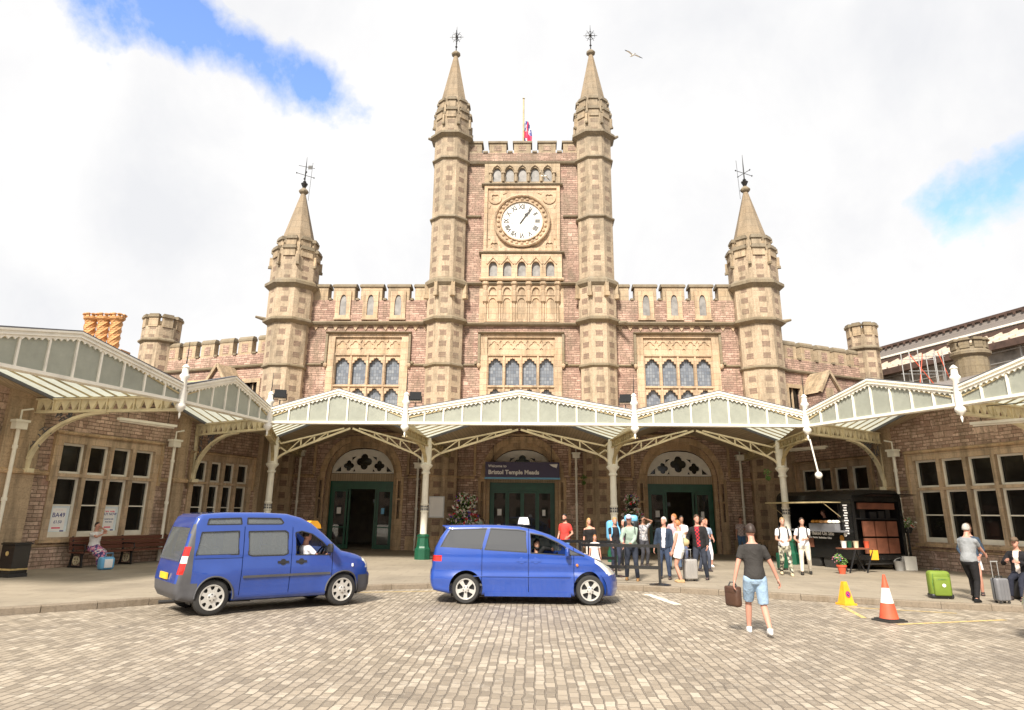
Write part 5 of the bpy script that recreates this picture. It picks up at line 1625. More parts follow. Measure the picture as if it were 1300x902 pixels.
# ------------------------------------------------------------------ vehicles
def round_prism(outline, W, r, steps=4):
    """closed solid: side outline swept across the width, long edges rounded"""
    n = len(outline); P = [Vector((x, z)) for x, z in outline]
    area = sum(P[i].x * P[(i + 1) % n].y - P[(i + 1) % n].x * P[i].y for i in range(n))
    if area < 0: P.reverse()
    N = []
    for i in range(n):
        a = (P[i] - P[i - 1]).normalized(); b = (P[(i + 1) % n] - P[i]).normalized(); m = Vector((-(a.y + b.y), a.x + b.x)); l = m.length
        m = m / l if l > 1e-6 else Vector((-a.y, a.x)); N.append(m / max(.6, m.dot(Vector((-a.y, a.x)))))
    rings = []
    if r > 0:
        for k in range(steps + 1):
            t = PI / 2 * k / steps; rings.append((W - r + r * math.sin(t), r * (1 - math.cos(t))))
    else: rings = [(W, 0)]
    ys = [(-y, d) for y, d in rings[::-1]] + [(0, 0)] + rings
    bm = bmesh.new(); R_ = []
    for y, d in ys: R_.append([bm.verts.new((P[i].x + N[i].x * d, y, P[i].y + N[i].y * d)) for i in range(n)])
    for a, b in zip(R_, R_[1:]):
        for i in range(n): bm.faces.new((a[i], a[(i + 1) % n], b[(i + 1) % n], b[i]))
    for ring in (R_[0], R_[-1]):
        for t in tessellate_polygon([[v.co.copy() for v in ring]]): bm.faces.new([ring[i] for i in t])
    bmesh.ops.recalc_face_normals(bm, faces=bm.faces)
    me = bpy.data.meshes.new('solid'); bm.to_mesh(me); bm.free(); return me
def subtract(me, cutters):
    o = link('work_body', me)
    tmp = []
    for c in cutters:
        q = link('work_cutter', c); tmp.append(q); md = o.modifiers.new('cut', 'BOOLEAN'); md.operation = 'DIFFERENCE'; md.solver = 'EXACT'; md.object = q
    r = baked(o)
    for q in tmp + [o]: bpy.data.objects.remove(q)
    return r
def cyl_mesh(x, z, r, y0, y1, n=40):
    mb = MB(); b = 0
    for y in (y0, y1):
        for k in range(n): mb.v.append(Vector((x + r * math.cos(2 * PI * k / n), y, z + r * math.sin(2 * PI * k / n))))
    for k in range(n): mb.f.append((k, (k + 1) % n, n + (k + 1) % n, n + k)); mb.mi.append(0); mb.uv.append(None)
    mb.f += [tuple(range(n))[::-1], tuple(range(n, 2 * n))]; mb.mi += [0, 0]; mb.uv += [None, None]
    return mb.mesh('cut', 'trim')
def slice_mesh(me, xs, zs, ys=()):
    bm = bmesh.new(); bm.from_mesh(me)
    for co, no, L in (((1, 0, 0), (1, 0, 0), xs), ((0, 0, 1), (0, 0, 1), zs), ((0, 1, 0), (0, 1, 0), ys)):
        for v in L: bmesh.ops.bisect_plane(bm, geom=bm.verts[:] + bm.edges[:] + bm.faces[:], plane_co=Vector(co) * v, plane_no=no, dist=1e-5)
    bm.to_mesh(me); bm.free(); return me
def pick(me, test):
    """split the faces for which test(centre, normal) is true into a mesh of their own"""
    bm = bmesh.new(); bm.from_mesh(me); hit = [f for f in bm.faces if test(f.calc_center_median(), f.normal)]
    out = bm.copy(); idx = {f.index for f in hit}; bmesh.ops.delete(out, geom=[f for f in out.faces if f.index not in idx], context='FACES')
    bmesh.ops.delete(bm, geom=hit, context='FACES'); m2 = bpy.data.meshes.new('part'); out.to_mesh(m2); out.free(); bm.to_mesh(me); bm.free()
    return m2
def finish(name, me, mat, parent, deform=None, ang=32, smooth=True):
    if deform:
        for v in me.vertices: v.co = deform(v.co)
    me.materials.clear(); me.materials.append(M[mat])
    me.polygons.foreach_set('material_index', [0] * len(me.polygons)); me.polygons.foreach_set('use_smooth', [smooth] * len(me.polygons))
    if smooth: me.set_sharp_from_angle(angle=rad(ang))
    me.update(); return link(name, me, parent)
def wheel_parts(kind, r):
    mb = MB(); rx = Matrix.Rotation(PI / 2, 3, 'X')
    w = .1; mb.lathe((0, 0, 0), [(r * .66, -w), (r * .9, -w * 1.02), (r * .97, -w * .85), (r, -w * .5), (r, w * .5), (r * .97, w * .85), (r * .9, w * 1.02), (r * .66, w)], 36, 0, axis=rx, caps=False)
    ty = mb.mesh('tyre', 'tyre', 40)
    mb = MB(Frame(0, 0, 1, 0)); R1 = r * .69
    mb.lathe((0, 0, 0), [(R1 * .88, .06), (R1, .095), (R1 * 1.02, .108), (R1 * .95, .108), (R1 * .9, .07)], 36, 0, axis=rx, caps=False)
    holes = []
    if kind == 'star':
        for k in range(5):
            a = 90 + 72 * k + 36; q = []
            for t, rr in ((-22, .86), (-8, .9), (8, .9), (22, .86), (16, .45), (0, .30), (-16, .45)): q.append((R1 * rr * math.cos(rad(a + t)), R1 * rr * math.sin(rad(a + t))))
            holes.append(q)
    else:
        for k in range(8):
            a = 45 * k + 22; q = []
            for t, rr in ((-13, .86), (0, .9), (13, .86), (11, .66), (0, .56), (-11, .66)): q.append((R1 * rr * math.cos(rad(a + t)), R1 * rr * math.sin(rad(a + t))))
            holes.append(q)
    mb.plate(circ(0, 0, R1 * .97, 36), holes, .095, .07)
    mb.lathe((0, 0, 0), [(.075, .09), (.07, .11), (.03, .12), (.005, .122)], 12, 0, axis=rx)
    for k in range(5): a = rad(72 * k + 90); mb.lathe((math.cos(a) * .055, 0, math.sin(a) * .055), [(.012, .1), (.012, .125)], 6, 1, axis=rx)
    mb.lathe((0, 0, 0), [(R1 * .9, .02), (R1 * .9, .03)], 24, 1, axis=rx)
    return ty, mb.mesh('rim', ['alloy', 'trim'], 35)
def add_wheels(t, xs, track, r, kind):
    ty, rim = wheel_parts(kind, r)
    for x in xs:
        for s in (-1, 1):
            w = link('wheel', ty, t); w.location = (x, s * track, r); w.rotation_euler = (0, random.random() * 1.2, 0 if s < 0 else PI); link('rim', rim, w)
def seat_mesh():
    mb = MB(); mb.box(-.25, .25, -.24, .24, .0, .16); mb.beam((-.22, 0, .1), (-.34, 0, .72), .46, .13, raw=True, up=(1, 0, 0)); mb.beam((-.35, 0, .76), (-.38, 0, .94), .26, .09, raw=True, up=(1, 0, 0)); return mb.mesh('seat', 'interior')
def vehicle(cfg):
    t = thing(cfg['name'], cfg['label'], cfg['cat'], cfg['loc'], cfg['rz'])
    W, D = cfg['W'], cfg['deform']; paint = cfg['paint']
    solid = round_prism(cfg['outline'], W, cfg['r'])
    cuts = [round_prism(cfg['cavity'], W - .07, 0)]
    for w_ in cfg['side_windows']: cuts.append(round_prism(w_['poly'], W + .2, 0))
    for a, b in cfg['screens']:
        A, Bb = Vector(a), Vector(b); d = (Bb - A).normalized(); n = Vector((-d.y, d.x)) * .25; p = A + d * .05; q = Bb - d * .06
        cuts.append(round_prism([tuple(p - n), tuple(q - n), tuple(q + n), tuple(p + n)], W - cfg['screen_in'], 0))
    for x in cfg['wheels']:
        for s in (-1, 1): cuts.append(cyl_mesh(x, cfg['wr'] + .02, cfg['wr'] + .055, s * (W - .3), s * (W + .2)))
    me = subtract(solid, cuts)
    Lx = max(p[0] for p in cfg['outline'])
    xs = [i * .11 for i in range(1, int(Lx / .11) + 1)] + cfg.get('xcuts', []); zs = [.3 + .09 * i for i in range(20)] + cfg.get('zcuts', [])
    for dr in cfg['doors']: xs += [dr - .006, dr + .006]
    slice_mesh(me, xs, zs, [0, .2, -.2, .4, -.4, .6, -.6, W - .12, .12 - W])
    for dr in cfg['doors']: pick(me, lambda c, n, dr=dr: abs(c.x - dr) < .0061 and abs(c.y) > W - .045 and cfg['sill'] < c.z < cfg['door_top'])
    for z in cfg.get('zseams', []): pick(me, lambda c, n, z=z: z[0] < c.x < z[1] and abs(c.z - z[2]) < .0061 and abs(c.y) > W - .045)
    for nm, mat, test in cfg['regions']:
        sub = pick(me, lambda c, n: test(c.x, abs(c.y), c.z, n))
        if len(sub.polygons):
            if nm in ('headlight', 'tail_lamp', 'reverse_lamp'):       # one for each side
                left = pick(sub, lambda c, n: c.y > 0)
                finish(nm, left, mat, t, D)
            if nm == 'bumper': rear = pick(sub, lambda c, n: c.x < 1.5); finish(nm, rear, mat, t, D)
            finish(nm, sub, mat, t, D)
    for i in range(len(cfg['doors']) - 1):
        a, b = cfg['doors'][i], cfg['doors'][i + 1]
        for s in (-1, 1):
            sub = pick(me, lambda c, n: a < c.x < b and c.y * s > W - .045 and cfg['sill'] < c.z < cfg['door_top'])
            d_ = finish('door', sub, paint, t, D)
            mb = MB(); hx = cfg['handles'][i]
            mb.box(hx - .11, hx + .11, s * (W + .002) - .012, s * (W + .002) + .012, cfg['hz'] - .022, cfg['hz'] + .022); mb.lathe((hx, s * (W), cfg['hz']), [(.065, -.008), (.06, .008)], 14, 0, axis=Matrix.Rotation(PI / 2, 3, 'X'))
            finish('door_handle', mb.mesh('h', 'trim'), cfg['handle_mat'], d_, D, smooth=False)
    finish('body', me, paint, t, D)
    for w_ in cfg['side_windows']:
        if w_.get('open'): sides = (1,)
        else: sides = (-1, 1)
        for s in sides:
            g = round_prism(w_['poly'], .004, 0); slice_mesh(g, xs, zs)
            for v in g.vertices: v.co.y += s * (W - .02)
            finish('side_window', g, w_['glass'], t, D, smooth=False)
        P = w_['poly']
        for s in (-1, 1):
            fr = MB()
            for i in range(len(P)):
                a, b = P[i], P[(i + 1) % len(P)]; fr.beam((a[0], s * (W - .008), a[1]), (b[0], s * (W - .008), b[1]), .018, .022, raw=True)
            g = fr.mesh('window_seal', 'trim'); finish('window_seal', g, 'trim', t, D, smooth=False)
    for (a, b), nm in zip(cfg['screens'], ('windscreen', 'rear_window')):
        A, Bb = Vector(a), Vector(b); d = (Bb - A).normalized(); n = Vector((-d.y, d.x)) * .006; p = A + d * .02 ; q = Bb - d * .03; o = Vector((-d.y, d.x)) * -.012 * (1 if cfg['outline'][1][0] < 9 else 1)
        g = round_prism([tuple(p - n + o), tuple(q - n + o), tuple(q + n + o), tuple(p + n + o)], W - cfg['screen_in'] + .02, 0); slice_mesh(g, xs, zs, [0, .2, -.2, .4, -.4, .6, -.6])
        finish(nm, g, cfg['screen_glass'], t, D, smooth=False)
    add_wheels(t, cfg['wheels'], W - .11, cfg['wr'], cfg['wheel_kind'])
    for x in cfg['wheels']:
        for s in (-1, 1):
            mb = MB(); R_ = cfg['wr'] + .062; z_ = cfg['wr'] + .02
            P_ = [(x + R_ * math.cos(rad(a)), z_ + R_ * math.sin(rad(a))) for a in range(-20, 201, 11)]; y0, y1 = s * (W - .36), s * (W - .06)
            for (a, b), (c, e) in zip(P_, P_[1:]): mb.face([(a, y0, b), (c, y0, e), (c, y1, e), (a, y1, b)])
            mb.face([(a, y0, b) for a, b in P_]); mb.build('wheel_arch_liner', 'rubber', t)
    sm = seat_mesh()
    for x, y in cfg['seats']: q = link('seat', sm, t); q.location = (x, y, cfg['seat_z'])
    sx, sy, sz = cfg['steer']; mb = MB(); tilt = Matrix.Rotation(rad(-62), 3, 'Y')
    ring = [Vector((sx, sy, sz)) + tilt @ Vector((.19 * math.cos(2 * PI * k / 20), .19 * math.sin(2 * PI * k / 20), 0)) for k in range(21)]
    mb.tube(ring, .016, 0, 6, raw=True); mb.beam(ring[0], ring[10], .05, .02, raw=True); mb.beam(ring[5], ring[15], .05, .02, raw=True); mb.tube([(sx, sy, sz), (sx + .3, sy, sz - .16)], .03, 0, 6, raw=True); mb.build('steering_wheel', 'trim', t)
    mb = MB(); x0, z0 = cfg['dash']; mb.box(x0, x0 + .5, -W + .12, W - .12, .45, z0); mb.box(.3, x0, -W + .1, W - .1, .36, .40); mb.build('dashboard', 'interior', t)
    for s in (-1, 1):
        mx, mz = cfg['mirror']; mb = MB(); mb.lathe((mx, s * (W + .13), mz), [(.03, -.09), (.1, -.06), (.115, .02), (.09, .08), (.03, .1)], 12, 0, sx=.5, sy=1.05); mb.beam((mx, s * (W - .03), mz - .05), (mx, s * (W + .1), mz - .03), .05, .03, raw=True)
        g = mb.mesh('m', 'trim', True); finish('wing_mirror', g, cfg['mirror_mat'], t)
    return t

vanD_out = [(.10, .30), (.02, .42), (0, .60), (.03, .80), (.10, 1.12), (.19, 1.50), (.25, 1.68), (.31, 1.80), (.42, 1.86), (.9, 1.895), (1.6, 1.90), (2.1, 1.875), (2.4, 1.80), (2.62, 1.69), (2.9, 1.47), (3.12, 1.27),
            (3.30, 1.12), (3.5, 1.075), (3.75, 1.01), (3.95, .93), (4.05, .83), (4.10, .66), (4.16, .60), (4.17, .40), (4.12, .26), (3.9, .22), (.4, .24)]
def defD(c):
    x, y, z = c; f = 1.
    if z > 1.1: f -= .125 * ((z - 1.1) / .8) ** 1.25
    if z < .5: f -= .05 * ((.5 - z) / .3)
    if x > 3.0: f -= .20 * ((x - 3.0) / 1.17) ** 2.2
    if x < .5: f -= .05 * ((.5 - x) / .5) ** 2
    f += .022 * math.exp(-((z - .80) / .16) ** 2) - .012 * math.exp(-((z - .5) / .1) ** 2)
    xx = x if x > .78 else .78 - (.78 - x) * .84
    z *= .955
    if x > 3.6: xx = x - .10 * (abs(y) / .8) ** 2.4 * (x - 3.6) / .5
    for wx in (.78, 3.35):     # flared arches
        d = math.hypot(x - wx, z - .33)
        if d < .52 and abs(y) > .7: f += .028 * max(0, 1 - abs(d - .37) / .14)
    return Vector((xx, y * f, z))
DOB = dict(name='taxi_van', label='tall blue taxi van with grey bumpers and a strip of roof windows', cat='van', W=.86, r=.10, deform=defD, paint='blue_car2', outline=vanD_out,
    cavity=[(.22, .42), (.26, 1.45), (.42, 1.80), (.9, 1.84), (1.6, 1.845), (2.1, 1.82), (2.45, 1.70), (2.86, 1.40), (3.05, 1.15), (3.05, .42)],
    side_windows=[dict(poly=[(.34, 1.10), (.42, 1.52), (1.16, 1.54), (1.18, 1.10)], glass='carglass'), dict(poly=[(1.36, 1.09), (1.34, 1.53), (2.06, 1.54), (2.12, 1.50), (2.14, 1.09), (2.06, 1.06), (1.44, 1.06)], glass='carglass'),
                  dict(poly=[(2.30, 1.06), (2.27, 1.50), (2.40, 1.53), (2.62, 1.47), (2.84, 1.32), (3.02, 1.14), (3.03, 1.04)], glass='carglass', open=True),
                  dict(poly=[(.52, 1.66), (.55, 1.77), (1.18, 1.79), (1.2, 1.67)], glass='carglass'), dict(poly=[(1.30, 1.67), (1.30, 1.79), (1.95, 1.785), (2.02, 1.70), (1.98, 1.67)], glass='carglass')],
    screens=[((2.62, 1.69), (3.30, 1.12)), ((.03, .98), (.24, 1.66))], screen_in=.14, screen_glass='carglass', wheels=[.78, 3.35], wr=.315, wheel_kind='cover',
    doors=[1.26, 2.21, 3.08], sill=.34, door_top=1.6, handles=[2.05, 2.42], hz=.93, handle_mat='trim', zseams=[(.34, 1.26, 1.035)], zcuts=[1.029, 1.041, .56, .76, 1.26, .36, .5, .96, 1.09], xcuts=[.06, .09, .12, .15, .18, .21, .24, .3, 3.92, 4.02],
    regions=[('headlight', 'lampclear', lambda x, y, z, n: x > 3.86 and z > .74 and z < .98 and y > .45 and (n.x > .15)),
             ('tail_lamp', 'lampred', lambda x, y, z, n: 1.09 < z < 1.26 and y > .77 and x < .12 + (z - .72) * .22),
             ('tail_lamp', 'lampred', lambda x, y, z, n: .76 < z < .96 and y > .77 and x < .12 + (z - .72) * .22),
             ('reverse_lamp', 'lampclear', lambda x, y, z, n: .96 < z < 1.09 and y > .77 and x < .12 + (z - .72) * .22),
             ('bumper', 'bumper', lambda x, y, z, n: (z < .60 and x > 3.72 and not (x < 3.8 and y < .5)) or (z < .60 and x < .44 and y > .0) or (y > .7 and x < .30 and z < 1.70 and z > .5 and n.x > -.8)),
             ('sill', 'blue_car2', lambda x, y, z, n: False)],
    seats=[(2.5, -.42), (2.5, .42), (1.15, -.38), (1.15, .38)], seat_z=.42, steer=(3.0, -.42, .98), dash=(3.04, .98), mirror=(2.96, 1.12), mirror_mat='trim', loc=(-6.33, 13.33, 0), rz=rad(41))
V1 = vehicle(DOB); V1.scale = (1, .95, 1)
for s in (-1, 1):
    mb = MB(); mb.box(1.30, 3.04, s * .868 - .012, s * .868 + .012, .655, .70)
    finish('side_moulding', slice_mesh(mb.mesh('m', 'trim'), [1.3 + .15 * i for i in range(12)], []), 'bumper', V1, defD, smooth=False)
    for wx in (.78, 3.35):
        mb = MB(); pts = [(wx + .372 * math.cos(rad(a)), s * .862, .335 + .372 * math.sin(rad(a))) for a in range(-8, 189, 10)]
        mb.tube(pts, .018, 0, 6, raw=True)
        finish('arch_trim', mb.mesh('m', 'trim'), 'bumper', V1, defD)
mb = MB(); mb.box(.10, .125, -.26, .26, .62, .73); mb.build('number_plate', 'plate', V1)
mb = MB(); mb.lathe((3.55, -.86, .82), [(.022, -.03), (.022, .03)], 8); finish('indicator', mb.mesh('m', 'trim'), 'letter', V1, defD)
mb = MB(); mb.tube([(1.6, -.5, .2), (.9, -.5, .22), (.3, -.5, .26), (-.03, -.5, .26)], .03, 0, 8, raw=True); mb.box(.5, 3.7, -.55, .55, .19, .24); mb.build('underbody', 'rubber', V1)
def taxi_sign(x, y, z, rz, mat, label, parent=None):
    t = thing('taxi_sign', label, 'roof sign', (x, y, z), rz, 'taxi roof signs'); mb = MB(Frame(0, -.0, 1, 0))
    mb.plate([(-.2, 0), (.2, 0), (.17, .08), (.08, .155), (-.08, .155), (-.17, .08)], [], .07, -.07); mb.build('lamp_box', mat, t)
    mb = MB(); mb.box(-.22, .22, -.09, .09, -.03, .0); mb.build('base', 'trim', t)

vanP_out = [(.08, .26), (.02, .34), (-.01, .50), (.0, .62), (.02, .70), (.05, .95), (.09, 1.12), (.22, 1.34), (.36, 1.50), (.30, 1.555), (.5, 1.585), (1.0, 1.60), (1.5, 1.60), (1.95, 1.575), (2.3, 1.51), (2.62, 1.41), (3.0, 1.235), (3.36, 1.035),
            (3.55, .955), (3.8, .845), (4.0, .715), (4.10, .60), (4.14, .46), (4.15, .30), (4.10, .17), (3.0, .17), (.6, .18)]
def defP(c):
    x, y, z = c; f = 1.
    if z > 1.0: f -= .16 * ((z - 1.0) / .6) ** 1.2
    if z < .45: f -= .035 * ((.45 - z) / .3)
    if x > 3.0: f -= .22 * ((x - 3.0) / 1.15) ** 2.2
    if x < .6: f -= .09 * ((.6 - x) / .6) ** 2
    f += .018 * math.exp(-((z - .50 - .02 * x) / .07) ** 2) + .020 * math.exp(-((z - .84 + .05 * x * .3) / .08) ** 2) - .012 * math.exp(-((z - .68) / .06) ** 2)
    xx = x
    if x > 3.5: xx = x - .17 * (abs(y) / .8) ** 2.4 * (x - 3.5) / .65
    if x < .4: xx = x + .08 * (abs(y) / .8) ** 2.6 * (.4 - x) / .4
    for wx in (.84, 3.47):
        d = math.hypot(x - wx, z - .30)
        if d < .50 and abs(y) > .7: f += .026 * max(0, 1 - abs(d - .35) / .14)
    return Vector((xx, y * f, z))
PRE = dict(name='people_carrier', label='long low blue people carrier with tinted rear windows and a bearded driver', cat='car', W=.86, r=.07, deform=defP, paint='blue_car', outline=vanP_out,
    cavity=[(.2, .4), (.24, 1.22), (.44, 1.48), (1.0, 1.545), (1.5, 1.545), (1.95, 1.52), (2.3, 1.455), (2.62, 1.355), (3.0, 1.17), (3.08, .95), (3.08, .4)],
    side_windows=[dict(poly=[(.22, 1.14), (.46, 1.50), (1.26, 1.53), (1.15, 1.10)], glass='privacy'), dict(poly=[(1.22, 1.095), (1.34, 1.53), (1.95, 1.505), (2.10, 1.48), (2.13, 1.05)], glass='privacy'),
                  dict(poly=[(2.21, 1.035), (2.20, 1.44), (2.46, 1.40), (2.80, 1.255), (2.96, 1.16), (3.0, 1.0)], glass='carglass', open=True), dict(poly=[(3.05, .995), (3.03, 1.13), (3.36, .985)], glass='privacy')],
    screens=[((2.62, 1.41), (3.42, 1.01)), ((.06, 1.0), (.36, 1.5))], screen_in=.15, screen_glass='carglass', wheels=[.84, 3.47], wr=.30, wheel_kind='star',
    doors=[1.17, 2.165, 3.13], sill=.26, door_top=1.56, handles=[2.02, 2.32], hz=.885, handle_mat='blue_car', zcuts=[.85, .97, .62, .40, .94, .56], xcuts=[.28, 3.62, 3.8, 3.95],
    regions=[('headlight', 'lampclear', lambda x, y, z, n: x > 3.62 and .60 < z < .93 and y > .42 and n.z > .1 and (z > .60 + (4.05 - x) * .33)),
             ('tail_lamp', 'lampred', lambda x, y, z, n: x < .28 and .85 < z < .97 and y > .5),
             ('grille', 'trim', lambda x, y, z, n: x > 3.9 and .36 < z < .46 and y < .4)],
    seats=[(2.25, -.38), (2.25, .38), (1.35, -.38), (1.35, .38)], seat_z=.38, steer=(2.72, -.38, .86), dash=(2.86, .92), mirror=(2.98, 1.06), mirror_mat='blue_car', loc=(-1.64, 16.28, 0), rz=rad(1.5))
V2 = vehicle(PRE)
for s in (-1, 1):
    mb = MB(); mb.box(1.0, 3.05, s * .870 - .008, s * .870 + .010, .557, .573)
    finish('body_crease', slice_mesh(mb.mesh('m', 'trim'), [1. + .15 * i for i in range(14)], []), 'blue_car', V2, defP, smooth=False)
for s in (-1, 1):
    mb = MB(); mb.box(1.24, 3.06, s * .862 - .02, s * .862 + .012, .165, .255)
    finish('side_skirt', slice_mesh(mb.mesh('m', 'trim'), [1. + .15 * i for i in range(14)], []), 'blue_car', V2, defP, smooth=False)
mb = MB(); mb.lathe((3.2, -.875, .80), [(.032, -.02), (.02, .02)], 10, axis=Matrix.Rotation(PI / 2, 3, 'X')); finish('indicator', mb.mesh('m', 'trim'), 'amber', V2, defP)
mb = MB(); mb.box(.5, 3.7, -.55, .55, .13, .18); mb.build('underbody', 'rubber', V2)
mb = MB(); mb.box(.28, .50, -.62, .62, 1.562, 1.582); mb.build('tailgate_spoiler', 'blue_car', V2)
taxi_sign(-4.0, 14.9, 1.5, rad(60), 'cone_yellow', 'yellow roof sign peeping over the front of the tall taxi van')
taxi_sign(.42, 16.55, 1.61, rad(-70), 'letter', 'white roof sign on the blue people carrier')

# nose of a parked silver car at the right edge
t = thing('silver_car', 'rear corner of a silver car cut by the right edge of the picture', 'car', (8.42, 11.8, 0), rad(-12))
def defS(c):
    x, y, z = c; f = 1.
    if z > .8: f -= .2 * ((z - .8) / .6) ** 1.2
    if x < .7: f -= .22 * ((.7 - x) / .7) ** 2
    if x > 3.4: f -= .2 * ((x - 3.4) / .8) ** 2
    return Vector((x + (.22 * (abs(y) / .8) ** 2.5 if x < .5 else 0), y * f, z))
so = [(.1, .2), (0, .34), (-.02, .55), (.06, .78), (.14, .9), (.5, .96), (.9, 1.2), (1.3, 1.38), (2.2, 1.42), (2.8, 1.2), (3.1, .98), (3.9, .82), (4.1, .6), (4.1, .25), (3.9, .18), (.4, .18)]
me = subtract(round_prism(so, .84, .16), [round_prism([(.8, .5), (.95, 1.14), (1.35, 1.33), (2.2, 1.37), (2.7, 1.16), (2.9, .9), (2.9, .5)], .78, 0), round_prism([(1.0, .96), (1.4, 1.32), (2.15, 1.35), (2.75, .96)], 1.1, 0)] + [cyl_mesh(x, .32, .36, s * .55, s * 1.1) for x in (.75, 3.3) for s in (-1, 1)])
slice_mesh(me, [.12 * i for i in range(1, 35)], [.3 + .1 * i for i in range(12)], [-.6, -.4, -.2, 0, .2, .4, .6])
tl = pick(me, lambda c, n: c.x < .2 and .6 < c.z < .8 and abs(c.y) > .5)
tl2 = pick(tl, lambda c, n: c.y > 0); finish('tail_lamp', tl, 'lampred', t, defS); finish('tail_lamp', tl2, 'lampred', t, defS)
finish('body', me, 'silver_car', t, defS)
for s in (-1, 1):
    g = round_prism([(1.0, .96), (1.4, 1.32), (2.15, 1.35), (2.75, .96)], .004, 0)
    for v in g.vertices: v.co.y += s * .82
    finish('side_window', g, 'privacy', t, defS, smooth=False)
add_wheels(t, [.75, 3.3], .73, .30, 'star')

# unseen terrace added behind the camera so glass and car paint have reflections
t = thing('reflection_terrace', 'plain brown terrace added out of view to be reflected in glass and car paint', 'building', (0, -46, 0))
mb = MB(); xx = -60; random.seed(21)
while xx < 60:
    w_ = 8 + random.random() * 9; hh = 6 + random.random() * 6; mb.box(xx, xx + w_ - .05, -8, 0, 0, hh, 0); mb.face([(xx, .3, hh), (xx + w_, .3, hh), (xx + w_, -4, hh + 2.4), (xx, -4, hh + 2.4)], 1)
    k = xx + 1
    while k < xx + w_ - 1.5: mb.box(k, k + 1, .0, .05, 1.2, 2.8, 2); mb.box(k, k + 1, .0, .05, 4.0, 5.4, 2); k += 2.1
    xx += w_
mb.build('front', ['rubble_low', 'slate', 'dark'], t)
# ------------------------------------------------------------------ food trailer
# local frame: origin at the near corner, s along the serving side towards the station, d out towards the forecourt
TF = Flip(11.6, 24.8, -.318, .948)
FT = thing('food_trailer', 'black food trailer with open serving hatch and brown shelf panels on its end', 'food trailer', (0, 0, 0))
TL, TW, TH, TZ = 4.0, 2.15, 2.78, .45
mb = MB(TF)
# shell: cross-section swept along s, with hatch (side) and end openings
sec = [(0, TZ), (0, 2.45), (-.05, 2.62), (-.18, 2.74), (-.4, TH), (-TW + .4, TH), (-TW + .18, 2.74), (-TW + .05, 2.62), (-TW, 2.45), (-TW, TZ)]
for i in range(1, len(sec) - 1):
    (a, b), (c, e) = sec[i], sec[i + 1]; mb.face([(0, a, b), (TL, a, b), (TL, c, e), (0, c, e)])
wall(mb, 0, TL, TZ, 2.45, [(.55, 3.55, 1.42, 2.3)], depth=.06)
mb.face([(0, 0, TZ), (TL, 0, TZ), (TL, -TW, TZ), (0, -TW, TZ)])
for s in (0, TL):
    if s: mb.face([(s, a, b) for a, b in sec])
# near end frame
for a0, a1, z0, z1 in ((-.12, 0, TZ, 2.45), (-TW, -TW + .12, TZ, 2.45), (-TW + .12, -.12, TZ, .62)): mb.box(0, .06, a0, a1, z0, z1)
mb.face([(0, a, b) for a, b in [(0, 2.45)] + sec[2:8] + [(-TW, 2.45)]]); mb.box(-.02, .05, -TW + .1, -.1, 2.38, 2.5)
mb.build('body', 'blackpaint', FT)
mb = MB(TF); mb.box(.05, TL - .05, -TW + .05, -TW + .08, TZ, 2.5); mb.box(.75, .8, -TW + .1, -.1, TZ + .05, 2.6); mb.box(.05, TL, -TW + .1, -.08, TZ + .02, TZ + .05); mb.box(TL - .08, TL - .05, -TW + .1, -.06, TZ, 2.6); mb.build('lining', 'black', FT)
mb = MB(TF); mb.box(.5, 3.6, .0, .8, 2.33, 2.36); mb.beam((.5, .8, 2.34), (3.6, .8, 2.34), .04, .05)
for s in (.56, 3.54): mb.tube([(s, .02, 1.85), (s, .7, 2.32)], .012, 0, 6)
mb.build('hatch_flap', 'creamdull', FT)
mb = MB(TF); mb.face([(-.02, -.1, 2.55), (-.02, -TW + .1, 2.55), (-.85, -TW + .1, 2.62), (-.85, -.1, 2.62)]); mb.face([(-.02, -.1, 2.52), (-.02, -TW + .1, 2.52), (-.85, -TW + .1, 2.59), (-.85, -.1, 2.59)]); mb.build('end_flap', 'blackpaint', FT)
mb = MB(TF); mb.box(.02, .1, -TW + .3, -.3, 2.12, 2.33); mb.build('end_header', 'terracotta', FT)
for i in range(3):
    for j in range(2):
        a = -.42 - .5 * i; z = .66 + .56 * j; mb = MB(TF); mb.box(.02, .09, a - .44, a, z, z + .5); mb.build('shelf_panel', 'terracotta', FT)
mb = MB(TF)
for z in (1.78, ): mb.box(.1, .7, -TW + .15, -.15, z, z + .03)
for a, z, w, h in ((-.5, 1.82, .22, .3), (-.9, 1.82, .3, .22), (-1.3, 1.82, .25, .24), (-1.6, 1.82, .2, .35)): mb.box(.2, .5, a - w, a, z, z + h)
mb.build('end_shelf', 'trim', FT)
mb = MB(TF); mb.box(.3, 3.7, -.02, .32, 1.34, 1.40); mb.box(.6, 1.9, .05, .28, 1.40, 1.62); mb.build('counter', 'greycase', FT)
mb = MB(TF)
for k in range(3): mb.box(2.05 + .5 * k, 2.45 + .5 * k, .008, .03, .78, 1.1)
mb.build('side_panel', 'terracotta', FT)
mb = MB(TF); mb.plate(circ(.62, 1.14, .1, 14), [], .014, .004, 0); mb.plate(circ(.44, 1.26, .07, 12), [], .016, .004, 1); mb.build('bun_picture', ['orange', 'letter'], FT)
for s_, sz, z in (('Freshly Baked On Site', .19, 1.22), ('Coffee  Toasties  Pastries  Sandwiches  Cakes', .085, 1.10)):
    text_on('lettering', s_, sz, TF, 2.7, .006, z, 'letter', FT, bold=.003)
q = MB(TF)
for k in range(12): z = 2.22 - .085 * k; q.box(.22 + (.03 if k % 3 else 0), .42 - (.04 if k % 2 else 0), .004, .008, z, z + .045)
q.build('price_list', 'letter', FT)
mb = MB(TF)
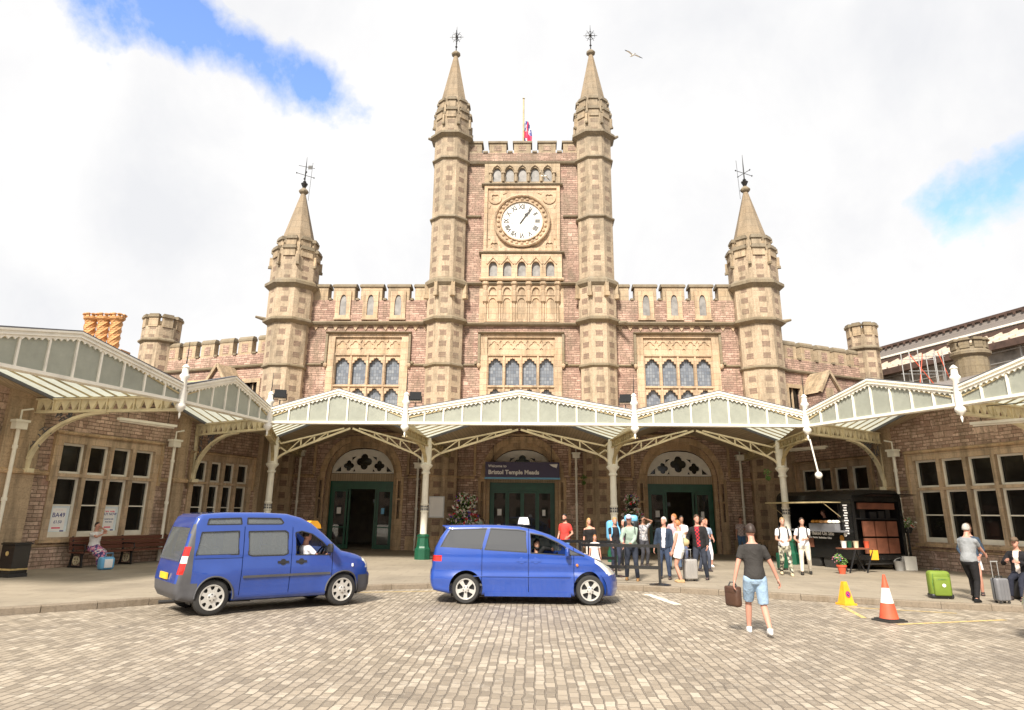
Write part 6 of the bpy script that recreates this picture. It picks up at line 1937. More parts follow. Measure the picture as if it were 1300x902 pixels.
for s in (1.4, 2.2): mb.lathe(TF(s, -.14, .32), [(.3, -.09), (.32, -.04), (.32, .04), (.3, .09)], 20, 0, axis=Matrix.Rotation(math.atan2(TF.a.y, TF.a.x), 3, 'Z') @ Matrix.Rotation(PI / 2, 3, 'X'), raw=True)
mb.beam((.3, -.3, .3), (.3, -.3, .12), .08, .08); mb.beam((.3, -1.8, .3), (.3, -1.8, .12), .08, .08); mb.box(.1, TL, -TW + .2, -.4, .3, .44); mb.build('chassis', 'rubber', FT)
def small(name, label, cat, fn, loc, mat, group=None, smooth=False):
    mb = MB(); fn(mb); o = tag(mb.build(name, mat, None, smooth), label, cat, group); o.location = loc; return o
for k, (s, a, m, lab) in enumerate(((.75, .17, 'fl_white', 'wrapped white loaf at the near end of the trailer counter'), (1.15, .17, 'brickorange', 'crusty brown loaves on the glass case of the trailer counter'), (1.6, .15, 'orange', 'orange pastries piled at the middle of the trailer counter'))):
    P = TF(s, a, 1.63)
    small('bread', lab, 'bread', lambda mb: [mb.lathe((dx, dy, .05), [(.01, -.05), (.08, -.03), (.09, .01), (.05, .05), (.01, .06)], 10) for dx, dy in ((0, 0), (.15, .03), (-.1, .09), (.08, -.08))], P, m, 'bread on the trailer counter', 40)
# table with cups, planter pot, bucket in front of the trailer
TBx, TBy = 11.12, 24.0
t = thing('side_table', 'dark folding table with paper cups in front of the trailer corner', 'table', (TBx, TBy, .12), rad(15))
mb = MB(); mb.box(-.45, .62, -.25, .25, .72, .76); mb.build('table_top', 'terracotta', t)
for x in (-.25, .4):
    mb = MB(); mb.beam((x - .15, -.24, 0), (x + .15, -.24, .72), .035, .035); mb.beam((x + .15, .24, 0), (x - .15, .24, .72), .035, .035); mb.build('leg', 'trim', t)
for x, y, m, lab in ((-.36, -.05, 'letter', 'plain white paper cup at the left end of the side table'), (-.12, 0, 'green', 'green and white patterned tub in the middle of the side table'), (.12, -.02, 'cream', 'cream paper tub right of the green tub on the side table'), (.5, -.05, 'cone_red', 'red topped jar at the right end of the side table')):
    a = rad(15); small('cup', lab, 'cup', lambda mb: (mb.lathe((0, 0, 0), [(.07, 0), (.09, .2), (.10, .21), (.08, .21)], 14)), (TBx + x * math.cos(a) - y * math.sin(a), TBy + x * math.sin(a) + y * math.cos(a), .882), m, 'cups on the side table', 40)
small('wet_floor_notice', 'yellow notice card hanging from the side table edge', 'notice', lambda mb: mb.box(-.13, .13, -.01, .01, 0, .3), (TBx + .62, TBy - .1, .52), 'cone_yellow')
t = thing('flower_pot', 'terracotta pot of green spikes and mauve flowers by the side table', 'flower pot', (10.42, 23.35, .12)); t.scale = (.68, .68, .62)
mb = MB(); mb.lathe((0, 0, 0), [(.13, 0), (.2, .34), (.23, .35), (.23, .43), (.19, .43)], 16); mb.build('pot', 'cone_red', t, 40)
foliage('foliage', [((0, 0, .6), .28), ((-.1, 0, .8), .2)], 260, .05, t); foliage('flower_heads', [((-.2, -.05, .75), .25)], 50, .035, t, ('fl_violet', 'fl_pink'), (1, 1))
t = thing('metal_bucket', 'small galvanised bucket under the end of the food trailer', 'bucket', (13.05, 25.0, .12))
mb = MB(); mb.lathe((0, 0, 0), [(.13, 0), (.17, .3), (.18, .31), (.16, .31)], 16); mb.build('pail', 'steel', t, 40); mb = MB(); mb.tube([(-.17, 0, .3), (-.12, -.06, .38), (0, -.1, .42), (.12, -.06, .38), (.17, 0, .3)], .008, 0, 5); mb.build('handle', 'steel', t)
t = thing('wall_flowers', 'small planter of white flowers against the pipe right of the trailer', 'planter', (14.0, 26.0, .12))
mb = MB(); mb.beam((0, 0, 0), (0, 0, 1.2), .05, .05); mb.lathe((0, 0, 1.2), [(.12, 0), (.2, .2)], 10); mb.build('stand', 'black', t); foliage('foliage', [((0, 0, 1.5), .26)], 160, .05, t); foliage('flower_heads', [((0, -.05, 1.5), .3)], 90, .04, t, ('fl_white', 'fl_red'), (6, 1))
small('white_block', 'white weight block under the pipe at the trailer end', 'block', lambda mb: mb.box(-.2, .2, -.15, .15, 0, .45), (13.55, 25.35, .12), 'white')

# ------------------------------------------------------------------ luggage
def rbox(w, d, h, r=.06, seg=3):
    bm = bmesh.new(); bmesh.ops.create_cube(bm, size=1.); bmesh.ops.scale(bm, vec=(w, d, h), verts=bm.verts); bmesh.ops.translate(bm, vec=(0, 0, h / 2), verts=bm.verts)
    bmesh.ops.bevel(bm, geom=bm.edges[:], offset=r, segments=seg, affect='EDGES', profile=.5); me = bpy.data.meshes.new('rounded'); bm.to_mesh(me); bm.free(); return me
def part(name, me, mat, parent, loc=(0, 0, 0), smooth=True):
    me.materials.clear(); me.materials.append(M[mat]); me.polygons.foreach_set('use_smooth', [smooth] * len(me.polygons)); 
    if smooth: me.set_sharp_from_angle(angle=rad(40))
    box_uv(me); o = link(name, me, parent); o.location = loc; return o
def suitcase(loc, rz, w, d, h, mat, label, handle=0., ribs=0):
    t = thing('suitcase', label, 'suitcase', loc, rz)
    t.scale = (.80, .80, .82); part('shell', rbox(w, d, h, .05), mat, t, (0, 0, .06))
    mb = MB()
    for k in range(ribs): x = -w / 2 + w * (k + 1) / (ribs + 1); mb.box(x - .012, x + .012, -d / 2 - .008, d / 2 + .008, .1, h + .02)
    if ribs: mb.build('rib', mat, t)
    mb = MB(); mb.box(-w / 2 - .004, w / 2 + .004, -.012, .012, .1, h + .065); mb.build('zip', 'trim', t)
    for x in (-w / 2 + .06, w / 2 - .06):
        for y in (-d / 2 + .05, d / 2 - .05): mb = MB(); mb.lathe((x, y, .035), [(.035, -.015), (.035, .015)], 12, 0, axis=Matrix.Rotation(PI / 2, 3, 'X')); mb.build('wheel', 'rubber', t)
    mb = MB(); mb.tube([(-.1, 0, h + .05), (-.08, 0, h + .1), (.08, 0, h + .1), (.1, 0, h + .05)], .014, 0, 6); mb.build('grip', 'trim', t)
    if handle:
        mb = MB()
        for x in (-.09, .09): mb.tube([(x, d / 2 - .04, h), (x, d / 2 - .04, h + handle)], .011, 0, 6)
        mb.tube([(-.11, d / 2 - .04, h + handle), (.11, d / 2 - .04, h + handle)], .018, 0, 6); mb.build('trolley_handle', 'steel', t)
    return t
t = thing('green_suitcase', 'lime green soft suitcase standing alone on the pavement', 'suitcase', (9.78, 16.75, .12), rad(-8)); t.scale = (.80, .80, .80)
part('bag_body', rbox(.56, .34, .70, .1, 4), 'lime', t, (0, 0, .03)); part('front_pocket', rbox(.44, .1, .5, .045), 'lime', t, (0, -.2, .08)); part('bottom_guard', rbox(.58, .36, .12, .04), 'trim', t, (0, 0, .01))
mb = MB()
mb.tube([(-.2, -.17, .66), (-.23, -.17, .4), (-.2, -.17, .12)], .01, 0, 5); mb.tube([(.2, -.17, .66), (.23, -.17, .4), (.2, -.17, .12)], .01, 0, 5); mb.tube([(-.22, -.23, .5), (0, -.26, .52), (.22, -.23, .5)], .01, 0, 5); mb.build('piping', 'leaf', t)
mb = MB(); mb.lathe((.03, -.255, .36), [(.045, -.003), (.045, .003)], 14, 0, axis=Matrix.Rotation(PI / 2, 3, 'X')); mb.build('badge', 'letter', t)
mb = MB(); mb.tube([(-.08, 0, .72), (-.06, 0, .78), (.06, 0, .78), (.08, 0, .72)], .015, 0, 6); mb.build('grip', 'trim', t)
suitcase((10.62, 15.95, .12), rad(8), .36, .26, .56, 'greycase', 'grey ribbed suitcase with a raised trolley handle held by the grey shirted man', .46, 3)
suitcase((4.95, 20.1, .12), rad(12), .46, .28, .64, 'silvercase', 'silver hard shell suitcase beside the woman in white shorts', .35, 4)
suitcase((9.0, 24.6, .12), rad(20), .42, .26, .62, 'green', 'dark green suitcase behind the two men in white shirts', 0, 2)
# blue carrier bag by the seated woman
t = thing('shopping_bag', 'turquoise and white shopping bag at the feet of the seated woman', 'bag', (-12.02, 21.15, .12), rad(60))
part('sack', rbox(.42, .26, .36, .08), 'sign_cyan', t); part('panel', rbox(.24, .03, .24, .01), 'letter', t, (0, -.14, .06))
mb = MB(); mb.tube([(-.12, -.1, .34), (-.1, -.12, .47), (.1, -.12, .47), (.12, -.1, .34)], .01, 0, 5); mb.build('handle', 'sign_cyan', t)
t = thing('dark_bag', 'black holdall on the ground by the wall behind the walking man', 'bag', (10.5, 32.0, .12)); part('bag_body', rbox(.8, .4, .5, .12), 'black', t); mb = MB(); mb.tube([(-.2, 0, .48), (-.15, 0, .6), (.15, 0, .6), (.2, 0, .48)], .015, 0, 6); mb.build('handle', 'black', t)
# ------------------------------------------------------------------ people
def clothmat(c, cache={}):
    k = tuple(round(x, 3) for x in c)
    if k not in cache: cache[k] = cloth('cloth_%d' % len(cache), k)
    return cache[k]
HAIRC = {'black': (.02, .016, .014), 'brown': (.07, .035, .018), 'dark': (.035, .02, .014), 'blond': (.45, .27, .10), 'grey': (.38, .36, .33), 'ginger': (.38, .15, .05), 'white': (.6, .58, .54), 'fair': (.30, .18, .08)}
HM = {k: plain('hair_' + k, v, .55, var=.3, scale=25) for k, v in HAIRC.items()}
def fuse(me, voxel, smooth_it=3, mats=None):
    o = link('work_body', me); md = o.modifiers.new('r', 'REMESH'); md.mode = 'VOXEL'; md.voxel_size = voxel; md.use_smooth_shade = True
    sm = o.modifiers.new('s', 'SMOOTH'); sm.factor = .5; sm.iterations = smooth_it
    r = baked(o); bpy.data.objects.remove(o); r.polygons.foreach_set('use_smooth', [True] * len(r.polygons)); return r
def capsule(mb, p, q, r0, r1, n=10, e0=True, e1=True):
    """tapered limb; e0/e1 add a rounded end"""
    p, q = Vector(p), Vector(q); d = (q - p); L = max(d.length, 1e-4); d /= L; pts = []; rr = []
    if e0:
        for a in (85, 60, 30): pts.append(p - d * r0 * math.sin(rad(a))); rr.append(max(.002, r0 * math.cos(rad(a))))
    pts.append(p); rr.append(r0); pts.append(p.lerp(q, .35)); rr.append(r0 + (r1 - r0) * .25); pts.append(q); rr.append(r1)
    if e1:
        for a in (30, 60, 85): pts.append(q + d * r1 * math.sin(rad(a))); rr.append(max(.002, r1 * math.cos(rad(a))))
    mb.tube(pts, rr, 0, n, raw=True)
def loft(mb, rings, n=18):
    """rings: (centre, right vec, forward vec, rx, ry)"""
    b = len(mb.v)
    for c, R_, F_, rx, ry in rings:
        for k in range(n): a = 2 * PI * k / n; mb.v.append(c + R_ * (rx * math.cos(a)) + F_ * (ry * math.sin(a)))
    for i in range(len(rings) - 1):
        for k in range(n): mb.f.append((b + i * n + k, b + i * n + (k + 1) % n, b + (i + 1) * n + (k + 1) % n, b + (i + 1) * n + k)); mb.mi.append(0); mb.uv.append(None)
    mb.f.append(tuple(b + k for k in range(n))[::-1]); mb.f.append(tuple(b + (len(rings) - 1) * n + k for k in range(n))); mb.mi += [0, 0]; mb.uv += [None, None]
def ik(a, b, l1, l2, pole):
    """middle joint of a two bone limb"""
    a, b = Vector(a), Vector(b); d = b - a; L = min(d.length, (l1 + l2) * .998)
    if d.length < 1e-5: d = Vector((0, 0, -1))
    dn = d.normalized(); b2 = a + dn * L; x = (l1 * l1 - l2 * l2 + L * L) / (2 * L); h = math.sqrt(max(0, l1 * l1 - x * x)); pv = Vector(pole); pv = (pv - dn * pv.dot(dn))
    pv = pv.normalized() if pv.length > 1e-4 else Vector((0, 1, 0)); return a + dn * x + pv * h, b2
def person(loc, rz, label, H=1.75, skin='pale', hair='brown', hairstyle='short', top=(.5, .5, .5), topmat=None, bottom=(.05, .06, .1), bottommat=None, sleeves='short', legs='long', shoes=(.05, .04, .04),
           feet=None, hands=None, lean=0., side=0., pelvis=None, head=(0, 0), build=1., shoulders=1., beard=None, hat=None, jacket=None, seated=False, voxel=.011, elbow=None, skirt=None, group=None, neck_open=0., belt=None, open_jacket=True, socks=None, twist=0., knee=(0, 1, .1)):
    H *= .92; s = H / 1.75; hz = .93 * s; P = Vector(pelvis) * 1. if pelvis else Vector((0, 0, hz)); rot = Matrix.Rotation(rad(-lean), 3, 'X') @ Matrix.Rotation(rad(side), 3, 'Y'); X = (Matrix.Rotation(rad(twist), 3, 'Z') @ rot) @ Vector((1, 0, 0)); Y = rot @ Vector((0, 1, 0)); Z = rot @ Vector((0, 0, 1))
    Xh = Vector((1, 0, 0)); Yh = Vector((0, 1, 0)); bw = build
    sp = lambda h, f=0.: P + Z * (h * s) + Y * (f * s)
    prof = [(-.10, .10, .09, 0), (-.06, .15, .105, 0), (.0, .168, .115, 0), (.08, .158, .108, .0), (.18, .140, .098, .005), (.28, .150, .108, .01), (.38, .168, .118, .012), (.45, .172, .112, .0), (.505, .150, .088, -.012), (.535, .105, .072, -.015), (.56, .064, .060, -.012), (.60, .054, .056, .0), (.66, .052, .056, .012)]
    def torso(mb, off, lo, hi, extra=1.):
        rg = []
        for h, rx, ry, f in prof:
            if lo <= h <= hi: t_ = h / .5; XX = X if h > .2 else Xh.lerp(X, max(0, t_ / .4)); belly = 1. + (bw - 1) * (1.5 if .0 <= h <= .3 else .8); rg.append((sp(h, f), XX.normalized(), Y, (rx * (bw * .5 + .5) * (shoulders if h > .3 else 1) + off) * s * extra, (ry * belly + off) * s * extra))
        loft(mb, rg)
    sh = [sp(.455) + X * (q * .175 * shoulders * s) for q in (-1, 1)]; hipj = [P + Xh * (q * .092 * s) - Vector((0, 0, .03 * s)) for q in (-1, 1)]
    la1, la2, ll1, ll2 = .285 * s, .255 * s, .43 * s, .42 * s
    feet = feet or [(-.11, .02, 0), (.11, .0, 0)]; hands = hands or [(-.27, .03, .78), (.27, .03, .78)]
    ank = [Vector(f) * s + Vector((0, 0, .085 * s)) if not seated else Vector(f) + Vector((0, 0, .085 * s)) for f in feet]; wr = [Vector(h) * s if not seated else Vector(h) for h in hands]
    kn = []; el = []
    for i in (0, 1):
        k_, a_ = ik(hipj[i], ank[i], ll1, ll2, knee); kn.append(k_); ank[i] = a_
        q = -1 if i == 0 else 1; po = elbow[i] if elbow else (q * .5, -1, -.2); e_, w_ = ik(sh[i], wr[i], la1, la2, po); el.append(e_); wr[i] = w_
    # head
    hr = Matrix.Rotation(rad(head[0]), 3, 'Z') @ Matrix.Rotation(rad(-head[1]), 3, 'X') @ Matrix.Rotation(rad(-lean * .3), 3, 'X'); HC = sp(.66, .012) + hr @ Vector((0, .02, .085)) * s
    h_ = lambda x, y, z: HC + hr @ Vector((x, y, z)) * s
    HX, HY = hr @ Vector((1, 0, 0)), hr @ Vector((0, 1, 0))
    mb = MB(); torso(mb, 0, -.1, .66)
    loft(mb, [(h_(0, .030, -.118), HX, HY, .022 * s, .03 * s), (h_(0, .028, -.105), HX, HY, .040 * s, .052 * s), (h_(0, .014, -.075), HX, HY, .058 * s, .074 * s), (h_(0, .004, -.03), HX, HY, .069 * s, .086 * s), (h_(0, -.004, .02), HX, HY, .074 * s, .093 * s), (h_(0, -.008, .065), HX, HY, .070 * s, .090 * s), (h_(0, -.012, .098), HX, HY, .052 * s, .068 * s), (h_(0, -.014, .116), HX, HY, .022 * s, .03 * s)], 20)
    loft(mb, [(h_(0, .088, -.042), HX, HY, .014 * s, .020 * s), (h_(0, .088, -.028), HX, HY, .013 * s, .022 * s), (h_(0, .082, .0), HX, HY, .008 * s, .013 * s), (h_(0, .078, .015), HX, HY, .006 * s, .008 * s)], 8)
    for q in (-1, 1): loft(mb, [(h_(q * .073, -.008, -.032), HX, HY, .006 * s, .010 * s), (h_(q * .078, -.012, -.008), HX, HY, .008 * s, .016 * s), (h_(q * .077, -.014, .012), HX, HY, .006 * s, .012 * s)], 8)
    loft(mb, [(h_(0, .082, -.074), HX, HY, .020 * s, .010 * s), (h_(0, .086, -.066), HX, HY, .026 * s, .011 * s), (h_(0, .083, -.057), HX, HY, .018 * s, .009 * s)], 8)
    for i in (0, 1):
        capsule(mb, hipj[i], kn[i], .088 * s * (bw * .6 + .4), .054 * s); c_ = kn[i].lerp(ank[i], .3); capsule(mb, kn[i], c_, .053 * s, .056 * s); capsule(mb, c_, ank[i], .056 * s, .036 * s)
        fd = Vector((0, 1, 0)); fp = ank[i] - Vector((0, 0, .055 * s)); capsule(mb, fp - fd * .035 * s, fp + fd * .13 * s, .034 * s, .028 * s)
        capsule(mb, sh[i], el[i], .05 * s * (bw * .5 + .5), .038 * s); capsule(mb, el[i], wr[i], .038 * s, .026 * s)
    body = fuse(mb.mesh('b', 'letter', merge=False), voxel * s, 4)
    # hands: palm, four bent fingers, thumb
    hb = MB()
    for i in (0, 1):
        q = -1 if i == 0 else 1; d = (wr[i] - el[i]).normalized(); side_v = Vector((0, 0, 1)).cross(d); inn = Vector((-q, 0, 0)); inn = (inn - d * inn.dot(d)).normalized() if abs(d.x) < .9 else Vector((0, 0, -1)); wv = d.cross(inn).normalized()
        loft(hb, [(wr[i] - d * .01 * s, wv, inn, .026 * s, .02 * s), (wr[i] + d * .03 * s, wv, inn, .036 * s, .016 * s), (wr[i] + d * .085 * s, wv, inn, .041 * s, .014 * s), (wr[i] + d * .095 * s, wv, inn, .036 * s, .010 * s)], 12)
        thumb = 1 if wv.y > 0 else -1
        for f in range(4):
            o_ = (-.03 + .02 * f) * s; ln = (.068, .078, .072, .056)[f if thumb > 0 else 3 - f] * s; a = wr[i] + d * .086 * s + wv * o_ * thumb * -1; b = a + (d * .9 + inn * .35).normalized() * ln * .5; c = b + (d * .55 + inn * .8).normalized() * ln * .5
            capsule(hb, a, b, .0095 * s, .0088 * s, 6); capsule(hb, b, c, .0088 * s, .0075 * s, 6)
        a = wr[i] + d * .03 * s + wv * .03 * s * thumb; b = a + (d * .6 + wv * thumb * .7 + inn * .2).normalized() * .038 * s; c = b + (d * .9 + inn * .3).normalized() * .03 * s; capsule(hb, a, b, .012 * s, .010 * s, 6); capsule(hb, b, c, .010 * s, .008 * s, 6)
    hm = hb.mesh('h', 'letter', True, merge=False)
    bm = bmesh.new(); bm.from_mesh(body); bm.from_mesh(hm); me = bpy.data.meshes.new('person'); bm.to_mesh(me); bm.free(); me.materials.append(SKINS[skin]); me.polygons.foreach_set('material_index', [0] * len(me.polygons)); me.polygons.foreach_set('use_smooth', [True] * len(me.polygons))
    root = tag(link('person', me), label, 'person', group); root.location = loc; root.rotation_euler = (0, 0, rz)
    # face details
    for q in (-1, 1):
        e = MB(); c = h_(q * .030, .084, -.004); loft(e, [(c + HY * -.004 - Vector((0, 0, .006 * s)), HX, HY, .008 * s, .004 * s), (c, HX, HY, .013 * s, .007 * s), (c + Vector((0, 0, .006 * s)), HX, HY, .008 * s, .004 * s)], 8); e.build('eye', 'trim', root, True)
    if beard:
        e = MB(); loft(e, [(h_(0, .036, -.132), HX, HY, .022 * s, .03 * s), (h_(0, .033, -.112), HX, HY, .046 * s, .060 * s), (h_(0, .022, -.082), HX, HY, .062 * s, .078 * s), (h_(0, .010, -.06), HX, HY, .067 * s, .079 * s)], 16); part('beard', e.mesh('b', 'trim', True), 'trim', root).data.materials[0] = HM[beard]
    # hair
    if hairstyle != 'bald':
        e = MB(); n = 20; ring = []
        lim = {'short': -.035, 'long': -.06, 'bun': -.045, 'balding': -.03, 'wavy': -.06}.get(hairstyle, -.035); k = 1.09 if hairstyle != 'wavy' else 1.2
        for zi in range(9):
            z = lim + (.128 - lim) * zi / 8; t_ = max(0, 1 - (z / .128) ** 2) if z > 0 else 1.; rx = .078 * math.sqrt(t_) * k if zi < 8 else .006; ry = .098 * math.sqrt(t_) * k if zi < 8 else .008; row = []
            for j in range(n):
                a = 2 * PI * j / n; y = -.012 + ry * math.sin(a)
                front = .045 + .06 * max(0, z) / .1 if z > .045 else -.005 + (.03 if z > .02 else 0)
                row.append(h_(rx * math.cos(a), min(y, front if z < .075 else y), z + .003))
            ring.append(row)
        b = 0
        for row in ring: e.v += row
        for i in range(8):
            for j in range(n): e.f.append((i * n + j, i * n + (j + 1) % n, (i + 1) * n + (j + 1) % n, (i + 1) * n + j)); e.mi.append(0); e.uv.append(None)
        e.f.append(tuple(range(n))[::-1]); e.f.append(tuple(8 * n + j for j in range(n))); e.mi += [0, 0]; e.uv += [None, None]
        if hairstyle == 'long':
            loft(e, [(h_(0, -.05, .03), HX, HY, .07 * s, .05 * s), (h_(0, -.06, -.05), HX, HY, .078 * s, .045 * s), (h_(0, -.07, -.14), HX, HY, .075 * s, .035 * s), (h_(0, -.065, -.24), HX, HY, .05 * s, .02 * s)], 14)
        if hairstyle == 'bun': loft(e, [(h_(0, -.10, .03), HX, HY, .01 * s, .01 * s), (h_(0, -.11, .05), HX, HY, .035 * s, .035 * s), (h_(0, -.11, .08), HX, HY, .035 * s, .035 * s), (h_(0, -.10, .10), HX, HY, .01 * s, .01 * s)], 10)
        if hairstyle == 'wavy':
            for k_ in range(14): a = 2 * PI * k_ / 14; c = h_(.075 * math.cos(a), -.02 + .08 * math.sin(a) if math.sin(a) < .3 else -.01, .04 - .05 * (k_ % 3)); capsule(e, c, c + Vector((0, 0, -.03)), .028 * s, .022 * s, 6)
        me = e.mesh('hair', 'trim', True, merge=False); me.materials[0] = HM[hair]; link('hair', me, root)
    if hat:
        kind, hc = hat; e = MB()
        loft(e, [(h_(0, -.006, .035), HX, HY, .086 * s, .106 * s), (h_(0, -.008, .075), HX, HY, .083 * s, .103 * s), (h_(0, -.01, .115), HX, HY, .062 * s, .078 * s), (h_(0, -.012, .135), HX, HY, .02 * s, .03 * s)], 18)
        if kind == 'cap': loft(e, [(h_(0, .10, .028), HX, HY, .065 * s, .085 * s), (h_(0, .10, .04), HX, HY, .068 * s, .088 * s)], 16)
        elif kind == 'brim': loft(e, [(h_(0, -.006, .034), HX, HY, .14 * s, .16 * s), (h_(0, -.006, .044), HX, HY, .13 * s, .15 * s)], 18)
        me = e.mesh('hat', 'trim', True, merge=False); me.materials[0] = clothmat(hc); link('hat', me, root)
    # top
    vx = max(voxel * 1.15, .012) * s
    def garment(name, mb_, mat, it=3):
        me = fuse(mb_.mesh('g', 'trim', merge=False), vx, it); me.materials.clear(); me.materials.append(mat); return link(name, me, root)
    tm = topmat or clothmat(top); off = .016
    mb = MB(); top_hi = .545 - neck_open; torso(mb, off, -.06, top_hi)
    if sleeves != 'none':
        for i in (0, 1):
            if sleeves == 'short': e_ = sh[i].lerp(el[i], .62); capsule(mb, sh[i], e_, .064 * s * (bw * .5 + .5), .060 * s, 12, True, False)
            elif sleeves == 'off': capsule(mb, sh[i].lerp(el[i], .25), sh[i].lerp(el[i], .9), .07 * s, .06 * s, 12, True, False)
            else: capsule(mb, sh[i], el[i], .063 * s, .052 * s, 12, True, True); capsule(mb, el[i], wr[i].lerp(el[i], .04), .052 * s, .040 * s, 12, True, False)
    garment('shirt', mb, tm)
    if jacket:
        mb = MB(); torso(mb, .034, -.10, .545)
        for i in (0, 1): capsule(mb, sh[i], el[i], .076 * s, .062 * s, 12, True, True); capsule(mb, el[i], wr[i].lerp(el[i], .04), .062 * s, .048 * s, 12, True, False)
        o = garment('jacket', mb, clothmat(jacket))
        if open_jacket:      # open front: cut a strip away
            bm = bmesh.new(); bm.from_mesh(o.data)
            kill = [f for f in bm.faces if (lambda r_: abs(r_.dot(X)) < .052 * s + .05 * max(0, r_.dot(Z) - .2) and r_.dot(Y) > .04 * s and -.2 < r_.dot(Z) < .62)(f.calc_center_median() - P)]
            bmesh.ops.delete(bm, geom=kill, context='FACES'); bm.to_mesh(o.data); bm.free()
    # legs
    bmt = bottommat or clothmat(bottom)
    if skirt:
        mb = MB(); zt_, w = skirt
        if seated:
            mid_ = (kn[0] + kn[1]) / 2; am = (ank[0] + ank[1]) / 2
            capsule(mb, P, mid_, .17 * s, .16 * s, 16); capsule(mb, hipj[0], kn[0], .12, .11, 14); capsule(mb, hipj[1], kn[1], .12, .11, 14); capsule(mb, mid_, am + Vector((0, 0, .02)), .17 * s, .20 * s, 16, True, False)
        else: loft(mb, [(P + Vector((0, 0, .1 * s)), Xh, Yh, .15 * s, .11 * s), (P, Xh, Yh, .18 * s, .13 * s), (P + Vector((0, 0, -zt_)), Xh, Yh, w, w * .7)], 18)
        garment('skirt', mb, bmt)
    else:
        mb = MB(); loft(mb, [(P + Vector((0, 0, -.11 * s)), Xh, Yh, .13 * s * bw, .10 * s * bw), (P + Vector((0, 0, -.05 * s)), Xh, Yh, .178 * s * (bw * .5 + .5), .128 * s * bw), (P + Vector((0, 0, .02 * s)), Xh, Yh, .176 * s * (bw * .5 + .5), .124 * s * bw), (P + Vector((0, 0, .06 * s)), Xh, Yh, .160 * s * (bw * .5 + .5), .116 * s * bw)], 18)
        for i in (0, 1):
            if legs == 'shorts': capsule(mb, hipj[i], hipj[i].lerp(kn[i], .92), .106 * s, .088 * s, 14, True, False)
            elif legs == 'mini': capsule(mb, hipj[i], hipj[i].lerp(kn[i], .5), .112 * s * bw, .104 * s * bw, 14, True, False)
            elif legs == 'crop': capsule(mb, hipj[i], kn[i], .102 * s, .07 * s, 14); capsule(mb, kn[i], kn[i].lerp(ank[i], .55), .07 * s, .06 * s, 14, True, False)
            else: capsule(mb, hipj[i], kn[i], .102 * s * (bw * .5 + .5), .070 * s, 14); capsule(mb, kn[i], ank[i].lerp(kn[i], .02), .070 * s, .056 * s, 14, True, False)
        garment('trousers' if legs in ('long', 'crop') else 'shorts', mb, bmt)
    for i in (0, 1):
        mb = MB(); fd = Yh; fp = ank[i] - Vector((0, 0, .085 * s))
        loft(mb, [(fp + Vector((0, .03, 0)) * s, Xh, Yh, .045 * s, .135 * s), (fp + Vector((0, .03, .025)) * s, Xh, Yh, .048 * s, .14 * s), (fp + Vector((0, .02, .055)) * s, Xh, Yh, .043 * s, .12 * s), (fp + Vector((0, -.03, .09)) * s, Xh, Yh, .04 * s, .06 * s)], 14)
        me = mb.mesh('shoe', 'trim', True, merge=False); me.materials[0] = clothmat(shoes); link('shoe', me, root)
    root['P'] = 0; del root['P']
    return root, dict(P=P, X=X, Y=Y, Z=Z, s=s, wr=wr, sp=sp, m=root.matrix_basis.copy())
def worn(name, label, cat, ref, parts, group=None):
    """a thing carried by a person, placed in the person's own axes but left at top level"""
    root, info = ref; t = thing(name, label, cat, root.location, root.rotation_euler.z, group)
    for nm, me, mat, loc, rot in parts:
        o = part(nm, me, mat, t, loc); o.rotation_euler = rot
    return t
def tubemesh(pts, r, n=6):
    mb = MB(); mb.tube(pts, r, 0, n, raw=True); return mb.mesh('strap', 'trim', True)
def backpack(ref, label, mat, w, h, d, z, top=None, y=None):
    root, i = ref; y = y if y is not None else -(.12 + d / 2) ; s = i['s']
    parts = [('sack', rbox(w, d, h, min(w, d) * .35, 4), mat, (0, y, z), (0, 0, 0))]
    parts.append(('pocket', rbox(w * .7, d * .35, h * .45, .04), mat, (0, y - d * .55, z + .04), (0, 0, 0)))
    if top: parts.append(('lid', rbox(w * .9, d * .9, .2, .08), top, (0, y, z + h - .08), (0, 0, 0)))
    for q in (-1, 1):
        pts = [(q * .10, -.13, z + h * .92), (q * .11, -.02, 1.50 * s), (q * .12, .125, 1.40 * s), (q * .13, .15, 1.25 * s), (q * .16, .07, 1.10 * s), (q * .15, -.1, z + .12)]
        parts.append(('strap', tubemesh(pts, .022), 'trim' if mat == 'black' or mat == 'green' else mat, (0, 0, 0), (0, 0, 0)))
    return worn('backpack', label, 'backpack', ref, parts)

d2 = lambda x, y: rad(x)
HD = PI      # facing the camera (towards -y)
# foreground man walking away
f1 = person((4.3, 12.15, 0), rad(-6), 'man in dark grey tee and pale blue denim shorts walking away over the setts', 1.86, 'pink', 'dark', 'short', (.04, .037, .035), bottom=(.30, .42, .56), legs='shorts', shoes=(.72, .70, .68), voxel=.0085,
            feet=[(-.10, .30, .0), (.13, -.24, .05)], hands=[(-.34, .0, .82), (.42, .10, .80)], lean=3, pelvis=(0, 0, .88), elbow=[(-.6, -.8, 0), (.6, -.8, 0)], head=(6, 0))
t = thing('shoulder_bag', 'dark brown leather bag hanging from the walking man\'s left hand', 'bag', (3.98, 12.35, .40), .5); part('bag_body', rbox(.14, .30, .30, .05), 'bagbrown', t); part('flap', rbox(.15, .27, .12, .03), 'bagbrown', t, (0, 0, .2)); mb = MB(); mb.tube([(0, -.12, .28), (0, -.05, .38), (0, .05, .38), (0, .12, .28)], .012, 0, 6); mb.build('handle', 'interior', t)
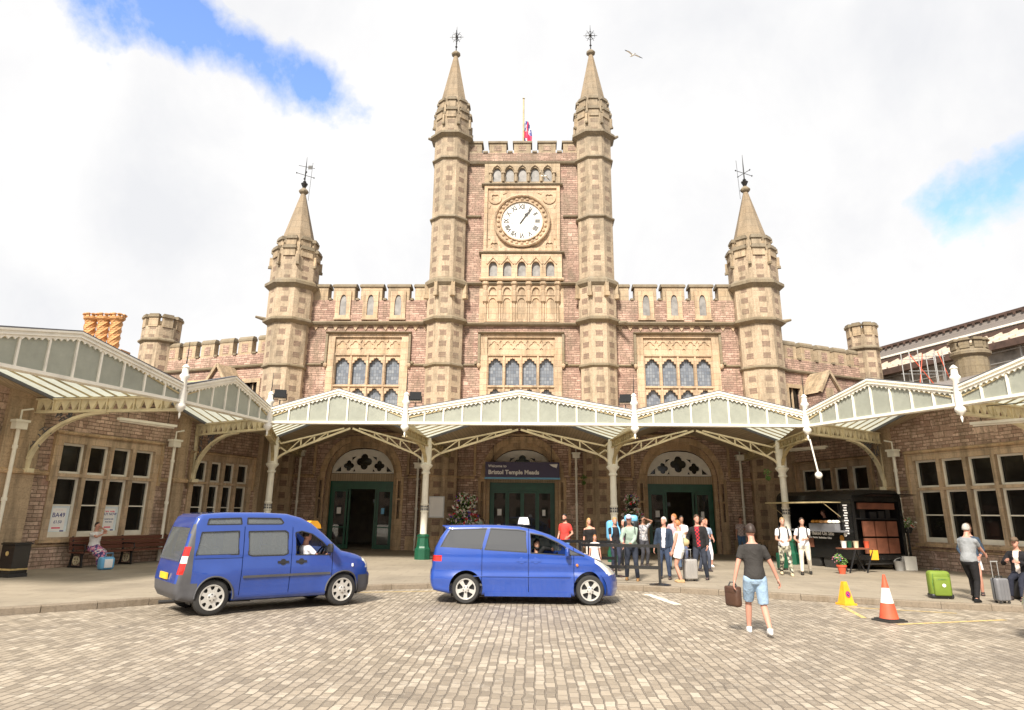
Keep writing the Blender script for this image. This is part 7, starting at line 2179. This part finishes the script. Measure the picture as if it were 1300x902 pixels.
# two men in white shirts
f2 = person((8.35, 22.4, .12), rad(172), 'young man in white tee and patterned trousers walking left of his friend', 1.80, 'pale', 'fair', 'short', (.78, .76, .76), bottommat=pattern_cloth('camouflage_cloth', [(.05, .05, .04), (.35, .33, .24), (.15, .14, .1), (.5, .47, .38)], 16), shoes=(.55, .45, .3),
            feet=[(-.12, .22, 0), (.12, -.18, .03)], hands=[(-.10, .30, 1.08), (.14, .28, 1.06)], voxel=.012)
f3 = person((9.12, 22.85, .12), rad(160), 'young man in white shirt and cream trousers walking with crossed hands', 1.80, 'pale', 'dark', 'short', (.80, .78, .80), bottom=(.55, .50, .42), shoes=(.02, .02, .02),
            feet=[(-.13, -.12, .03), (.13, .25, 0)], hands=[(-.02, .32, 1.10), (.20, .24, 1.05)], voxel=.012, head=(10, 0))
backpack(f2, 'black straps and small rucksack on the man in patterned trousers', 'black', .28, .4, .14, 1.0)
backpack(f3, 'black straps and small rucksack on the man in cream trousers', 'black', .28, .4, .14, 1.0)
# man by the wall
person((10.0, 32.6, .12), rad(170), 'man in checked shirt and blue jeans leaning near the far wall', 1.80, 'pink', 'brown', 'short', topmat=check_cloth('checked_shirt', (.6, .5, .45), (.4, .3, .32)), bottom=(.10, .18, .32), sleeves='short', hands=[(-.2, .2, 1.2), (.24, .05, .85)], voxel=.015)
# the queue on the pavement
c1 = person((3.28, 23.3, .12), rad(190), 'woman in sunglasses and black shirt with blue straps', 1.74, 'pink', 'blond', 'bun', (.02, .02, .025), bottom=(.03, .035, .06), hands=[(-.26, .08, .85), (.16, .18, .88)], voxel=.012)
backpack(c1, 'bright blue rucksack on the back of the woman in sunglasses', 'sign_cyan', .38, .62, .3, .92, None)
c2 = person((3.35, 20.0, .12), rad(168), 'man in white and blue cap, sage green shirt and dark trousers', 1.84, 'pink', 'fair', 'short', (.30, .38, .32), bottom=(.025, .03, .045), sleeves='long', shoes=(.3, .17, .07), feet=[(-.16, .08, 0), (.16, -.12, 0)], lean=9, side=3, hands=[(-.02, .36, 1.0), (.20, .38, 1.02)], hat=('cap', (.55, .55, .75)), voxel=.011)
backpack(c2, 'huge black trekking rucksack with turquoise top beside the capped man', 'black', .42, .82, .34, .78, 'sign_cyan')
c3 = person((4.35, 20.6, .12), rad(165), 'balding older man in dark blue jacket over a white shirt', 1.78, 'pink', 'white', 'balding', (.75, .72, .78), bottom=(.035, .05, .09), jacket=(.03, .045, .075), feet=[(-.15, .12, 0), (.13, -.08, 0)], side=-3, head=(-25, -6), hands=[(-.28, .10, .84), (.30, -.02, .82)], build=1.12, voxel=.012)
c4 = person((4.6, 19.7, .12), rad(62), 'woman in sleeveless pale top and white shorts seen from the side', 1.70, 'pink', 'ginger', 'short', (.68, .74, .70), bottom=(.78, .80, .80), legs='mini', sleeves='none', shoes=(.45, .3, .16), feet=[(-.10, -.05, 0), (.10, .06, 0)], hands=[(-.24, .18, .80), (.24, .10, .80)], build=1.2, voxel=.012)
t = thing('straw_bag', 'round tan straw handbag on the arm of the woman in white shorts', 'bag', (4.72, 19.85, .98), rad(-10)); mb = MB(); mb.lathe((0, 0, .16), [(.02, -.11), (.15, -.1), (.2, -.02), (.19, .05), (.1, .11), (.03, .12)], 16, sy=.5); mb.build('bag_body', 'creamdull', t, True); mb = MB(); mb.tube([(-.1, 0, .25), (-.08, 0, .4), (.08, 0, .4), (.1, 0, .25)], .012, 0, 6); mb.build('handle', 'creamdull', t)
c5 = person((5.35, 20.55, .12), rad(158), 'young man in black jacket over a red checked shirt', 1.86, 'pink', 'brown', 'short', topmat=check_cloth('red_check', (.45, .02, .03), (.06, .01, .02), .05), bottom=(.03, .035, .05), jacket=(.018, .017, .017), feet=[(-.16, -.06, 0), (.15, .14, 0)], side=4, head=(28, 0), hands=[(-.25, .20, .93), (.33, .12, .98)], voxel=.012)
c6 = person((5.35, 24.2, .12), rad(150), 'tall man in mauve polo and jeans standing behind the white shorts', 1.88, 'pink', 'ginger', 'short', (.50, .36, .40), bottom=(.12, .17, .26), head=(-35, 0), side=-4, feet=[(-.18, 0, 0), (.14, .1, 0)], hands=[(-.1, .28, 1.05), (.25, .15, 1.0)], build=1.1, voxel=.014)
c7 = person((4.55, 25.6, .12), rad(200), 'person in patterned grey top with an arm raised to the brow', 1.80, 'tan', 'black', 'short', topmat=pattern_cloth('patterned_top', [(.3, .3, .32), (.15, .15, .17), (.5, .48, .48)], 20), bottom=(.05, .05, .06), hands=[(-.05, .16, 1.68), (.26, .05, .85)], elbow=[(-1, .2, .1), (.5, -1, 0)], voxel=.014)
c8 = person((5.95, 25.8, .12), rad(180), 'person in white top and black hair behind the black jacket', 1.82, 'tan', 'black', 'short', (.72, .70, .78), bottom=(.1, .12, .2), hands=[(-.1, .25, 1.15), (.27, .05, .85)], voxel=.014)
c9 = person((6.75, 25.6, .12), rad(195), 'woman in grey blue top and white cropped trousers by the right door', 1.72, 'pink', 'ginger', 'short', (.30, .38, .50), bottom=(.80, .76, .78), legs='crop', shoes=(.75, .72, .7), feet=[(-.12, .10, 0), (.14, -.05, 0)], hands=[(-.20, .22, 1.0), (.28, .1, .9)], voxel=.013)
c10 = person((1.75, 25.0, .12), rad(150), 'dark haired man in a red football shirt behind the people carrier', 1.84, 'pink', 'black', 'short', (.62, .06, .05), bottom=(.1, .2, .45), beard='dark', hands=[(-.20, .15, 1.0), (.26, .08, .9)], build=1.15, voxel=.013)
c11 = person((2.62, 24.9, .12), rad(165), 'long haired woman in black off shoulder top behind the bonnet', 1.70, 'pink', 'blond', 'long', (.018, .016, .016), sleeves='off', neck_open=.06, bottom=(.5, .45, .42), side=5, head=(30, 0), feet=[(-.14, .08, 0), (.1, -.04, 0)], hands=[(-.24, .08, .82), (.26, .08, .80)], voxel=.013)
c12 = person((2.45, 21.2, .12), rad(185), 'fair haired child in a white dress behind the people carrier nose', 1.22, 'pink', 'ginger', 'long', (.80, .76, .74), skirt=(.42, .24), bottom=(.80, .76, .74), voxel=.013)
c14 = person((6.15, 23.6, .12), rad(205), 'young man in pale blue shirt looking sideways behind the black jacket', 1.78, 'pink', 'dark', 'short', (.42, .50, .62), bottom=(.06, .07, .1), side=-3, head=(40, 0), feet=[(-.15, .1, 0), (.14, -.05, 0)], hands=[(-.15, .25, 1.1), (.3, .05, .85)], voxel=.014)
c15 = person((3.75, 24.6, .12), rad(140), 'older woman in plum cardigan half hidden between the rucksacks', 1.66, 'pink', 'grey', 'short', (.25, .10, .16), bottom=(.08, .08, .09), sleeves='long', head=(-20, 0), hands=[(-.12, .26, 1.0), (.15, .24, .98)], voxel=.014)
c13 = person((-1.75, 33.0, .12), rad(75), 'person in pale green shirt with a cross strap passing the flower tower', 1.78, 'pink', 'brown', 'short', (.55, .72, .62), bottom=(.1, .1, .15), lean=10, voxel=.015)
worn('cross_strap_bag', 'black cross strap bag of the person by the flower tower', 'bag', c13, [('strap', tubemesh([(-.16, .05, 1.50), (-.05, .15, 1.3), (.12, .16, 1.12), (.18, .0, 1.02), (.1, -.14, 1.2), (-.12, -.12, 1.45), (-.16, .05, 1.5)], .018), 'black', (0, 0, 0), (0, 0, 0)), ('pouch', rbox(.1, .24, .2, .03), 'black', (.22, 0, .86), (0, 0, 0))])
# group at the right
g1 = person((10.2, 16.2, .12), rad(-62), 'grey haired man in grey polo and black trousers holding the suitcase handle', 1.72, 'pink', 'grey', 'short', (.26, .27, .28), bottom=(.014, .013, .014), shoes=(.01, .01, .01), feet=[(-.12, .20, 0), (.14, -.16, 0)], hands=[(-.02, .22, 1.0), (.12, .52, 1.03)], build=1.15, lean=6, voxel=.0095)
g2 = person((11.05, 17.5, .12), rad(150), 'curly brown haired woman in dark blue jacket and white skirt behind the grey polo', 1.72, 'pink', 'brown', 'wavy', (.04, .06, .09), sleeves='long', skirt=(.28, .2), bottom=(.78, .75, .76), hands=[(-.2, .15, 1.0), (.22, .12, 1.0)], voxel=.011)
g3 = person((11.62, 16.75, .12), rad(130), 'woman in flat cap and black jacket perched near the right edge', 1.68, 'pink', 'dark', 'short', (.72, .62, .55), bottom=(.02, .022, .035), jacket=(.015, .014, .016), hat=('cap', (.13, .09, .06)), seated=True, pelvis=(0, 0, .56), feet=[(-.12, .52, 0), (.14, .38, 0)], hands=[(-.1, .32, .8), (.16, .28, .82)], voxel=.0105)
t = thing('black_trunk', 'dark holdall serving as a seat for the woman in the flat cap', 'bag', (11.66, 16.8, .12), rad(130)); part('bag_body', rbox(.66, .38, .44, .08), 'black', t); mb = MB(); mb.tube([(-.34, -.08, .25), (-.38, 0, .3), (-.34, .08, .25)], .014, 0, 6); mb.build('handle', 'black', t)
# woman on the bench
ang = math.atan2(1, .335)
pb = WL(-.95, .62, .12)
g4 = person((pb.x, pb.y, .12), ang - PI, 'woman in white blouse and pink floral skirt seated on the bench eating', 1.64, 'pink', 'dark', 'short', (.80, .78, .76), sleeves='short', seated=True, pelvis=(0, 0, .58), skirt=(0, 0), bottommat=pattern_cloth('floral_skirt', [(.06, .05, .16), (.65, .25, .38), (.7, .62, .62), (.10, .08, .24), (.42, .12, .25)], 18),
            feet=[(-.12, .48, 0), (.12, .50, 0)], hands=[(.02, .20, 1.17), (-.05, .26, .98)], elbow=[(-1, .2, -.6), (1, .2, -.6)], build=1.3, shoes=(.4, .25, .2), head=(0, -8), voxel=.011)
# drivers
def vpos(cfg, x, y, z):
    m = Matrix.Translation(cfg['loc']) @ Matrix.Rotation(cfg['rz'], 4, 'Z'); return m @ Vector((x, y, z))
p = vpos(DOB, 2.66, -.50, .20)
person(p, DOB['rz'] - PI / 2, 'driver in white shirt at the wheel of the tall taxi van', 1.72, 'pink', 'dark', 'balding', (.80, .78, .8), bottom=(.05, .05, .07), seated=True, pelvis=(0, 0, .50), feet=[(-.12, .52, .05), (.12, .5, .05)], hands=[(-.12, .36, .80), (.14, .36, .78)], lean=-4, voxel=.0105, build=1.15)
p = vpos(PRE, 2.42, -.46, .07)
person(p, PRE['rz'] - PI / 2, 'bearded driver in dark jacket with a hand at his chin in the people carrier', 1.72, 'tan', 'black', 'short', (.015, .015, .015), bottom=(.03, .03, .04), sleeves='long', beard='black', seated=True, pelvis=(0, 0, .46), feet=[(-.12, .62, .05), (.12, .6, .05)], hands=[(-.15, .42, .75), (.12, .24, 1.03)], lean=-8, head=(-75, 0), voxel=.0105)
# vendor
P_ = TF(2.2, -.7, .5)
person((P_.x, P_.y, .5), rad(250) - PI, 'food seller in dark clothes inside the trailer', 1.70, 'pink', 'brown', 'short', (.02, .02, .02), bottom=(.02, .02, .02), hands=[(-.15, .35, .98), (.15, .32, .95)], voxel=.015)
P_ = TF(1.1, -.6, .5)
person((P_.x, P_.y, .5), rad(270) - PI, 'second server with a grey sleeve at the near end of the trailer hatch', 1.62, 'tan', 'black', 'short', (.28, .28, .32), bottom=(.02, .02, .02), sleeves='long', hands=[(-.15, .35, .98), (.2, .38, 1.0)], lean=12, voxel=.015)
bpy.context.view_layer.update()
